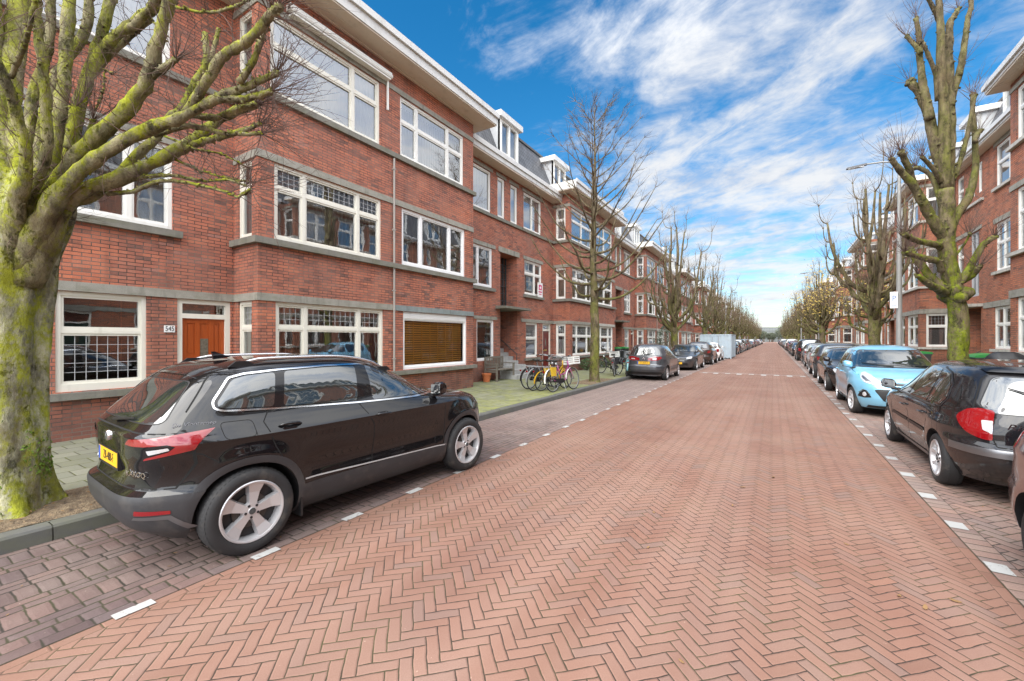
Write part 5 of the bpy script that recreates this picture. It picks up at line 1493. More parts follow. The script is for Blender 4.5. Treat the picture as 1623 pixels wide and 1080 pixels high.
    corner(car, par, 'headlight', 'F', [(-1.18,.77),(-1.16,.84),(-.74,.90),(-.72,.85),(-.90,.77)], W['clear_l'], .005)
    plate(car, par, 'front', .50, 'ZR-488-F')
    add_wheels(car, par, 'five', 0.0)
    # mud flaps
    for sg in (1, -1):
        b = MB(); b.box(-car.wb + .40, -car.wb + .42, sg * .80 - .10, sg * .80 + .10, .16, .42); b.build('mud_flap', W['black'], par)
    return par
W['strip'] = plain('strip_grey', (.36, .36, .36), .4); W['chrome_s'] = plain('satin_rail', (.70, .70, .70), .25, 1.0); W['rim_dk'] = plain('silver_trim', (.20, .205, .215), .35, .8); W['grey_txt'] = plain('decal_grey', (.20, .21, .23), .5)

# ---- black station wagon on the right
def rio():
    car = car_of('wagon'); par = empty('parked_car'); P = mat_carpaint('black_gloss', (.008, .008, .010), dust=.12)
    body_cut(car, par, P)
    FW = [(.80,.92),(.60,1.05),(.36,1.20),(.16,1.29),(-.05,1.312),(-.03,.905)]
    RW = [(-.10,.904),(-.12,1.315),(-.50,1.315),(-.72,1.30),(-.82,.90)]
    QW = [(-.89,.90),(-.79,1.295),(-1.05,1.25),(-1.22,1.13),(-1.30,1.00),(-1.25,.92),(-1.12,.895)]
    BQ = [(-1.30,1.06),(-1.36,1.10),(-1.66,.90),(-1.64,.82),(-1.36,.86),(-1.33,.96)]
    glasshouse(car, par, [FW, RW, QW], [(-.55,.92),(-.62,.98),(-.50,1.24),(-.46,1.27)], [(-.66,.97),(-.54,1.27)])
    for v in ('L', 'R'):
        car.patch('rear_quarter_glass', round_poly([(-1.36,.93),(-1.27,1.17),(-1.40,1.16),(-1.60,.93)], .03), v, .0028, W['gloss_black'], par)
        car.ribbon('window_trim', [[(.88,.895),(.3,.888),(-.5,.882),(-1.10,.876),(-1.28,.90),(-1.34,.99),(-1.26,1.15),(-1.06,1.275),(-.75,1.325)]], v, .016, .005, W['black'], par)
        car.ribbon('belt_trim', [[(.86,.898),(-1.15,.882)]], v, .012, .008, W['rim_dk'], par)
        car.ribbon('rubbing_strip', [[(.82,.545),(-.02,.54)], [(-.05,.54),(-.82,.535)]], v, .042, .010, W['black'], par)
        car.ribbon('sill_trim', [[(.80,.235),(-.80,.235)]], v, .05, .008, W['rim_dk'], par)
        gaps(car, par, [[(.80,.26),(.84,.55),(.86,.88)], [(-.06,.25),(-.07,.9)], [(-.80,.30),(-.84,.50),(-.92,.70),(-.93,.89)], [(-1.70,1.26),(-1.85,1.0)]], v)
        gaps(car, par, [round_poly([(-1.16,.60),(-1.30,.60),(-1.30,.74),(-1.16,.74)], .03) + [(-1.16,.60)]], v, .004)
        handle(car, par, v, .08, .745, P); handle(car, par, v, -.76, .755, P)
    mirror(car, par, .74, .965, .80, P, None, (.09, .11, .075))
    tail = [(-.945,.65),(-.925,.945),(-.81,.955),(-.70,.935),(-.61,.865),(-.60,.835),(-.64,.775),(-.74,.70),(-.85,.66)]
    corner(car, par, 'tail_light', 'B', tail, W['red_l'], .006, .03)
    corner(car, par, 'reversing_light', 'B', [(-.94,.72),(-.93,.845),(-.845,.84),(-.87,.75)], W['clear_l'], .0085, .01)
    gaps(car, par, [[(-.56,.60),(-.60,.80),(-.66,.95),(-.55,1.24),(-.46,1.335)], [(.56,.60),(.60,.80),(.66,.95),(.55,1.24),(.46,1.335)], [(-.56,.60),(.56,.60)]], 'rear')
    car.patch('bumper_strip', [(-.80,.50),(.80,.50),(.80,.575),(-.80,.575)], 'rear', .010, W['rim_dk'], par)
    corner(car, par, 'bumper_strip', 'B', [(-1.15,.50),(-.72,.515),(-.72,.545),(-1.15,.575)], W['rim_dk'], .010, .004)
    car.patch('spoiler', [(-.50,1.30),(.50,1.30),(.52,1.35),(-.52,1.35)], 'rear', .03, W['gloss_black'], par)
    def rt_(txt, y, z, size, mat, sh=0.0):
        p, n = car.hit(*car.ray('rear', y, z)); t = text_mesh('lettering', txt, size, mat, par, .0015, squash=1.3, shear=sh); orient(t, tuple(p + n * .004), Vector((0, 0, 1)).cross(n), (0, 0, 1))
    rt_('Rio', .42, .80, .085, W['chrome'], .3)
    plate(car, par, 'rear', .70, '54-SB-LP'); wiper(car, par, 'rear', -.05, .97, .42, 1.16)
    corner(car, par, 'headlight', 'F', [(-1.15,.60),(-1.13,.70),(-.78,.76),(-.74,.70),(-.90,.60)], W['clear_l'], .005)
    car.ribbon('indicator', [[(1.20,.66),(1.26,.66)]], 'L', .03, .006, W['orange_l'], par)
    add_wheels(car, par, 'seven'); return par

# ---- light blue hatchback facing the camera
def i10():
    car = car_of('hatch'); par = empty('parked_car'); P = mat_carpaint('sky_blue', (.19, .47, .66), .2, dust=.10)
    body_cut(car, par, P)
    FW = [(.83,1.00),(.55,1.15),(.30,1.28),(.12,1.345),(-.08,1.375),(-.05,1.0)]
    RW = [(-.13,1.0),(-.14,1.378),(-.50,1.38),(-.84,1.365),(-.96,1.03)]
    QW = [(-1.02,1.04),(-.92,1.36),(-1.10,1.33),(-1.20,1.12)]
    glasshouse(car, par, [FW, RW, QW], [(-.58,1.04),(-.48,1.36)], [(-.70,1.015),(-.64,1.13),(-.535,1.375)])
    for v in ('L', 'R'):
        gaps(car, par, [[(.82,.30),(.83,.6),(.88,.95)], [(-.08,.30),(-.09,1.0)], [(-.80,.40),(-.90,.70),(-.98,1.0)], [(.80,.29),(-.8,.29)]], v)
        handle(car, par, v, .08, .86, P); handle(car, par, v, -.78, .88, P)
        car.ribbon('rubbing_strip', [[(.76,.46),(-.76,.48)]], v, .035, .008, P, par)
    mirror(car, par, .78, 1.05, .80, P, None, (.09, .11, .08))
    # slanting headlamps, hexagonal mouth, boomerang fog lamp pockets
    corner(car, par, 'headlight', 'F', [(-1.02,.70),(-.98,.75),(-.74,.87),(-.50,.925),(-.47,.90),(-.56,.80),(-.72,.715),(-.90,.685)], W['clear_l'], .006, .03)
    corner(car, par, 'lamp_base', 'F', [(-.90,.725),(-.72,.80),(-.56,.86),(-.58,.82),(-.74,.74)], W['rim_dk'], .0075, .02)
    car.patch('air_intake', round_poly([(-.50,.575),(-.44,.60),(.44,.60),(.50,.575),(.36,.36),(.28,.33),(-.28,.33),(-.36,.36)], .03), 'front', .004, W['black'], par)
    car.ribbon('grille', [[(-.42,.715),(0,.70),(.42,.715)]], 'front', .045, .004, W['black'], par)
    corner(car, par, 'fog_light_pocket', 'F', [(-.90,.42),(-.86,.47),(-.79,.545),(-.72,.555),(-.63,.49),(-.58,.42),(-.75,.40)], W['black'], .004, .03)
    corner(car, par, 'fog_light_rim', 'F', [(-.875,.48),(-.795,.562),(-.712,.574),(-.61,.50),(-.63,.495),(-.718,.556),(-.79,.546),(-.86,.475)], W['chrome'], .006, 0)
    for sg in (1, -1):
        q = .70711; vw = 'FL' if sg > 0 else 'FR'; p, n = car.hit(*car.ray(vw, -.755, .475)); b = MB()
        n0 = Vector((n.x, n.y, 0)).normalized(); u = Vector((-n0.y, n0.x, 0))
        pts = []
        for rad, out in ((.001, .014), (.030, .012), (.047, .006)):
            pts.append([tuple(p + u * (rad * math.cos(t * .5236)) + Vector((0, 0, rad * math.sin(t * .5236))) + n0 * out) for t in range(12)])
        for a_, c_ in zip(pts[:-1], pts[1:]):
            for k in range(12): b.face([a_[k], a_[(k+1) % 12], c_[(k+1) % 12], c_[k]])
        b.build('fog_light', W['clear_l'], par, True)
    gaps(car, par, [[(-.72,1.0),(-.74,.93),(-.64,.79),(-.48,.745),(0,.735),(.48,.745),(.64,.79),(.74,.93),(.72,1.0)]], 'front')
    car.patch('bumper_lip', [(-.6,.20),(.6,.20),(.58,.255),(-.58,.255)], 'front', .006, W['black'], par)
    plate(car, par, 'front', .47, '5-ZHT-67', .50, .105)
    em = MB(); p, n = car.hit(*car.ray('front', 0, .80)); em.lathe([(.028, .006), (.036, .010), (.036, 0)], 20, 'x', (p.x, 0, .80)); em.build('emblem', W['chrome'], par)
    wiper(car, par, 'front', .55, 1.035, -.10, 1.075); wiper(car, par, 'front', -.05, 1.035, -.55, 1.085)
    corner(car, par, 'tail_light', 'B', [(-1.12,.75),(-1.1,.98),(-.86,1.0),(-.80,.85)], W['red_l'], .006, .03)
    add_wheels(car, par, 'multi', .12); return par

def grey_hatch():
    car = car_of('hatch'); par = empty('parked_car'); P = mat_carpaint('shark_grey', (.055, .060, .070), .4, dust=.15)
    body_cut(car, par, P)
    FW = [(.86,1.0),(.55,1.15),(.30,1.28),(.10,1.35),(-.06,1.372),(-.05,.99)]
    RW = [(-.13,.99),(-.12,1.375),(-.48,1.375),(-.80,1.34),(-.86,1.00)]
    QW = [(-.92,1.0),(-.86,1.33),(-1.04,1.27),(-1.22,1.05),(-1.2,1.02)]
    glasshouse(car, par, [FW, RW, QW], [(-.62,1.03),(-.56,1.22),(-.44,1.375)], [(-.70,1.04),(-.53,1.37)])
    for v in ('L', 'R'):
        gaps(car, par, [[(.82,.30),(.83,.6),(.88,.95)], [(-.08,.30),(-.09,1.0)], [(-.80,.40),(-.90,.70),(-.92,1.0)]], v)
        handle(car, par, v, .08, .86, P); handle(car, par, v, -.72, .88, P)
        car.ribbon('rubbing_strip', [[(.76,.42),(-.76,.42)]], v, .05, .008, W['plastic'], par)
    mirror(car, par, .80, 1.04, .80, P, None, (.09, .11, .08))
    corner(car, par, 'tail_light', 'B', [(-1.14,.83),(-1.12,.92),(-.90,.985),(-.66,.97),(-.62,.92),(-.74,.86),(-.92,.80)], W['red_l'], .007, .03)
    corner(car, par, 'lamp_insert', 'B', [(-1.0,.86),(-.98,.90),(-.86,.91),(-.86,.87)], W['clear_l'], .009, .01)
    gaps(car, par, [[(-.62,.62),(-.66,.82),(-.64,.98)], [(.62,.62),(.66,.82),(.64,.98)], [(-.62,.62),(.62,.62)]], 'rear')
    car.patch('bumper_grille', round_poly([(-.70,.27),(.70,.27),(.68,.36),(-.68,.36)], .03), 'rear', .005, W['black'], par)
    car.ribbon('bumper_trim', [[(-.74,.43),(.74,.43)]], 'rear', .035, .009, W['plastic'], par)
    plate(car, par, 'rear', .72, '57-XKX-9', .50, .105); wiper(car, par, 'rear', .0, 1.05, -.36, 1.09)
    car.ribbon('badge', [[(-.045, .90), (0, .935), (.045, .90)], [(-.045, .87), (0, .905), (.045, .87)]], 'rear', .015, .006, W['chrome'], par)
    corner(car, par, 'headlight', 'F', [(-1.02,.72),(-.98,.78),(-.55,.92),(-.52,.88),(-.80,.72)], W['clear_l'], .006)
    add_wheels(car, par, 'cap'); return par

def maroon_hatch():
    car = car_of('maroon'); par = empty('parked_car'); P = mat_carpaint('maroon', (.085, .030, .032), .35, dust=.12)
    body_cut(car, par, P)
    FW = [(.86,1.0),(.55,1.15),(.30,1.28),(.10,1.35),(-.06,1.372),(-.05,.99)]
    RW = [(-.13,.99),(-.12,1.375),(-.48,1.375),(-.80,1.34),(-.86,1.00)]
    glasshouse(car, par, [FW, RW], [(-.62,1.03),(-.56,1.22),(-.44,1.375)], [(-.70,1.04),(-.53,1.37)])
    for v in ('L', 'R'):
        gaps(car, par, [[(.82,.30),(.83,.6),(.88,.95)], [(-.08,.30),(-.09,1.0)], [(-.80,.40),(-.90,.70),(-.92,1.0)], [(-1.45,.62),(-1.74,.66)]], v)
        handle(car, par, v, .08, .86, P); handle(car, par, v, -.72, .88, P)
    mirror(car, par, .80, 1.04, .80, P, None, (.09, .11, .08))
    corner(car, par, 'tail_light', 'B', [(-1.04,.58),(-1.10,.70),(-1.10,.90),(-.98,.95),(-.74,.90),(-.78,.80),(-.90,.70)], W['red_l'], .007, .03)
    corner(car, par, 'lamp_insert', 'B', [(-1.06,.76),(-1.06,.83),(-.84,.85),(-.86,.78)], W['clear_l'], .009, .01)
    corner(car, par, 'lamp_edge', 'B', [(-1.04,.575),(-1.105,.70),(-1.105,.905),(-.98,.957),(-.732,.905),(-.740,.897),(-.98,.947),(-1.096,.898),(-1.096,.702),(-1.033,.585)], W['chrome'], .010, 0)
    corner(car, par, 'headlight', 'F', [(-1.02,.70),(-.98,.76),(-.74,.87),(-.52,.91),(-.52,.86),(-.72,.73),(-.90,.69)], W['clear_l'], .006, .03)
    car.patch('grille', round_poly([(-.40,.62),(.40,.62),(.44,.72),(-.44,.72)], .03), 'front', .004, W['black'], par)
    car.patch('air_intake', round_poly([(-.52,.32),(.52,.32),(.46,.46),(-.46,.46)], .04), 'front', .004, W['black'], par)
    plate(car, par, 'front', .52, '9-TFK-24'); plate(car, par, 'rear', .74, '9-TFK-24'); gaps(car, par, [[(-.62,.62),(-.66,.82),(-.64,.98)], [(.62,.62),(.66,.82),(.64,.98)], [(-.62,.62),(.62,.62)]], 'rear')
    add_wheels(car, par, 'multi'); return par

def put(o, x, y, rz, label, group='cars parked along the kerb', sc=1.0):
    o.location = (x, y, 0); o.rotation_euler = (0, 0, rz); o.scale = (sc, sc, sc); tag(o, label, 'car', group); return o
UP, DN = math.pi / 2, -math.pi / 2     # nose away from the camera / nose toward it
CAR_PLACES = True
# the SUV: rear wheel contact near (-3.59,1.79), front near (-3.45,4.43)
yaw = math.atan2(4.433 - 1.789, .139)
cx, cy = (-3.586 - 3.447) / 2, (1.789 + 4.433) / 2
nx_, ny_ = math.sin(yaw), -math.cos(yaw)       # car's right hand side
put(karoq(), cx - nx_ * .90, cy - ny_ * .90, yaw, 'large glossy black SUV with silver roof rails and orange number plate nearest the camera', sc=1.0)
put(rio(), 2.53, 8.31, UP, 'black station wagon with big red tail lamps in front of the light blue hatchback', sc=1.04)
put(i10(), 2.42, 14.0, DN, 'light blue hatchback facing the camera with round fog lamps', sc=1.06)
put(maroon_hatch(), 2.40, 3.26, DN, 'maroon hatchback cut off by the right edge of the photo')
put(grey_hatch(), -4.62, 19.75, UP, 'dark grey hatchback with yellow plate and red tail lamps beside the bicycles', sc=1.03)
CP = {}
def paint(name, col, metal=.4):
    if name not in CP: CP[name] = mat_carpaint(name, col, metal, dust=.15)
    return CP[name]
cols = dict(graphite=(.045, .05, .058), black=(.008, .008, .01), white=(.75, .75, .74), silver=(.42, .43, .45), maroon=(.16, .018, .02), navy=(.02, .035, .09), grey=(.14, .15, .16), red=(.32, .02, .02), bronze=(.05, .035, .03))
def gcar(kind, c, wheel='seven', txt=None): return generic(kind, paint(c + '_paint', cols[c], 0 if c in ('white', 'black') else .4), wheel, txt)
a = gcar('sedan', 'graphite', 'seven', 'R-741-XD'); put(a, -4.50, 26.8, DN, 'dark grey saloon facing the camera behind the grey hatchback')
b = gcar('suv', 'bronze', 'seven', 'K-086-TN'); put(b, -4.40, 32.9, UP, 'dark brown SUV with yellow plate in front of the white car')
c = gcar('hatch', 'white', 'multi', 'H-382-PS'); put(c, -4.35, 38.2, UP, 'white hatchback beside the blue steel site container')
d = gcar('estate', 'black', 'seven', 'G-552-LV'); put(d, 2.38, 19.1, DN, 'black estate car facing the camera behind the light blue hatchback', sc=1.0)
e = gcar('suv', 'graphite', 'seven', 'T-915-BB'); put(e, 2.45, 24.6, UP, 'tall dark grey SUV roof showing behind the black estate')
f = gcar('estate', 'silver', 'seven', '25-TR-KN'); put(f, 2.55, 31.2, UP, 'silver estate car with tall red tail lamps seen from behind')
CT = {'sedan': tree_of(a), 'suv': tree_of(b), 'hatch': tree_of(c), 'estate': tree_of(f)}
gv = gcar('van', 'black', 'five', 'V-204-GH'); CT['van'] = tree_of(gv)
put(gv, 2.50, 42.4, UP, 'large black people carrier in the right row beyond the silver estate')
rr = random.Random(5)
def recolor(o, c):
    p = paint(c + '_paint', cols[c], 0 if c in ('white', 'black') else .4)
    def rec(q):
        if q.type == 'MESH' and q.name.split('.')[0] in ('body', 'mirror', 'door_handle'):
            q.material_slots[0].link = 'OBJECT'; q.material_slots[0].material = p
        for ch in q.children: rec(ch)
    rec(o)
def far_copy(T, skip):
    def rec(t, p):
        o = t[0].copy(); COL.objects.link(o); o.parent = p
        for chd in t[1]:
            if chd[0].name.split('.')[0] not in skip: rec(chd, o)
        return o
    return rec(T, None)
SKIP = {'panel_gap', 'door_handle', 'handle_cup', 'window_seal', 'badge', 'lettering', 'plate_band', 'mirror_foot', 'mirror_glass', 'bumper_grille', 'air_intake'}
def row(x, y0, y1, seed, sgn):
    rr = random.Random(seed); y = y0; i = 0
    while y < y1:
        k = rr.choice(['hatch', 'hatch', 'sedan', 'estate', 'suv', 'suv', 'van']); cn = rr.choice(['graphite', 'black', 'white', 'silver', 'grey', 'navy', 'maroon', 'black', 'grey', 'red'])
        if sgn < 0 and i == 0: k, cn = 'hatch', 'maroon'
        if sgn < 0 and i == 1: k, cn = 'estate', 'black'
        if sgn > 0 and i == 0: k, cn = 'hatch', 'grey'
        L = {'hatch': 3.9, 'sedan': 4.7, 'estate': 4.6, 'suv': 4.5, 'van': 4.5}[k]
        o = far_copy(CT[k], SKIP if y < 80 else SKIP | {'side_window_', 'number_plate', 'wiper'})
        bpy.context.view_layer.update() if False else None
        o.location = (x + rr.uniform(-.1, .1), y + L / 2, 0); o.rotation_euler = (0, 0, rr.choice([UP, DN, UP]) + rr.uniform(-.02, .02)); o.scale = (1, 1, 1)
        REC.append((o, cn))
        side_ = 'left' if sgn < 0 else 'right'
        if i == 0: lb = 'maroon hatchback just past the steel site container' if sgn < 0 else 'grey hatchback facing away behind the silver estate car'
        elif i == 1 and sgn < 0: lb = 'black estate car second past the steel site container'
        else: lb = f'distant {cn} {dict(hatch="hatchback", sedan="saloon", estate="estate car", suv="SUV", van="people carrier")[k]} in the {side_} row of parked cars'
        tag(o, lb, 'car', f'distant cars parked along the {side_} kerb'); y += L + rr.uniform(.9, 2.0); i += 1
        if sgn > 0 and i == 1: y = 45.2
REC = []
row(-4.3, 47.2, 190, 3, -1); row(2.5, 35.0, 190, 8, 1)
bpy.context.view_layer.update()
for o, cn in REC: recolor(o, cn)
# limb centre lines in metres: (x, y, z, radius)
HERO_TRUNK = [(-6.072, 0.825, 0.014, 0.3587), (-6.072, 0.825, 0.113, 0.3288), (-6.072, 0.825, 0.376, 0.2989), (-6.072, 0.825, 0.784, 0.2802), (-6.072, 0.825, 1.251, 0.269), (-6.062, 0.831, 1.718, 0.2765), (-6.052, 0.838, 2.127, 0.2989), (-6.032, 0.85, 2.477, 0.3288), (-5.982, 0.881, 2.769, 0.3438), (-5.913, 0.924, 3.003, 0.3139), (-5.863, 0.954, 3.236, 0.2466)]
HERO = [('limb', [(-5.575, 1.075, 2.812, 0.0682), (-5.505, 1.118, 2.953, 0.0667), (-5.415, 1.233, 3.111, 0.069), (-5.242, 1.457, 3.269, 0.0652), (-5.033, 1.704, 3.507, 0.0587), (-4.895, 1.908, 3.73, 0.052), (-4.744, 2.119, 4.013, 0.0464), (-4.581, 2.338, 4.187, 0.0404)]), ('limb', [(-5.459, 1.029, 2.921, 0.0607), (-5.265, 1.149, 3.195, 0.0576), (-5.043, 1.263, 3.369, 0.0553), (-4.696, 1.443, 3.559, 0.0514), (-4.391, 1.596, 3.656, 0.0452), (-4.065, 1.775, 3.835, 0.0388), (-3.876, 1.892, 3.913, 0.0325), (-3.658, 2.027, 4.035, 0.0257)]), ('limb', [(-4.084, 1.763, 3.813, 0.0353), (-3.876, 1.892, 3.813, 0.0285), (-3.696, 2.004, 3.88, 0.0222)]), ('limb', [(-5.664, 1.019, 2.882, 0.0608), (-5.485, 1.13, 3.281, 0.0607), (-5.236, 1.225, 3.493, 0.0611), (-4.915, 1.366, 3.744, 0.0581), (-4.677, 1.455, 3.988, 0.0527), (-4.547, 1.476, 4.247, 0.0485), (-4.41, 1.502, 4.498, 0.0456), (-4.285, 1.521, 4.719, 0.0424), (-4.248, 1.544, 4.935, 0.0396)]), ('limb', [(-4.629, 1.484, 4.033, 0.0305), (-4.481, 1.517, 4.08, 0.0268), (-4.341, 1.545, 4.12, 0.0232)]), ('limb', [(-4.334, 1.631, 3.701, 0.0404), (-4.14, 1.67, 3.883, 0.0385), (-3.953, 1.726, 4.091, 0.0377), (-3.663, 1.789, 4.172, 0.036), (-3.469, 1.85, 4.313, 0.0337), (-3.34, 1.871, 4.377, 0.0316)]), ('limb', [(-3.878, 1.832, 3.927, 0.0279), (-3.723, 1.869, 4.07, 0.0252), (-3.65, 1.914, 4.308, 0.023), (-3.502, 1.888, 4.382, 0.0202)]), ('limb', [(-5.764, 0.957, 2.859, 0.0545), (-5.677, 1.07, 3.397, 0.0535), (-5.685, 1.124, 3.827, 0.0517), (-5.719, 1.161, 4.22, 0.0501), (-5.766, 1.191, 4.745, 0.0484), (-5.82, 1.217, 5.182, 0.0466), (-5.88, 1.238, 5.578, 0.0448)]), ('limb', [(-5.852, 1.02, 2.984, 0.0466), (-5.749, 1.202, 3.461, 0.0456), (-5.805, 1.285, 3.984, 0.0445), (-5.812, 1.398, 4.505, 0.0455), (-5.725, 1.511, 4.8, 0.0482), (-5.521, 1.696, 5.074, 0.0492), (-5.25, 1.864, 5.313, 0.0478)]), ('limb', [(-5.653, 0.908, 2.921, 0.0437), (-5.434, 0.985, 3.311, 0.0406), (-5.351, 0.978, 3.713, 0.0375), (-5.306, 0.947, 4.081, 0.0348), (-5.269, 0.911, 4.416, 0.032), (-5.278, 0.905, 4.719, 0.0298)]), ('limb', [(-5.578, 0.837, 2.845, 0.0464), (-5.343, 0.865, 3.204, 0.0416), (-5.264, 0.797, 3.562, 0.0372), (-5.181, 0.731, 3.774, 0.0332), (-5.152, 0.63, 4.03, 0.0288)]), ('limb', [(-5.154, 0.747, 3.815, 0.0185), (-4.916, 0.777, 3.971, 0.0168), (-4.708, 0.788, 4.152, 0.0152), (-4.667, 0.813, 4.382, 0.0142)]), ('limb', [(-5.917, 1.098, 3.164, 0.0475), (-5.891, 1.232, 3.554, 0.047), (-5.956, 1.309, 4.064, 0.047), (-5.836, 1.442, 4.8, 0.0477), (-5.791, 1.528, 5.34, 0.0476)]), ('limb', [(-6.363, 1.056, 3.339, 0.0967), (-6.847, 0.992, 4.011, 0.0938), (-6.977, 1.029, 4.701, 0.0929), (-7.082, 1.081, 5.333, 0.0928), (-7.058, 1.096, 5.702, 0.0902)]), ('limb', [(-5.526, 1.575, 4.842, 0.0387), (-5.267, 1.618, 4.921, 0.0354), (-4.993, 1.67, 5.041, 0.0324)]), ('limb', [(-5.607, 1.172, 3.514, 0.0449), (-5.576, 1.191, 3.707, 0.0409), (-5.562, 1.2, 3.888, 0.0368)]), ('limb', [(-5.762, 1.312, 3.655, 0.0267), (-5.693, 1.354, 3.883, 0.0224)]), ('limb', [(-5.75, 1.083, 2.912, 0.0511), (-5.56, 1.319, 3.115, 0.0472), (-5.396, 1.538, 3.453, 0.0436), (-5.262, 1.739, 3.805, 0.0413), (-5.205, 1.892, 4.093, 0.0381), (-5.186, 2.021, 4.446, 0.035), (-5.151, 2.102, 4.696, 0.0311), (-5.213, 2.122, 5.034, 0.0274)]), ('limb', [(-5.175, 2.087, 4.586, 0.0249), (-5.138, 2.169, 4.84, 0.0224), (-5.091, 2.198, 5.089, 0.0195)]), ('twiggy', [(-5.434, 1.397, 3.127, 0.0234), (-5.159, 1.508, 3.134, 0.0203), (-4.931, 1.591, 3.201, 0.0182), (-4.707, 1.671, 3.194, 0.0168), (-4.487, 1.749, 3.145, 0.0141), (-4.268, 1.885, 3.082, 0.0121), (-4.158, 1.953, 3.032, 0.0105), (-4.058, 2.014, 3.105, 0.0079)]), ('twiggy', [(-5.245, 1.514, 3.263, 0.0202), (-5.014, 1.598, 3.278, 0.0181), (-4.767, 1.692, 3.261, 0.0155), (-4.522, 1.845, 3.211, 0.0133), (-4.358, 1.946, 3.225, 0.0109), (-4.194, 2.048, 3.165, 0.0084)]), ('twiggy', [(-5.009, 1.778, 3.503, 0.0126), (-4.794, 1.911, 3.39, 0.011), (-4.6, 2.031, 3.326, 0.0094), (-4.385, 2.165, 3.276, 0.0075)]), ('twiggy', [(-5.095, 1.725, 3.731, 0.0127), (-4.837, 1.885, 3.605, 0.0106), (-4.622, 2.018, 3.554, 0.0082), (-4.406, 2.151, 3.427, 0.0058)]), ('twiggy', [(-4.275, 1.527, 4.529, 0.0127), (-4.064, 1.658, 4.481, 0.0119), (-3.88, 1.772, 4.524, 0.01), (-3.696, 1.886, 4.622, 0.0087)]), ('limb', [(-4.966, 1.805, 3.579, 0.0395), (-4.851, 1.934, 3.691, 0.0357), (-4.755, 2.053, 3.766, 0.0317), (-4.557, 2.176, 3.826, 0.0263), (-4.403, 2.272, 3.904, 0.0209)]), ('limb', [(-4.806, 1.551, 3.598, 0.0244), (-4.527, 1.724, 3.676, 0.0228), (-4.248, 1.897, 3.61, 0.0197), (-3.978, 2.064, 3.61, 0.0172)]), ('limb', [(-4.604, 1.559, 3.675, 0.0301), (-4.487, 1.631, 3.744, 0.0303), (-4.291, 1.811, 3.725, 0.028), (-4.114, 1.921, 3.794, 0.0242), (-3.956, 2.019, 3.845, 0.0217)]), ('twiggy', [(-5.676, 1.365, 3.984, 0.0091), (-5.611, 1.405, 4.161, 0.0075), (-5.59, 1.418, 4.364, 0.0062), (-5.525, 1.458, 4.338, 0.0056)]), ('limb', [(-5.731, 0.86, 3.012, 0.0456), (-5.804, 0.932, 3.516, 0.044), (-5.893, 0.995, 3.996, 0.0423), (-5.917, 1.098, 4.621, 0.0403), (-5.896, 1.111, 5.14, 0.0366)]), ('limb', [(-6.428, 0.898, 3.149, 0.0791), (-6.783, 0.914, 3.907, 0.0755), (-6.985, 0.906, 4.771, 0.0698), (-7.008, 0.892, 5.423, 0.0626)]), ('limb', [(-5.896, 1.111, 3.263, 0.0352), (-6.099, 1.22, 3.702, 0.0349), (-6.039, 1.375, 4.358, 0.0349), (-5.832, 1.621, 4.88, 0.0356), (-5.578, 1.778, 5.124, 0.0337)]), ('limb', [(-6.022, 1.033, 3.066, 0.044), (-6.297, 1.097, 3.702, 0.0438), (-6.321, 1.2, 4.358, 0.0442), (-6.178, 1.406, 4.988, 0.0436), (-6.132, 1.435, 5.477, 0.0399)])]
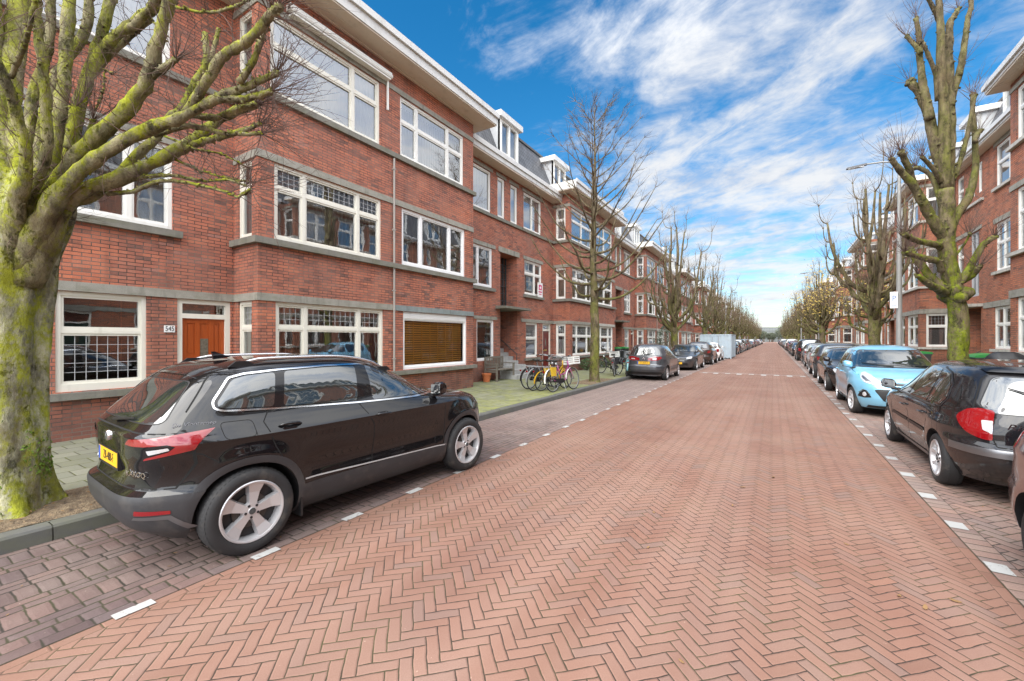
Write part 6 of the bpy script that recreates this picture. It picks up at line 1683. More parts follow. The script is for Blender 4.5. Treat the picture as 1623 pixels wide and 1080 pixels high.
RIGHT = [[(3.865, 14.572, 0.924, 0.1953), (3.865, 14.572, 1.622, 0.1887), (3.865, 14.572, 2.365, 0.1825), (3.747, 14.499, 3.093, 0.1783), (3.641, 14.433, 3.713, 0.1719), (3.602, 14.409, 4.302, 0.1649), (3.615, 14.417, 4.875, 0.1581), (3.589, 14.401, 5.418, 0.1518)], [(3.589, 14.401, 5.263, 0.1401), (3.583, 14.468, 5.797, 0.128), (3.417, 14.436, 6.589, 0.1162), (3.303, 14.435, 7.295, 0.1035), (3.133, 14.401, 7.897, 0.0927), (2.947, 14.356, 8.219, 0.0816)], [(3.273, 14.205, 7.122, 0.0958), (3.206, 14.211, 7.609, 0.0859), (3.147, 14.221, 8.069, 0.0757), (3.097, 14.237, 8.736, 0.0653), (3.091, 14.28, 9.251, 0.0549), (3.041, 14.296, 9.753, 0.0445)], [(3.088, 14.091, 8.749, 0.0519), (2.985, 14.144, 9.02, 0.0465), (2.847, 14.176, 9.311, 0.0408)], [(3.431, 14.303, 7.587, 0.053), (3.369, 14.186, 8.18, 0.0473), (3.212, 14.011, 8.567, 0.0423), (3.054, 13.834, 8.887, 0.0365)], [(3.589, 14.401, 5.418, 0.1284), (3.564, 14.346, 6.332, 0.1145), (3.539, 14.292, 7.457, 0.1007), (3.463, 14.205, 8.282, 0.0872), (3.452, 14.159, 9.163, 0.0734), (3.401, 14.089, 9.932, 0.0598), (3.364, 14.026, 10.816, 0.0462)], [(3.497, 14.344, 9.384, 0.048), (3.369, 14.186, 9.689, 0.0444), (3.212, 14.011, 9.958, 0.0401), (3.132, 13.882, 10.209, 0.0355)], [(3.628, 14.425, 5.402, 0.1282), (3.666, 14.466, 6.167, 0.1164), (3.704, 14.506, 7.292, 0.1047), (3.683, 14.51, 7.844, 0.0933), (3.688, 14.529, 8.897, 0.0818), (3.706, 14.558, 9.515, 0.0704), (3.791, 14.627, 9.697, 0.0618), (3.903, 14.713, 9.912, 0.0495)], [(3.694, 14.466, 7.432, 0.0819), (3.752, 14.561, 7.693, 0.0759), (3.943, 14.738, 8.441, 0.0686), (4.068, 14.874, 9.243, 0.0616), (4.141, 14.979, 9.753, 0.0552), (4.228, 15.091, 10.14, 0.0483), (4.221, 15.146, 10.945, 0.042)], [(3.905, 14.597, 8.237, 0.0408), (4.086, 15.062, 8.713, 0.0358)], [(3.826, 14.548, 3.016, 0.1013), (3.849, 14.468, 3.083, 0.0886), (4.078, 14.516, 3.53, 0.0762), (4.239, 14.521, 3.94, 0.0664), (4.333, 14.485, 4.057, 0.062), (4.438, 14.456, 4.143, 0.0525)], [(3.931, 14.613, 3.155, 0.0843), (4.095, 14.538, 3.287, 0.0721), (4.163, 14.403, 3.445, 0.0607)], [(3.668, 14.45, 4.333, 0.1076), (3.822, 14.619, 4.754, 0.1017), (4.059, 14.839, 5.117, 0.0944), (4.183, 14.99, 5.374, 0.082), (4.296, 15.133, 5.824, 0.0728), (4.355, 15.243, 6.183, 0.0645), (4.36, 15.32, 6.836, 0.057), (4.344, 15.384, 7.431, 0.0493), (4.356, 15.464, 8.032, 0.0415)], [(4.208, 14.784, 6.58, 0.0573), (4.35, 15.167, 6.871, 0.0597), (4.508, 15.558, 7.09, 0.0636)], [(3.747, 14.499, 5.65, 0.0603), (3.858, 14.626, 5.902, 0.0533), (4.076, 14.82, 6.705, 0.0466), (4.229, 14.974, 7.546, 0.0405), (4.302, 15.078, 7.826, 0.0349)], [(3.602, 14.409, 4.178, 0.1257), (3.377, 14.219, 4.523, 0.1146), (3.193, 14.055, 4.849, 0.1031), (3.076, 13.932, 5.066, 0.0924), (2.869, 13.753, 5.448, 0.0839), (2.619, 13.548, 5.751, 0.0746), (2.498, 13.422, 5.9, 0.063), (2.398, 13.31, 6.018, 0.0518)], [(2.943, 14.001, 5.449, 0.0735), (2.837, 13.817, 5.766, 0.0695), (2.719, 13.626, 5.984, 0.0658), (2.597, 13.433, 6.198, 0.0615)], [(3.562, 14.384, 4.875, 0.0598), (3.484, 14.43, 5.259, 0.0556), (3.43, 14.491, 5.6, 0.0521), (3.33, 14.523, 5.884, 0.0512), (3.184, 14.526, 6.043, 0.0517), (3.085, 14.559, 6.107, 0.049)], [(3.51, 14.352, 5.573, 0.0613), (3.409, 14.211, 5.732, 0.0541), (3.231, 14.022, 5.951, 0.0472), (3.054, 13.834, 6.106, 0.0394)], [(3.483, 14.335, 3.992, 0.0784), (3.342, 14.071, 4.02, 0.0758), (2.96, 13.658, 4.068, 0.0676), (2.702, 13.322, 4.131, 0.0569), (2.55, 13.051, 4.168, 0.048)], [(3.51, 14.352, 3.403, 0.0715), (3.43, 14.208, 3.606, 0.0716), (3.235, 13.993, 3.652, 0.0757), (3.042, 13.78, 3.69, 0.0682), (2.801, 13.536, 3.742, 0.0603), (2.64, 13.342, 3.771, 0.0523)], [(3.576, 14.393, 2.939, 0.1025), (3.517, 14.427, 3.061, 0.0982), (3.324, 14.378, 3.266, 0.0882), (3.142, 14.336, 3.59, 0.0786), (3.025, 14.334, 3.759, 0.0685), (2.961, 14.365, 3.994, 0.058)], [(3.576, 14.393, 2.861, 0.1122), (3.375, 14.072, 2.95, 0.0932), (3.116, 13.716, 3.065, 0.0726), (2.87, 13.367, 3.219, 0.0528)], [(3.668, 14.45, 3.558, 0.0315), (3.776, 14.399, 3.771, 0.0269), (3.933, 14.379, 4.055, 0.0221), (3.983, 14.292, 4.227, 0.0174)]]
# ------------------------------------------------------------------ trees
W['bark_hero'] = mat_bark('mossy_bark', 1.0, (.25, .265, .018), (.22, .195, .115), (3.5, 9.0), 1.0, .65)
W['bark_trunk'] = mat_bark('yellow_green_bark', 1.0, (.30, .315, .03), (.34, .325, .22), (3.5, 9.0), .9, .55)
W['bark_right'] = mat_bark('green_bark', 1.0, (.14, .165, .012), (.11, .088, .052), (3.0, 7.0), .6)
W['bark'] = mat_bark('grey_bark', .85, (.125, .135, .022), (.12, .092, .06), (1.5, 6.0), .5)
W['twig'] = plain('twig', (.115, .07, .055), .85, var=.35, vscale=3)
W['twig_f'] = plain('twig_far', (.15, .105, .07), .9, var=.4, vscale=2)
W['yleaf'] = plain('yellow_leaf', (.34, .24, .045), .7, var=.45, vscale=4)
W['moss'] = plain('moss_tuft', (.09, .15, .012), .95, var=.6, vscale=20, bump=.8, bscale=60)

def twig(b, p, d, L, r, rr, n=4, k=5, up=.25, fork=.5):
    p = Vector(p); d = Vector(d).normalized(); pts = [p.copy()]; rad = [r]; q = p.copy(); dd = d.copy()
    for i in range(k):
        dd = (dd + Vector((rr.gauss(0, .16), rr.gauss(0, .16), rr.gauss(0, .12) + up * .25))).normalized()
        q = q + dd * (L / k); pts.append(q.copy()); rad.append(r * (1 - .75 * (i + 1) / k))
        if fork and rr.random() < fork * .5 and i < k - 1:
            d2 = (dd + Vector((rr.gauss(0, .55), rr.gauss(0, .55), rr.gauss(0, .4)))).normalized()
            twig(b, q, d2, L * rr.uniform(.25, .5), rad[-1] * .8, rr, n, 3, up, 0)
    b.tube(pts, rad, n, cap=False)
def knob(b, p, r, rr, n=7):
    """swollen pollard head"""
    for i in range(n):
        d = Vector((rr.gauss(0, 1), rr.gauss(0, 1), rr.gauss(.2, 1))).normalized(); c = Vector(p) + d * r * .55
        b.tube([c - d * r * .5, c, c + d * r * .55], [r * .5, r * rr.uniform(.5, .75), r * .25], 6)
def smooth4(pts, k=4): return crom(pts, k)
def limb_tube(b, pts, n=14, lump=.18, seed=0.0, k=4):
    q = smooth4(pts, k); b.tube([p[:3] for p in q], [max(p[3], .003) for p in q], n, lump=lump, seed=seed)

def hero_tree():
    rr = random.Random(11); base = HERO_TRUNK[0]
    par = empty('street_tree', (base[0], base[1], .13)); inv = Matrix.Translation(par.location).inverted()
    q = smooth4(HERO_TRUNK, 6); t = MB(); n = 64; rings = []
    for p in q:
        ring = []
        for k in range(n):
            a = 2 * math.pi * k / n; c = Vector((math.cos(a), math.sin(a), 0)); P0 = Vector(p[:3])
            ridge = .07 * math.sin(5 * a + 1.0 + p[2] * .35) + .045 * math.sin(9 * a + 2 + p[2] * .8)
            flare = max(0, (.62 - p[2]) / .62); rt = flare ** 2 * (.12 + .42 * max(0, math.sin(5 * a + .6 + .3 * math.sin(3 * a))) ** 2) 
            w = noise.noise(Vector((math.cos(a) * 2.2, math.sin(a) * 2.2, p[2] * 1.5))) * .09 + noise.noise(Vector((math.cos(a) * 6, math.sin(a) * 6, p[2] * 3.0))) * .035 + noise.noise(Vector((math.cos(a) * 14, math.sin(a) * 14, p[2] * 6.0))) * .012
            ring.append(t.P(P0 + c * p[3] * (1 + ridge + rt + w)))
        rings.append(ring)
    for a, b_ in zip(rings[:-1], rings[1:]):
        for k in range(n): j = (k + 1) % n; t.f.append([a[k], a[j], b_[j], b_[k]]); t.m.append(0)
    o = t.build('trunk', W['bark_trunk'], par, True); o.matrix_parent_inverse = inv
    b = MB(); tw = MB()
    for i, (kind, pts) in enumerate(HERO):
        if pts[0][2] < 3.5 and kind == 'limb' and pts[0][3] > .04:
            ax = HERO_TRUNK[8]; p0 = pts[0]; dn = min(.55, p0[2] - 1.6)
            pts = [(ax[0] * .7 + p0[0] * .3, ax[1] * .7 + p0[1] * .3, p0[2] - dn, p0[3] * 2.1)] + [(p0[0], p0[1], p0[2], p0[3] * 1.35)] + list(pts[1:])
        q = smooth4(pts, 6)
        jit = [(p[0] + .012 * noise.noise(Vector((i, j * .6, 0))), p[1] + .012 * noise.noise(Vector((i, j * .6, 5))), p[2] + .012 * noise.noise(Vector((i, j * .6, 9))), p[3]) for j, p in enumerate(q)]
        b.tube([p[:3] for p in jit], [p[3] * (1 + .16 * noise.noise(Vector((j * .7, i, 3)))) for j, p in enumerate(jit)], 18 if kind == 'limb' else 8, lump=.30 if kind == 'limb' else .15, seed=i)
        e, f_ = Vector(pts[-1][:3]), Vector(pts[-2][:3]); d = (e - f_).normalized(); r = pts[-1][3]
        # spur knobs along the limb
        for j in range(2, len(jit) - 1):
            for _ in range(2 if kind == 'limb' else 1):
                if rr.random() < .8:
                    p = Vector(jit[j][:3]); s = Vector((rr.gauss(0, 1), rr.gauss(0, 1), rr.gauss(.2, .8))).normalized(); rad = jit[j][3]
                    c = p + s * rad * .92; b.tube([c - s * .01, c + s * rr.uniform(.008, .024)], [rr.uniform(.009, .022), .006], 6)
                if rr.random() < (.42 if kind == 'limb' else .7):
                    p = Vector(jit[j][:3]); s = Vector((rr.gauss(0.1, 1), rr.gauss(0, 1), rr.gauss(.5, .7))).normalized()
                    twig(tw, p + s * jit[j][3] * .9, s, rr.uniform(.15, .6), rr.uniform(.002, .0038), rr, 4, 5, .2, .7)
        if e.z < 4.9:
            if kind == 'limb': knob(b, e, r * 1.15, rr, 6)
            for _ in range(24 if kind == 'limb' else 9):
                s = (d * rr.uniform(.3, 1.1) + Vector((rr.gauss(0, .5), rr.gauss(0, .5), rr.gauss(.25, .5)))).normalized()
                twig(tw, e + s * r * .7, s, rr.uniform(.25, .8), rr.uniform(.0022, .0042), rr, 4, 6, .2, .8)
    o = b.build('branches', W['bark_hero'], par, True); o.matrix_parent_inverse = inv
    o = tw.build('twigs', W['twig'], par, True); o.matrix_parent_inverse = inv; o['kind'] = 'stuff'
    # leafy moss growing at the foot
    mo = MB()
    for i in range(900):
        a = rr.uniform(-1.9, 1.3); zz = .16 + abs(rr.gauss(0, .34)); 
        if zz > 1.1: continue
        pr = lerp_table([(p[2], p[3]) for p in HERO_TRUNK], zz); x = lerp_table([(p[2], p[0]) for p in HERO_TRUNK], zz); y = lerp_table([(p[2], p[1]) for p in HERO_TRUNK], zz)
        if noise.noise(Vector((a * 1.6, zz * 2.2, 1))) < .02: continue
        c = Vector((math.cos(a), math.sin(a), 0)); p = Vector((x, y, zz)) + c * pr * rr.uniform(.98, 1.10)
        s = rr.uniform(.008, .022); u = Vector((rr.gauss(0, 1), rr.gauss(0, 1), rr.gauss(0, 1))).normalized(); v = u.cross(c).normalized()
        mo.face([p - v * s, p + (c + u * .4) * s, p + v * s, p + Vector((0, 0, 1)) * s * 1.2 + c * s * .4])
    o = mo.build('moss', W['moss'], par, recalc=False); o.matrix_parent_inverse = inv; o['kind'] = 'stuff'
    return par

def right_tree():
    rr = random.Random(23); base = RIGHT[0][0]
    par = empty('street_tree', (base[0], base[1], .13)); inv = Matrix.Translation(par.location).inverted()
    t = MB(); tr = [(base[0], base[1], .1, base[3] * 1.25)] + RIGHT[0]
    q = smooth4(tr, 6); t.tube([p[:3] for p in q], [p[3] * (1 + .06 * noise.noise(Vector((j * .5, 1, 2)))) for j, p in enumerate(q)], 28, lump=.22, seed=4)
    knob(t, (RIGHT[0][2][0] - .05, RIGHT[0][2][1], RIGHT[0][2][2] + .45), .3, rr, 6)
    o = t.build('trunk', W['bark_right'], par, True); o.matrix_parent_inverse = inv
    b = MB(); tw = MB()
    for i, pts in enumerate(RIGHT[1:]):
        q = smooth4(pts, 5)
        b.tube([p[:3] for p in q], [p[3] * (1 + .14 * noise.noise(Vector((j * .7, i, 3)))) for j, p in enumerate(q)], 12, lump=.2, seed=i)
        e, f_ = Vector(pts[-1][:3]), Vector(pts[-2][:3]); d = (e - f_).normalized()
        knob(b, e, max(pts[-1][3] * 1.3, .05), rr, 6)
        for j in range(2, len(q) - 1):
            if rr.random() < .35:
                p = Vector(q[j][:3]); s = Vector((rr.gauss(0, 1), rr.gauss(0, 1), rr.gauss(.2, .6))).normalized(); b.tube([p, p + s * q[j][3] * 1.5], [q[j][3] * .5, q[j][3] * .3], 6)
        low = e.z < 6.5
        for _ in range(26 if low else 12):
            s = (d * .4 + Vector((rr.gauss(0, .45), rr.gauss(0, .45), rr.gauss(.7, .4)))).normalized()
            twig(tw, e, s, rr.uniform(.35, 1.0), rr.uniform(.004, .007), rr, 3, 5, .35, .5)
        for j in range(1, len(q)):
            if rr.random() < .4:
                s = Vector((rr.gauss(0, .7), rr.gauss(0, .7), rr.gauss(.7, .4))).normalized(); twig(tw, q[j][:3], s, rr.uniform(.3, .8), .005, rr, 3, 4, .3, .4)
    o = b.build('branches', W['bark_right'], par, True); o.matrix_parent_inverse = inv
    o = tw.build('twigs', W['twig'], par, True); o.matrix_parent_inverse = inv; o['kind'] = 'stuff'
    return par

def pollard(seed, h=9.2, bark='bark', dense=1.0, leaves=0, rb=.22, spread=1.0):
    """pollarded street tree at the origin: trunk, spreading then upright limbs with swollen ends"""
    rr = random.Random(seed); par = empty('street_tree'); t = MB(); hz = rr.uniform(2.3, 2.8)
    lean = (rr.uniform(-.15, .15), rr.uniform(-.15, .15))
    tr = [(0, 0, .0, rb * 1.5), (0, 0, .25, rb * 1.12), (lean[0] * .3, lean[1] * .3, 1.2, rb), (lean[0] * .7, lean[1] * .7, hz - .4, rb * 1.05), (lean[0], lean[1], hz + .1, rb * 1.05), (lean[0] * 1.2, lean[1] * 1.2, hz + .9, rb * .6)]
    limb_tube(t, tr, 18, .22, seed, 5); t.build('trunk', W['bark_right' if bark == 'bark_right' else bark], par, True)
    b = MB(); tw = MB(); lv = MB(); n = rr.randint(10, 12)
    tips = []
    for i in range(n):
        a = 2 * math.pi * i / n + rr.uniform(-.25, .25); inner = i % 3 == 0
        sp = (rr.uniform(.3, .8) if inner else rr.uniform(.9, 1.75)) * spread; top = rr.uniform(.82, 1.0) * h if inner else rr.uniform(.50, .82) * h
        z0 = hz + rr.uniform(-.5, .8); pts = []
        for s in range(6):
            u = s / 5; out = sp * (1 - (1 - u) ** (2.2 if not inner else 1.4)) ; pts.append((lean[0] + math.cos(a + .2 * u) * out + rr.gauss(0, .06), lean[1] + math.sin(a + .2 * u) * out + rr.gauss(0, .06), z0 + (top - z0) * (u ** (1.35 if not inner else 1.0)), (.125 if inner else .11) * (1 - .66 * u)))
        limb_tube(b, pts, 8, .2, i, 4); tips.append((pts[-1], pts[-2]))
        for s in range(1, 6):
            if rr.random() < .85:
                p = pts[s]; a2 = a + rr.uniform(-1.2, 1.2); L = rr.uniform(.5, 1.5); q = []
                for m_ in range(4):
                    u = m_ / 3; q.append((p[0] + math.cos(a2) * L * .55 * (1 - (1 - u) ** 2), p[1] + math.sin(a2) * L * .55 * (1 - (1 - u) ** 2), p[2] + L * u * u * 1.1, max(p[3] * .62 * (1 - .5 * u), .016)))
                limb_tube(b, q, 6, .2, i + s, 3); tips.append((q[-1], q[-2]))
    for e, f_ in tips:
        E, F_ = Vector(e[:3]), Vector(f_[:3]); d = (E - F_).normalized(); knob(b, E, max(e[3] * 1.2, .04), rr, 4)
        low = E.z < h * .62
        for _ in range(int((20 if low else 9) * dense)):
            s = (d * .5 + Vector((rr.gauss(0, .5), rr.gauss(0, .5), rr.gauss(.45, .45)))).normalized(); twig(tw, E, s, rr.uniform(.4, 1.1), rr.uniform(.005, .009), rr, 3, 4, .3, .5)
        for _ in range(leaves):
            c = E + Vector((rr.gauss(0, .5), rr.gauss(0, .5), rr.gauss(-.1, .55))); s = rr.uniform(.05, .10)
            u = Vector((rr.gauss(0, 1), rr.gauss(0, 1), rr.gauss(0, 1))).normalized(); v = u.orthogonal().normalized(); lv.face([c - u * s, c + v * s * .6, c + u * s, c - v * s * .6])
    b.build('branches', W[bark], par, True); o = tw.build('twigs', W['twig_f'], par, True); o['kind'] = 'stuff'
    if leaves: o = lv.build('leaves', W['yleaf'], par, recalc=False); o['kind'] = 'stuff'
    return par

def young_tree(h=10.3):
    """slender tree with a central leader and fine rising side branches"""
    rr = random.Random(6); par = empty('street_tree'); t = MB()
    tr = [(0, 0, 0, .24), (0, 0, .25, .195), (.02, 0, 1.5, .168), (0, .03, 3.2, .145), (-.05, 0, 4.6, .115), (-.02, 0, 6.4, .078), (.02, 0, 8.2, .042), (0, 0, h, .010)]
    limb_tube(t, tr, 16, .16, 2, 6); t.build('trunk', W['bark'], par, True)
    b = MB(); tw = MB()
    for i in range(58):
        u = i / 57; z = 3.15 + (h - 3.6) * u ** .95; a = i * 2.4 + rr.uniform(-.3, .3)
        L = (2.55 * (1 - u) ** .75 + .6) * rr.uniform(.75, 1.1); rise = .35 + .9 * u
        x0 = lerp_table([(p[2], p[0]) for p in tr], z); y0 = lerp_table([(p[2], p[1]) for p in tr], z); r = lerp_table([(p[2], p[3]) for p in tr], z)
        pts = []
        for s in range(6):
            v = s / 5; o = L * (v * .9); pts.append((x0 + math.cos(a) * o + rr.gauss(0, .05) * v, y0 + math.sin(a) * o + rr.gauss(0, .05) * v, z + L * (rise * v * .55 + .45 * v * v * (1 if u < .6 else .8)) - (.12 * L * math.sin(v * 3.1) if u < .3 else 0), max(r * .46 * (1 - .8 * v), .008)))
        limb_tube(b, pts, 6, .15, i, 3)
        for s in range(1, 6):
            for _ in range(6):
                p = Vector(pts[s][:3]); d = Vector((math.cos(a), math.sin(a), .7)) + Vector((rr.gauss(0, .7), rr.gauss(0, .7), rr.gauss(0, .4))); twig(tw, p, d, rr.uniform(.25, .8) * (1 - .3 * u), rr.uniform(.0045, .0075), rr, 3, 4, .3, .8)
    b.build('branches', W['bark'], par, True); o = tw.build('twigs', W['twig_f'], par, True); o['kind'] = 'stuff'
    return par

def ptag(o, x, y, rz, label, group, sc=1.0):
    o.location = (x, y, .12); o.rotation_euler = (0, 0, rz); o.scale = (sc, sc, sc); tag(o, label, 'tree', group)
GT, GTR = 'bare street trees on the left pavement', 'bare street trees on the right pavement'
tag(hero_tree(), 'large mossy yellow-green street tree with thick cut limbs behind the black SUV', 'tree', GT)
tag(right_tree(), 'tall pollarded tree with bright green mossy trunk rising behind the black station wagon', 'tree', GTR)
ptag(young_tree(), -5.68, 15.0, .4, 'slender young tree with fine bare twigs beside the parked bicycles', GT)
PA = pollard(31, 9.6); ptag(PA, -5.6, 29.8, 1.0, 'pollarded tree behind the dark grey saloon on the left', GT)
PB = pollard(52, 9.4, 'bark', .8); ptag(PB, 4.1, 26.2, 2.0, 'pollarded tree just past the lamp post on the right', GTR, 1.08)
PC = pollard(77, 8.6, 'bark', 1.1); ptag(PC, -5.6, 44.6, .4, 'pollarded tree beside the blue steel site container', GT)
PY = pollard(90, 7.4, 'bark', 1.0, 26); ptag(PY, 3.8, 46.5, .7, 'tree still holding yellow leaves in the right row', GTR)
SM = pollard(14, 6.0, 'bark', 1.0, 12, .12); ptag(SM, 5.6, 37.0, .2, 'thin young tree with yellowing leaves close to the right house fronts', GTR)
rr = random.Random(3); TT = [tree_of(PA), tree_of(PB), tree_of(PC)]
for side_, x, ys in (('left', -5.6, [54.0, 61.6, 70.5, 80.4, 89, 98, 106.8, 118, 130, 142, 155, 168, 182, 197, 212]), ('right', 3.85, [52.5, 58.6, 65, 73, 82, 91, 101, 112, 124, 136, 150, 164, 180, 196, 212])):
    for y in ys:
        o = copy_tree(TT[rr.randrange(3)]); ptag(o, x + rr.uniform(-.15, .15), y, rr.uniform(0, 6.2), f'distant bare pollarded tree in the {side_} row towards the end of the street', f'distant bare trees along the {side_} side', rr.uniform(.82, .98))
# ------------------------------------------------------------------ street things
W['bike_pink'] = plain('bike_pink', (.30, .03, .18), .3, 0, .6); W['bike_yellow'] = plain('bike_yellow', (.50, .29, .01), .3, 0, .6); W['bike_black'] = plain('bike_black', (.012, .012, .013), .3, 0, .5); W['bike_teal'] = plain('bike_teal', (.10, .30, .32), .35, 0, .5)
W['crate'] = plain('crate_white', (.72, .73, .70), .5); W['bag_y'] = plain('pannier_yellow', (.50, .32, .02), .6); W['bag_k'] = plain('pannier_dark', (.03, .03, .035), .7); W['saddle'] = plain('saddle', (.02, .018, .016), .55)
W['oldwood'] = mat_wood('weathered_wood', (.17, .15, .12), .8, (3, 14, 14)); W['terracotta'] = plain('terracotta', (.52, .16, .06), .7, var=.2)
W['bin'] = plain('bin_grey', (.035, .04, .04), .5); W['bin_g'] = plain('bin_lid_green', (.03, .22, .05), .4); W['cover'] = plain('cover_black', (.014, .014, .015), .42, var=.3, bump=.25, bscale=14)
W['pole'] = plain('lamp_pole', (.27, .27, .26), .5, .2, var=.12, dirt=((.2, .2, .16), 4, .5)); W['lumin'] = plain('luminaire', (.10, .10, .105), .5); W['blue_s'] = plain('sign_blue', (.14, .27, .55), .45)
W['cont'] = plain('container_blue', (.36, .44, .50), .5, var=.08, dirt=((.30, .27, .23), 2, .4)); W['shrub'] = plain('shrub_leaf', (.05, .085, .025), .6, var=.6, vscale=6); W['shrub_o'] = plain('olive_leaf', (.10, .13, .09), .7, var=.4, vscale=6)

def bicycle(frame, front_crate=False, bag=None, basket=False, guard=None, wheel_r=.345):
    par = empty('bicycle'); r = wheel_r; fx, bx = .56, -.52; gd = guard or frame
    for x in (bx, fx):
        w = empty('wheel'); w.parent = par; w.location = (x, 0, r)
        t = MB(); n = 36
        for k in range(n): pass
        t.lathe([(r - .026, -.013), (r - .012, -.018), (r, -.010), (r + .002, 0), (r, .010), (r - .012, .018), (r - .026, .013)], 40, closed=True); t.build('tyre', W['tyre'], w, True)
        m = MB(); m.lathe([(r - .026, -.011), (r - .040, -.009), (r - .040, .009), (r - .026, .011)], 40, closed=True); m.lathe([(.018, -.035), (.018, .035)], 10)
        for k in range(18):
            a = k * math.pi / 9; b_ = a + (.5 if k % 2 else -.5); sd = .028 * (1 if (k // 2) % 2 else -1)
            m.tube([(.018 * math.cos(b_), sd, .018 * math.sin(b_)), ((r - .04) * math.cos(a), 0, (r - .04) * math.sin(a))], .0016, 3, cap=False)
        m.build('rim', W['zinc'], w, True)
        g = MB(); pts = [(x + (r + .022) * math.cos(a), (r + .022) * math.sin(a)) for a in [R(d) for d in ((range(30, 200, 10)) if x < 0 else (range(10, 135, 10)))]]
        if x > 0: pts = [(x + (r + .022) * math.cos(R(d)), (r + .022) * math.sin(R(d))) for d in range(40, 185, 10)]
        for p, q in zip(pts[:-1], pts[1:]):
            g.face([(p[0], -.028, p[1] + r), (q[0], -.028, q[1] + r), (q[0], .028, q[1] + r), (p[0], .028, p[1] + r)])
        g.build('mudguard', W[gd], par, True, recalc=False)
    f = MB(); bb = (-.03, 0, .29); st = (-.20, 0, .80); hd_b = (.40, 0, .66); hd_t = (.355, 0, .92); cs = (bx, 0, r)
    f.tube([bb, st], .017, 8); f.tube([crom([hd_b, (.18, 0, .36), bb], 4)[i] for i in range(9)], .018, 8); f.tube([(.385, 0, .76), (.15, 0, .52), (-.10, 0, .50)], .016, 8)
    for sg in (1, -1):
        f.tube([(bb[0], sg * .03, bb[2]), (bx, sg * .06, r)], .010, 6); f.tube([(st[0] + .03, sg * .02, .70), (bx, sg * .06, r)], .008, 6)
        f.tube([(hd_b[0], sg * .045, hd_b[2] - .02), (.47, sg * .05, .5), (fx, sg * .05, r)], .010, 6)
    f.tube([hd_b, hd_t], .020, 8); f.tube([(.45, -.05, .64), (.40, -.05, .66), (.40, .05, .66)], .012, 6); f.build('frame', W[frame], par, True)
    h = MB(); h.tube([hd_t, (.34, 0, 1.03)], .013, 8)
    h.tube(crom([(.02, -.30, 1.05), (.16, -.29, 1.08), (.33, -.15, 1.05), (.345, 0, 1.04), (.33, .15, 1.05), (.16, .29, 1.08), (.02, .30, 1.05)], 4), .011, 8); h.build('handlebar', W['zinc'], par, True)
    gr = MB()
    for sg in (1, -1): gr.tube([(.0, sg * .30, 1.05), (.12, sg * .293, 1.072)], .017, 8)
    gr.build('grip', W['black'], par, True)
    s = MB(); s.tube([(-.195, 0, .78), (-.225, 0, .91)], .013, 8); s.build('seat_post', W['zinc'], par, True)
    s = MB(); s.tube([(-.36, 0, .925), (-.31, 0, .945), (-.22, 0, .94), (-.14, 0, .935), (-.05, 0, .93)], [.075, .095, .07, .04, .025], 12); s.f0 = None
    s.v = [(x, y, .93 + (z - .93) * .42) for x, y, z in s.v]; s.build('saddle', W['saddle'], par, True)
    c = MB(); c.prism([(-.55, .30), (-.50, .42), (.0, .37), (.06, .30), (.0, .23), (-.5, .29)], 'y', -.062, -.050); c.build('chain_guard', W['black'], par)
    p = MB(); p.tube([(-.03, -.10, .29), (.02, -.10, .14)], .010, 6); p.box(-.02, .07, -.18, -.09, .12, .145); p.tube([(-.03, .09, .29), (-.08, .09, .43)], .010, 6); p.box(-.13, -.04, .08, .17, .42, .445); p.tube([(-.03, -.10, .29), (-.03, .09, .29)], .012, 6); p.build('pedal', W['black'], par)
    k = MB()
    for sg in (1, -1): k.tube([(-.28, sg * .06, .755), (-.82, sg * .065, .765)], .007, 6); k.tube([(-.76, sg * .065, .765), (bx, sg * .065, r)], .006, 6)
    for x in (-.35, -.5, -.65, -.8): k.tube([(x, -.065, .76), (x, .065, .76)], .006, 6)
    k.build('luggage_rack', W['zinc'], par, True)
    sd = MB(); sd.tube([(-.05, -.05, .27), (-.13, -.20, .01)], .009, 6); sd.build('kickstand', W['zinc'], par)
    li = MB(); li.lathe([(.001, .0), (.03, .005), (.04, .045)], 14, 'x', (.43, 0, .80)); li.build('lamp', W['clear_l'], par, True)
    rl = MB(); rl.box(-.90, -.885, -.03, .03, .60, .65); rl.build('rear_lamp', W['red_l'], par)
    if front_crate:
        c = MB(); x0, x1, y0, y1, z0, z1 = .40, .74, -.22, .22, .80, 1.03
        c.box(x0, x1, y0, y1, z0, z0 + .015)
        for q in range(4):
            z = z0 + .02 + q * .062; e = .012
            c.box(x0, x1, y0, y0 + e, z, z + .035); c.box(x0, x1, y1 - e, y1, z, z + .035); c.box(x0, x0 + e, y0 + e, y1 - e, z, z + .035); c.box(x1 - e, x1, y0 + e, y1 - e, z, z + .035)
        for x in (x0, x1 - .02):
            for y in (y0 + .001, y1 - .021): c.box(x + .001, x + .019, y, y + .02, z0, z1)
        c.build('crate', W['crate'], par)
    if bag:
        for sg in (1, -1):
            b = MB(); b.prism([(-.66, .48), (-.50, .48), (-.47, .74), (-.68, .75)], 'y', sg * .085, sg * .16); o = b.build('pannier', W[bag], par)
    if basket:
        b = MB(); 
        for q in range(5): z = .78 + q * .05; b.tube([(.42, -.15, z), (.66, -.17, z), (.66, .17, z), (.42, .15, z), (.42, -.15, z)], .004, 4)
        for q in range(7): y = -.15 + q * .05; b.tube([(.43, y, .78), (.665, y, .98)], .003, 4); b.tube([(.43, y, .78), (.66, y, .78)], .003, 4)
        b.build('basket', W['zinc'], par)
    return par
def bput(o, x, y, rz, lean, label, g):
    o.location = (x, y, .13); o.rotation_euler = (lean, 0, rz); tag(o, label, 'bicycle', g)
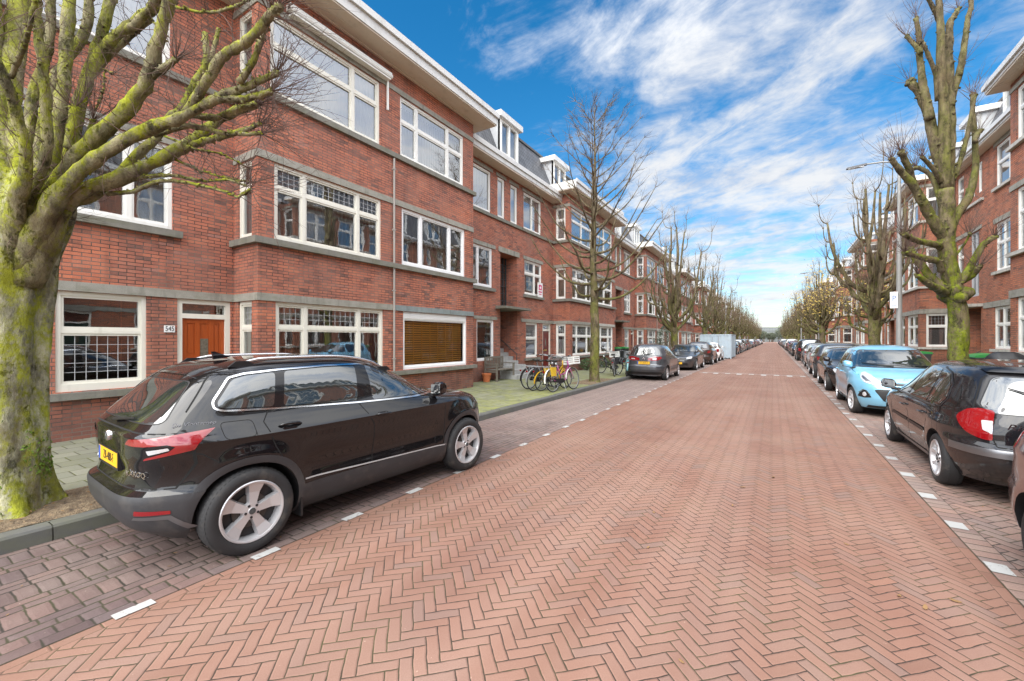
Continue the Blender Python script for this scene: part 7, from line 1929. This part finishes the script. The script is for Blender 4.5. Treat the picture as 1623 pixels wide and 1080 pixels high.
G1, G2 = 'bicycles parked by the slender tree', 'bicycles parked behind the slender tree'
bput(bicycle('bike_pink', True, 'bag_y', guard='crate'), -5.55, 12.0, R(79), -.12, 'magenta bicycle with white front crate and yellow pannier nearest the kerb', G1)
bput(bicycle('bike_yellow', False, None, True, 'bike_yellow', .30), -5.95, 12.08, R(72), .08, 'yellow bicycle with yellow mudguards between two other parked bicycles', G1)
bput(bicycle('bike_black', False, 'bag_k', guard='zinc'), -6.22, 12.02, R(76), .10, 'black bicycle with silver mudguards leaning farthest from the kerb', G1)
bput(bicycle('bike_black', False, None, True), -6.48, 12.25, R(70), .06, 'dark bicycle with wire basket nearest the house among the parked bicycles', G1)
bput(bicycle('bike_teal', False, None, True), -5.55, 18.55, R(108), .10, 'teal bicycle parked end-on close to the grey hatchback', G2)
bput(bicycle('bike_black', True), -5.92, 18.2, R(104), -.08, 'black bicycle with crate parked end-on beside the teal bicycle', G2)
bput(bicycle('bike_black', False, 'bag_k'), -6.45, 18.9, R(150), .12, 'dark bicycle turned sideways behind the end-on bicycles', G2)

def bench(x, y):
    par = empty('bench', (x, y, .13)); tag(par, 'weathered grey wooden slatted bench against the house front beside the stairs', 'bench')
    L = 1.25; o = MB()
    for i in range(4): o.box(.02 + i * .115, .115 + i * .115, -L / 2, L / 2, .42, .445)
    o.build('seat', W['oldwood'], par)
    o = MB(); o.box(-.075, -.035, -L / 2, L / 2, .86, .93); o.box(-.05, -.01, -L / 2, L / 2, .48, .54)
    for i in range(11): yy = -L / 2 + .08 + i * (L - .16) / 10; o.box(-.062, -.042, yy - .025, yy + .025, .54, .86)
    o.build('backrest', W['oldwood'], par)
    for sg in (1, -1):
        yy = sg * (L / 2 - .03); 
        o = MB(); o.box(.44, .50, yy - .03, yy + .03, 0, .64); o.build('leg', W['oldwood'], par)
        o = MB(); o.prism([(-.09, 0), (-.03, 0), (-.03, .86), (-.09, .92)], 'y', yy - .031, yy + .031); o.build('leg', W['oldwood'], par)
        o = MB(); o.box(-.03, .53, yy - .036, yy + .036, .642, .675); o.build('armrest', W['oldwood'], par)
        o = MB(); o.box(-.03, .44, yy - .02, yy + .02, .34, .40); o.build('rail', W['oldwood'], par)
bench(-9.27, 13.72)
def pot(x, y):
    par = empty('flower_pot', (x, y, .13)); tag(par, 'orange terracotta flower pot standing beside the bench', 'flower pot')
    b = MB(); b.lathe([(.001, 0), (.12, 0), (.165, .26), (.185, .26), (.19, .32), (.165, .32), (.155, .27), (.001, .27)], 28, 'z'); b.build('pot', W['terracotta'], par, True, angle=40)
    b = MB(); b.lathe([(.001, .272), (.15, .272)], 20, 'z'); b.build('earth', W['soil'], par)
pot(-9.15, 12.95)
b = MB(); b.box(-9.41, -9.26, 11.75, 12.12, 1.02, 1.34); b.prism([(-9.41, 1.34), (-9.24, 1.34), (-9.41, 1.42)], 'y', 11.73, 12.14); mb_ = b.build('mailbox', W['black']); tag(mb_, 'black wall mailbox left of the window above the flower pot', 'mailbox')
# sale board in the first floor window
par = empty('sale_board', (-9.36, 17.62, 4.05)); tag(par, 'white and pink sale board fixed to a first floor window above the bicycles', 'sign')
b = MB(); b.box(-.012, .012, -.24, .24, -.34, .34); b.build('board', W['white_f'], par)
b = MB(); b.box(.012, .016, -.15, .15, .0, .24); b.build('panel', W['pink'], par)
b = MB(); b.prism([(-.07, .06), (.07, .06), (.07, .13), (0, .19), (-.07, .13)], 'x', .0165, .019); b.build('logo', W['white_f'], par)
b = MB(); b.box(.012, .015, -.17, .17, -.12, -.06); b.build('lettering', W['pink'], par); b = MB(); b.box(.012, .015, -.12, .12, -.22, -.18); b.build('lettering', W['pink'], par)
# house number plate beside the orange door
par = empty('number_sign', (-9.42, 3.265, 1.92)); tag(par, 'white house number plate reading 545 beside the orange door', 'house number')
b = MB(); b.box(-.018, .012, -.078, .078, -.062, .062); b.build('board', W['white_f'], par)
t = text_mesh('lettering', '545', .125, W['ink'], par, .002, squash=.74); orient(t, (.0135, 0, 0), (0, 1, 0), (0, 0, 1))
par = empty('doorbell', (-9.41, 4.33, 1.35)); tag(par, 'small black doorbell on the frame of the orange door', 'doorbell')
b = MB(); b.box(-.03, .0, -.02, .02, -.05, .05); b.build('case', W['black'], par); b = MB(); b.lathe([(.001, .004), (.010, .003), (.012, -.002)], 12, 'x'); b.build('button', W['brass'], par)

def wheelie(lid):
    par = empty('wheelie_bin'); b = MB()
    lo, hi = [(-.22, -.20), (.20, -.20), (.20, .20), (-.22, .20)], [(-.29, -.27), (.27, -.27), (.27, .27), (-.29, .27)]
    b.face([(x, y, .06) for x, y in lo[::-1]]); b.face([(x, y, .98) for x, y in hi])
    for i in range(4): j = (i + 1) % 4; b.face([(*lo[i], .06), (*lo[j], .06), (*hi[j], .98), (*hi[i], .98)])
    b.box(-.31, .29, -.29, .29, .93, .985); b.build('body', W['bin'], par)
    l = MB(); l.prism([(-.33, .99), (.31, .99), (.29, 1.05), (.0, 1.10), (-.30, 1.07)], 'y', -.30, .30); l.build('lid', W[lid], par)
    h = MB(); h.tube([(-.36, -.2, 1.0), (-.36, .2, 1.0)], .018, 8); h.build('handle', W['bin'], par)
    for sg in (1, -1): w = MB(); w.lathe([(.001, -.025), (.09, -.025), (.10, -.01), (.10, .01), (.09, .025), (.001, .025)], 20, 'y', (-.25, sg * .24, .10)); w.build('wheel', W['black'], par, True, angle=40)
    return par
wb = wheelie('bin_g'); wb.location = (5.35, 17.9, .13); wb.rotation_euler = (0, 0, R(180)); wb.scale = (1.25, 1.5, 1.08); tag(wb, 'dark refuse bin with bright green lid beside the mossy trunk on the right', 'wheelie bin', 'wheelie bins')
TB = tree_of(wb)
for x, y, rz, l in ((5.3, 24.3, 180, 'dark bin with green lid near the lamp post behind the blue hatchback'), (-8.75, 27.2, 10, 'green lidded wheelie bin at the far stair porch beside another bin'), (-8.6, 28.1, -8, 'green lidded wheelie bin standing just left of the grey hatchback roof')):
    o = copy_tree(TB); o.location = (x, y, .13); o.rotation_euler = (0, 0, R(rz)); o.scale = (1, 1, 1); tag(o, l, 'wheelie bin', 'wheelie bins')

# motorcycle under a black cover
par = empty('covered_motorcycle', (4.95, 15.35, .13), R(78)); tag(par, 'motorcycle under a black cover on the right pavement beside the green lidded bin', 'motorcycle')
b = MB(); st = []; rr = random.Random(2); n = 34; m = 26
hp = pchip([(-1.15, .45), (-1.0, .72), (-.7, .84), (-.2, .88), (.1, 1.0), (.38, 1.24), (.6, 1.12), (.85, .80), (1.1, .50)]); wp = pchip([(-1.15, .14), (-.9, .24), (-.3, .30), (.2, .33), (.42, .44), (.6, .36), (.9, .22), (1.1, .13)])
for i in range(n + 1):
    x = -1.15 + 2.25 * i / n; H, w_ = hp(x), wp(x); ring = []
    for k in range(m + 1):
        a = math.pi * k / m; c, s_ = math.cos(a), math.sin(a); y = w_ * math.copysign(abs(c) ** .55, c); z = H * s_ ** .45 if s_ > 0 else 0
        fold = 1 + .09 * (1 - z / H) * math.sin(i * 1.9 + 3 * noise.noise(Vector((x * 2, k * .2, 0)))) + .05 * noise.noise(Vector((x * 4, y * 5, z * 4)))
        ring.append((x + .02 * noise.noise(Vector((x * 5, y * 4, z * 5))), y * fold, .04 + max(0, z) * (1 + .025 * noise.noise(Vector((x * 6, y * 6, 3))))))
    st.append(ring)
for p, q in zip(st[:-1], st[1:]):
    for k in range(m): b.face([p[k], p[k + 1], q[k + 1], q[k]])
b.face(st[0]); b.face(st[-1][::-1]); b.build('cover', W['cover'], par, True)
b = MB(); b.tube([(.30, -.34, .45), (.36, 0, 1.262), (.30, .34, .45)], .008, 5); b.build('strap', W['zinc'], par)
for x, nm in ((.80, 'wheel'), (-.78, 'wheel')): w = MB(); w.lathe([(.20, -.05), (.29, -.06), (.31, 0), (.29, .06), (.20, .05)], 28, 'y', (x, 0, .31)); w.build(nm, W['tyre'], par, True)

# lamp post with parking sign
def lamp(x, y, arm):
    par = empty('street_lamp', (x, y, .12)); p = MB(); p.lathe([(.115, 0), (.115, .9), (.092, 1.0), (.082, 3.5), (.064, 5.6), (.045, 7.6), (.04, 7.75)], 20, 'z'); p.build('pole', W['pole'], par, True, angle=40)
    a = MB(); a.tube(crom([(0, 0, 7.6), (arm * .12, 0, 7.85), (arm * .4, 0, 7.98), (arm * .95, 0, 8.02)], 5), .028, 8); a.build('arm', W['pole'], par, True)
    l = MB(); s = 1 if arm > 0 else -1; l.prism([(arm * .93, 7.985), (arm * .95, 8.045), (arm * 1.55, 7.99), (arm * 1.57, 7.94), (arm * 1.2, 7.935)], 'y', -.06, .06); l.build('lamp_head', W['lumin'], par)
    g = MB(); g.prism([(arm * 1.02, 7.955), (arm * 1.5, 7.935), (arm * 1.5, 7.925), (arm * 1.02, 7.94)], 'y', -.05, .05); g.build('lens', W['clear_l'], par)
    return par
lp = lamp(3.8, 19.95, -.95); tag(lp, 'grey lamp post with curved arm over the street behind the blue hatchback', 'street lamp', 'street lamps')
TL = tree_of(lp)
for x, y, f in ((3.7, 49.5, 0), (3.7, 79, 0), (-3.75 - 1.85, 65.2, 1), (-3.75 - 1.85, 94, 1), (-5.6, 124, 1)):
    o = copy_tree(TL); o.location = (x, y, .12); o.rotation_euler = (0, 0, math.pi if f else 0); tag(o, 'distant lamp post among the far street trees', 'street lamp', 'distant street lamps')
par = empty('parking_sign', (3.68, 19.82, 3.12)); tag(par, 'white panel with blue P fixed to the lamp post above the blue hatchback', 'sign')
b = MB(); b.box(-.15, .06, -.012, .012, -.29, .29); b.build('board', W['white_f'], par)
t = text_mesh('lettering', 'P', .27, W['blue_s'], par, .002, squash=.8); orient(t, (-.045, -.0145, .05), (1, 0, 0), (0, 0, 1))
b = MB(); b.box(-.11, .02, -.0155, -.012, -.22, -.20); b.build('rule', W['blue_s'], par)
b = MB(); b.tube([(.02, .02, .2), (.12, .06, .2)], .012, 6); b.build('bracket', W['zinc'], par)

# steel site container
par = empty('site_container', (-4.40, 44.0, 0)); tag(par, 'blue grey ribbed steel site container standing among the parked cars', 'container')
b = MB(); x0, x1, y0, y1 = -1.25, 1.22, -2.4, 2.4
b.box(x0, x1, y0, y1, .06, 2.12)
for i in range(9): x = x0 + .10 + i * .275; b.box(x, x + .12, y0 - .05, y0 + .001, .12, 2.06)
for i in range(16): y = y0 + .12 + i * .30; b.box(x1 - .001, x1 + .045, y, y + .14, .12, 2.06)
b.build('body', W['cont'], par)
b = MB()
for x in (x0 - .04, x1 - .02): 
    for y in (y0 - .055, y1 - .02): b.box(x, x + .08, y, y + .08, 0, 2.16)
b.box(x0 - .03, x1 + .05, y0 - .06, y0 - .01, 2.06, 2.165); b.box(x1 - .0, x1 + .055, y0 + .03, y1 - .03, 2.065, 2.163); b.build('frame', W['cont'], par)
b = MB()
for x in (-.25, .25): b.tube([(x, y0 - .07, .2), (x, y0 - .07, 2.0)], .02, 6)
b.build('lock_bar', W['zinc'], par)

def shrub(x, y, r, h, n, mat, label, seed, cat='shrub'):
    rr = random.Random(seed); par = empty('shrub', (x, y, .13)); tag(par, label, cat); s = MB(); l = MB()
    for i in range(9):
        a = rr.uniform(0, 6.28); q = rr.uniform(.3, .9) * r; s.tube([(0, 0, 0), (math.cos(a) * q * .5, math.sin(a) * q * .5, h * .5), (math.cos(a) * q, math.sin(a) * q, h * rr.uniform(.7, 1))], [.014, .010, .004], 5)
    s.build('stem', W['twig'], par, True)
    for i in range(n):
        u = rr.random(); z = h * (.08 + .92 * u); e = r * (1 - abs(2 * u - .9) ** 2.2 * .75) * rr.uniform(.35, 1.1); a = rr.uniform(0, 6.28)
        if noise.noise(Vector((math.cos(a) * 2, math.sin(a) * 2, z * 3 + seed))) < -.12: continue
        c = Vector((math.cos(a) * e, math.sin(a) * e, z)); t = rr.uniform(.02, .042) * (1 + h * .15); d = Vector((rr.gauss(0, 1), rr.gauss(0, 1), rr.gauss(.3, 1))).normalized(); v = d.orthogonal().normalized()
        l.face([c - d * t, c + v * t * .5, c + d * t, c - v * t * .5])
    o = l.build('leaves', W[mat], par, recalc=False); o['kind'] = 'stuff'
shrub(-8.15, 20.5, .42, .62, 1500, 'shrub', 'low green shrub under the bay window left of the slender tree', 1)
shrub(-8.1, 22.9, .40, .60, 1400, 'shrub', 'low green shrub under the bay window just right of the slender tree', 2)
shrub(-7.7, 36.2, .75, 2.7, 3200, 'shrub_o', 'tall grey green shrub against the bay behind the grey saloon', 3)
# far end of the street
W['hazy'] = plain('hazy_glass', (.17, .185, .185), .5, var=.15, vscale=.3); W['hazy_d'] = plain('hazy_frame', (.13, .14, .14), .6)
par = empty('office_building', (-1.5, 322, 0)); tag(par, 'pale glassy building closing the far end of the street', 'building')
b = MB(); b.box(-14, 13, 0, 12, 0, 9.5); b.build('wall', W['hazy'], par)
b = MB()
for i in range(19): x = -14 + i * 1.5; b.box(x - .07, x + .07, -.12, 0, 0, 9.5)
for z in (2.4, 4.8, 7.2, 9.4): b.box(-14, 13, -.15, -.121, z - .2, z + .1)
b.build('window_frame', W['hazy_d'], par)
rr = random.Random(9); W['farleaf'] = plain('far_foliage', (.075, .085, .055), .9, var=.5, vscale=.6)
for i in range(16):
    x = rr.choice([rr.uniform(-26, -7), rr.uniform(4, 26)]) if i < 9 else rr.uniform(-8, 6); h_ = rr.uniform(9, 13) if i < 9 else rr.uniform(5, 9); y = rr.uniform(300, 316)
    par = empty('distant_tree', (x, y, 0)); tag(par, 'hazy distant tree at the far end of the street', 'tree', 'hazy trees at the end of the street')
    t = MB(); t.tube([(0, 0, 0), (.1, 0, h_ * .4), (0, .1, h_ * .8)], [.3, .2, .08], 8); t.build('trunk', W['twig_f'], par, True)
    l = MB()
    for q in range(700):
        d = Vector((rr.gauss(0, 1), rr.gauss(0, 1), rr.gauss(0, 1))).normalized() * rr.uniform(.5, 1.0); c = Vector((d.x * h_ * .34, d.y * h_ * .34, h_ * .62 + d.z * h_ * .38)); s = rr.uniform(.12, .3); u = Vector((rr.gauss(0, 1), rr.gauss(0, 1), rr.gauss(0, 1))).normalized(); v = u.orthogonal().normalized()
        l.face([c - u * s, c + v * s, c + u * s, c - v * s])
    o = l.build('crown', W['farleaf'], par, recalc=False)
# ------------------------------------------------------------------ sky, sun, camera
SUN_EL, SUN_AZ = R(46), R(187)      # azimuth measured from +Y (down the street), clockwise
w = bpy.data.worlds.new('World'); scene.world = w; w.use_nodes = True; nt = w.node_tree
bg = nt.nodes['Background']; out = nt.nodes['World Output']
class WM(Mat):
    def __init__(self): self.nt = nt
M = WM()
sky = nt.nodes.new('ShaderNodeTexSky'); sky.sky_type = 'NISHITA'; sky.sun_disc = False; sky.sun_elevation = SUN_EL; sky.sun_rotation = SUN_AZ
sky.air_density = 1.0; sky.dust_density = .4; sky.ozone_density = 3.0
hs = nt.nodes.new('ShaderNodeHueSaturation'); hs.inputs['Saturation'].default_value = 1.38; hs.inputs['Value'].default_value = 1.35; hs.inputs['Hue'].default_value = .492
nt.links.new(sky.outputs[0], hs.inputs['Color'])
nt.links.new(hs.outputs[0], bg.inputs[0]); bg.inputs[1].default_value = .15
tc = nt.nodes.new('ShaderNodeTexCoord'); D = tc.outputs['Generated']; x, y, z = M.xyz(D)
zz = z.max(0.0) + .12
px, py = x / zz, y / zz
# wind rotates the streaks
ca, sa = math.cos(R(-38)), math.sin(R(-38))
u = px * ca + py * sa; v = py * ca - px * sa
base = M.vec(u * .55, v * 1.25, 0.0)
warp = M.noise(base, 1.1, 3)
st = M.noise(M.vec(u * .8 + warp * .8, v * 1.45 + warp * 1.3, .3), 2.0, 10, .66)
puff = M.noise(M.vec(px * 1.0 + warp * .5, py * .9, 2.1), 3.1, 9, .62)
def lobe(dx, dy, dz, lo, hi):
    n = math.sqrt(dx*dx + dy*dy + dz*dz); d = x * (dx/n) + y * (dy/n) + z * (dz/n)
    return d.smooth(lo, hi)
away = lobe(-.25, .90, .42, .60, .84).inv()            # cloud added outside the street patch, mostly unseen, for fill and pale reflections
bias = lobe(-.10, 1.0, .46, .88, .99) * .17 + away * .34 + lobe(.95, .45, .6, .55, .95) * .35  # last lobe: unseen side cloud shaped to whiten window reflections
gapl = lobe(-.80, 1.0, .78, .90, .99) * .30 + lobe(.42, 1.0, .50, .95, .995) * .24
hor = z.lin(.02, .30, .17, 0.0)
c1 = (st - .5) * 1.25 + (puff - .5) * 1.0 + bias - gapl + hor * .5
low = ((puff - .5) * 1.3 + hor * .75).smooth(.02, .24) * z.lin(.06, .30, 1.0, 0.0)
mask = (c1.smooth(-.14, .40)).max(low * .9).min(1.0) * .93
em = nt.nodes.new('ShaderNodeBackground')
cc = M.mix(puff.smooth(.35, .62), (.66, .72, .84), (1.0, 1.0, 1.0)); nt.links.new(cc, em.inputs[0]); glow = lobe(math.sin(SUN_AZ) * .7, math.cos(SUN_AZ) * .7, .7, -.35, 1.0); nt.links.new((glow * 3.2 + away * .85 + .95).s, em.inputs[1])  # glow and away brighten clouds behind and beside the camera as added soft fill
mx = nt.nodes.new('ShaderNodeMixShader'); nt.links.new(mask.s, mx.inputs[0]); nt.links.new(bg.outputs[0], mx.inputs[1]); nt.links.new(em.outputs[0], mx.inputs[2])
nt.links.new(mx.outputs[0], out.inputs[0])
sl = bpy.data.lights.new('sun', 'SUN'); sl.energy = 4.1; sl.angle = R(62); sl.color = (1, .95, .87); so = link('sun', sl)
d = Vector((math.sin(SUN_AZ) * math.cos(SUN_EL), math.cos(SUN_AZ) * math.cos(SUN_EL), math.sin(SUN_EL)))
so.rotation_euler = d.to_track_quat('Z', 'Y').to_euler()
cam = bpy.data.cameras.new('camera'); co = link('camera', cam); scene.camera = co
cam.sensor_width = 36; cam.lens = 668 / 1623 * 36; cam.shift_y = -2 / 1623; cam.clip_start = .05; cam.clip_end = 4000
co.location = (0, 0, 1.73); co.rotation_euler = (R(90), 0, math.atan(414 / 668))
scene.view_settings.view_transform = 'Standard'; scene.view_settings.look = 'None'; scene.view_settings.exposure = 0
scene.cycles.max_bounces = 8; scene.cycles.transparent_max_bounces = 8; scene.cycles.caustics_reflective = False; scene.cycles.caustics_refractive = False
scene.cycles.use_denoising = True; scene.cycles.denoiser = 'OPENIMAGEDENOISE'; scene.cycles.denoising_input_passes = 'RGB_ALBEDO_NORMAL'; scene.cycles.denoising_prefilter = 'NONE'
scene.cycles.use_adaptive_sampling = False; scene.cycles.sample_clamp_indirect = 6
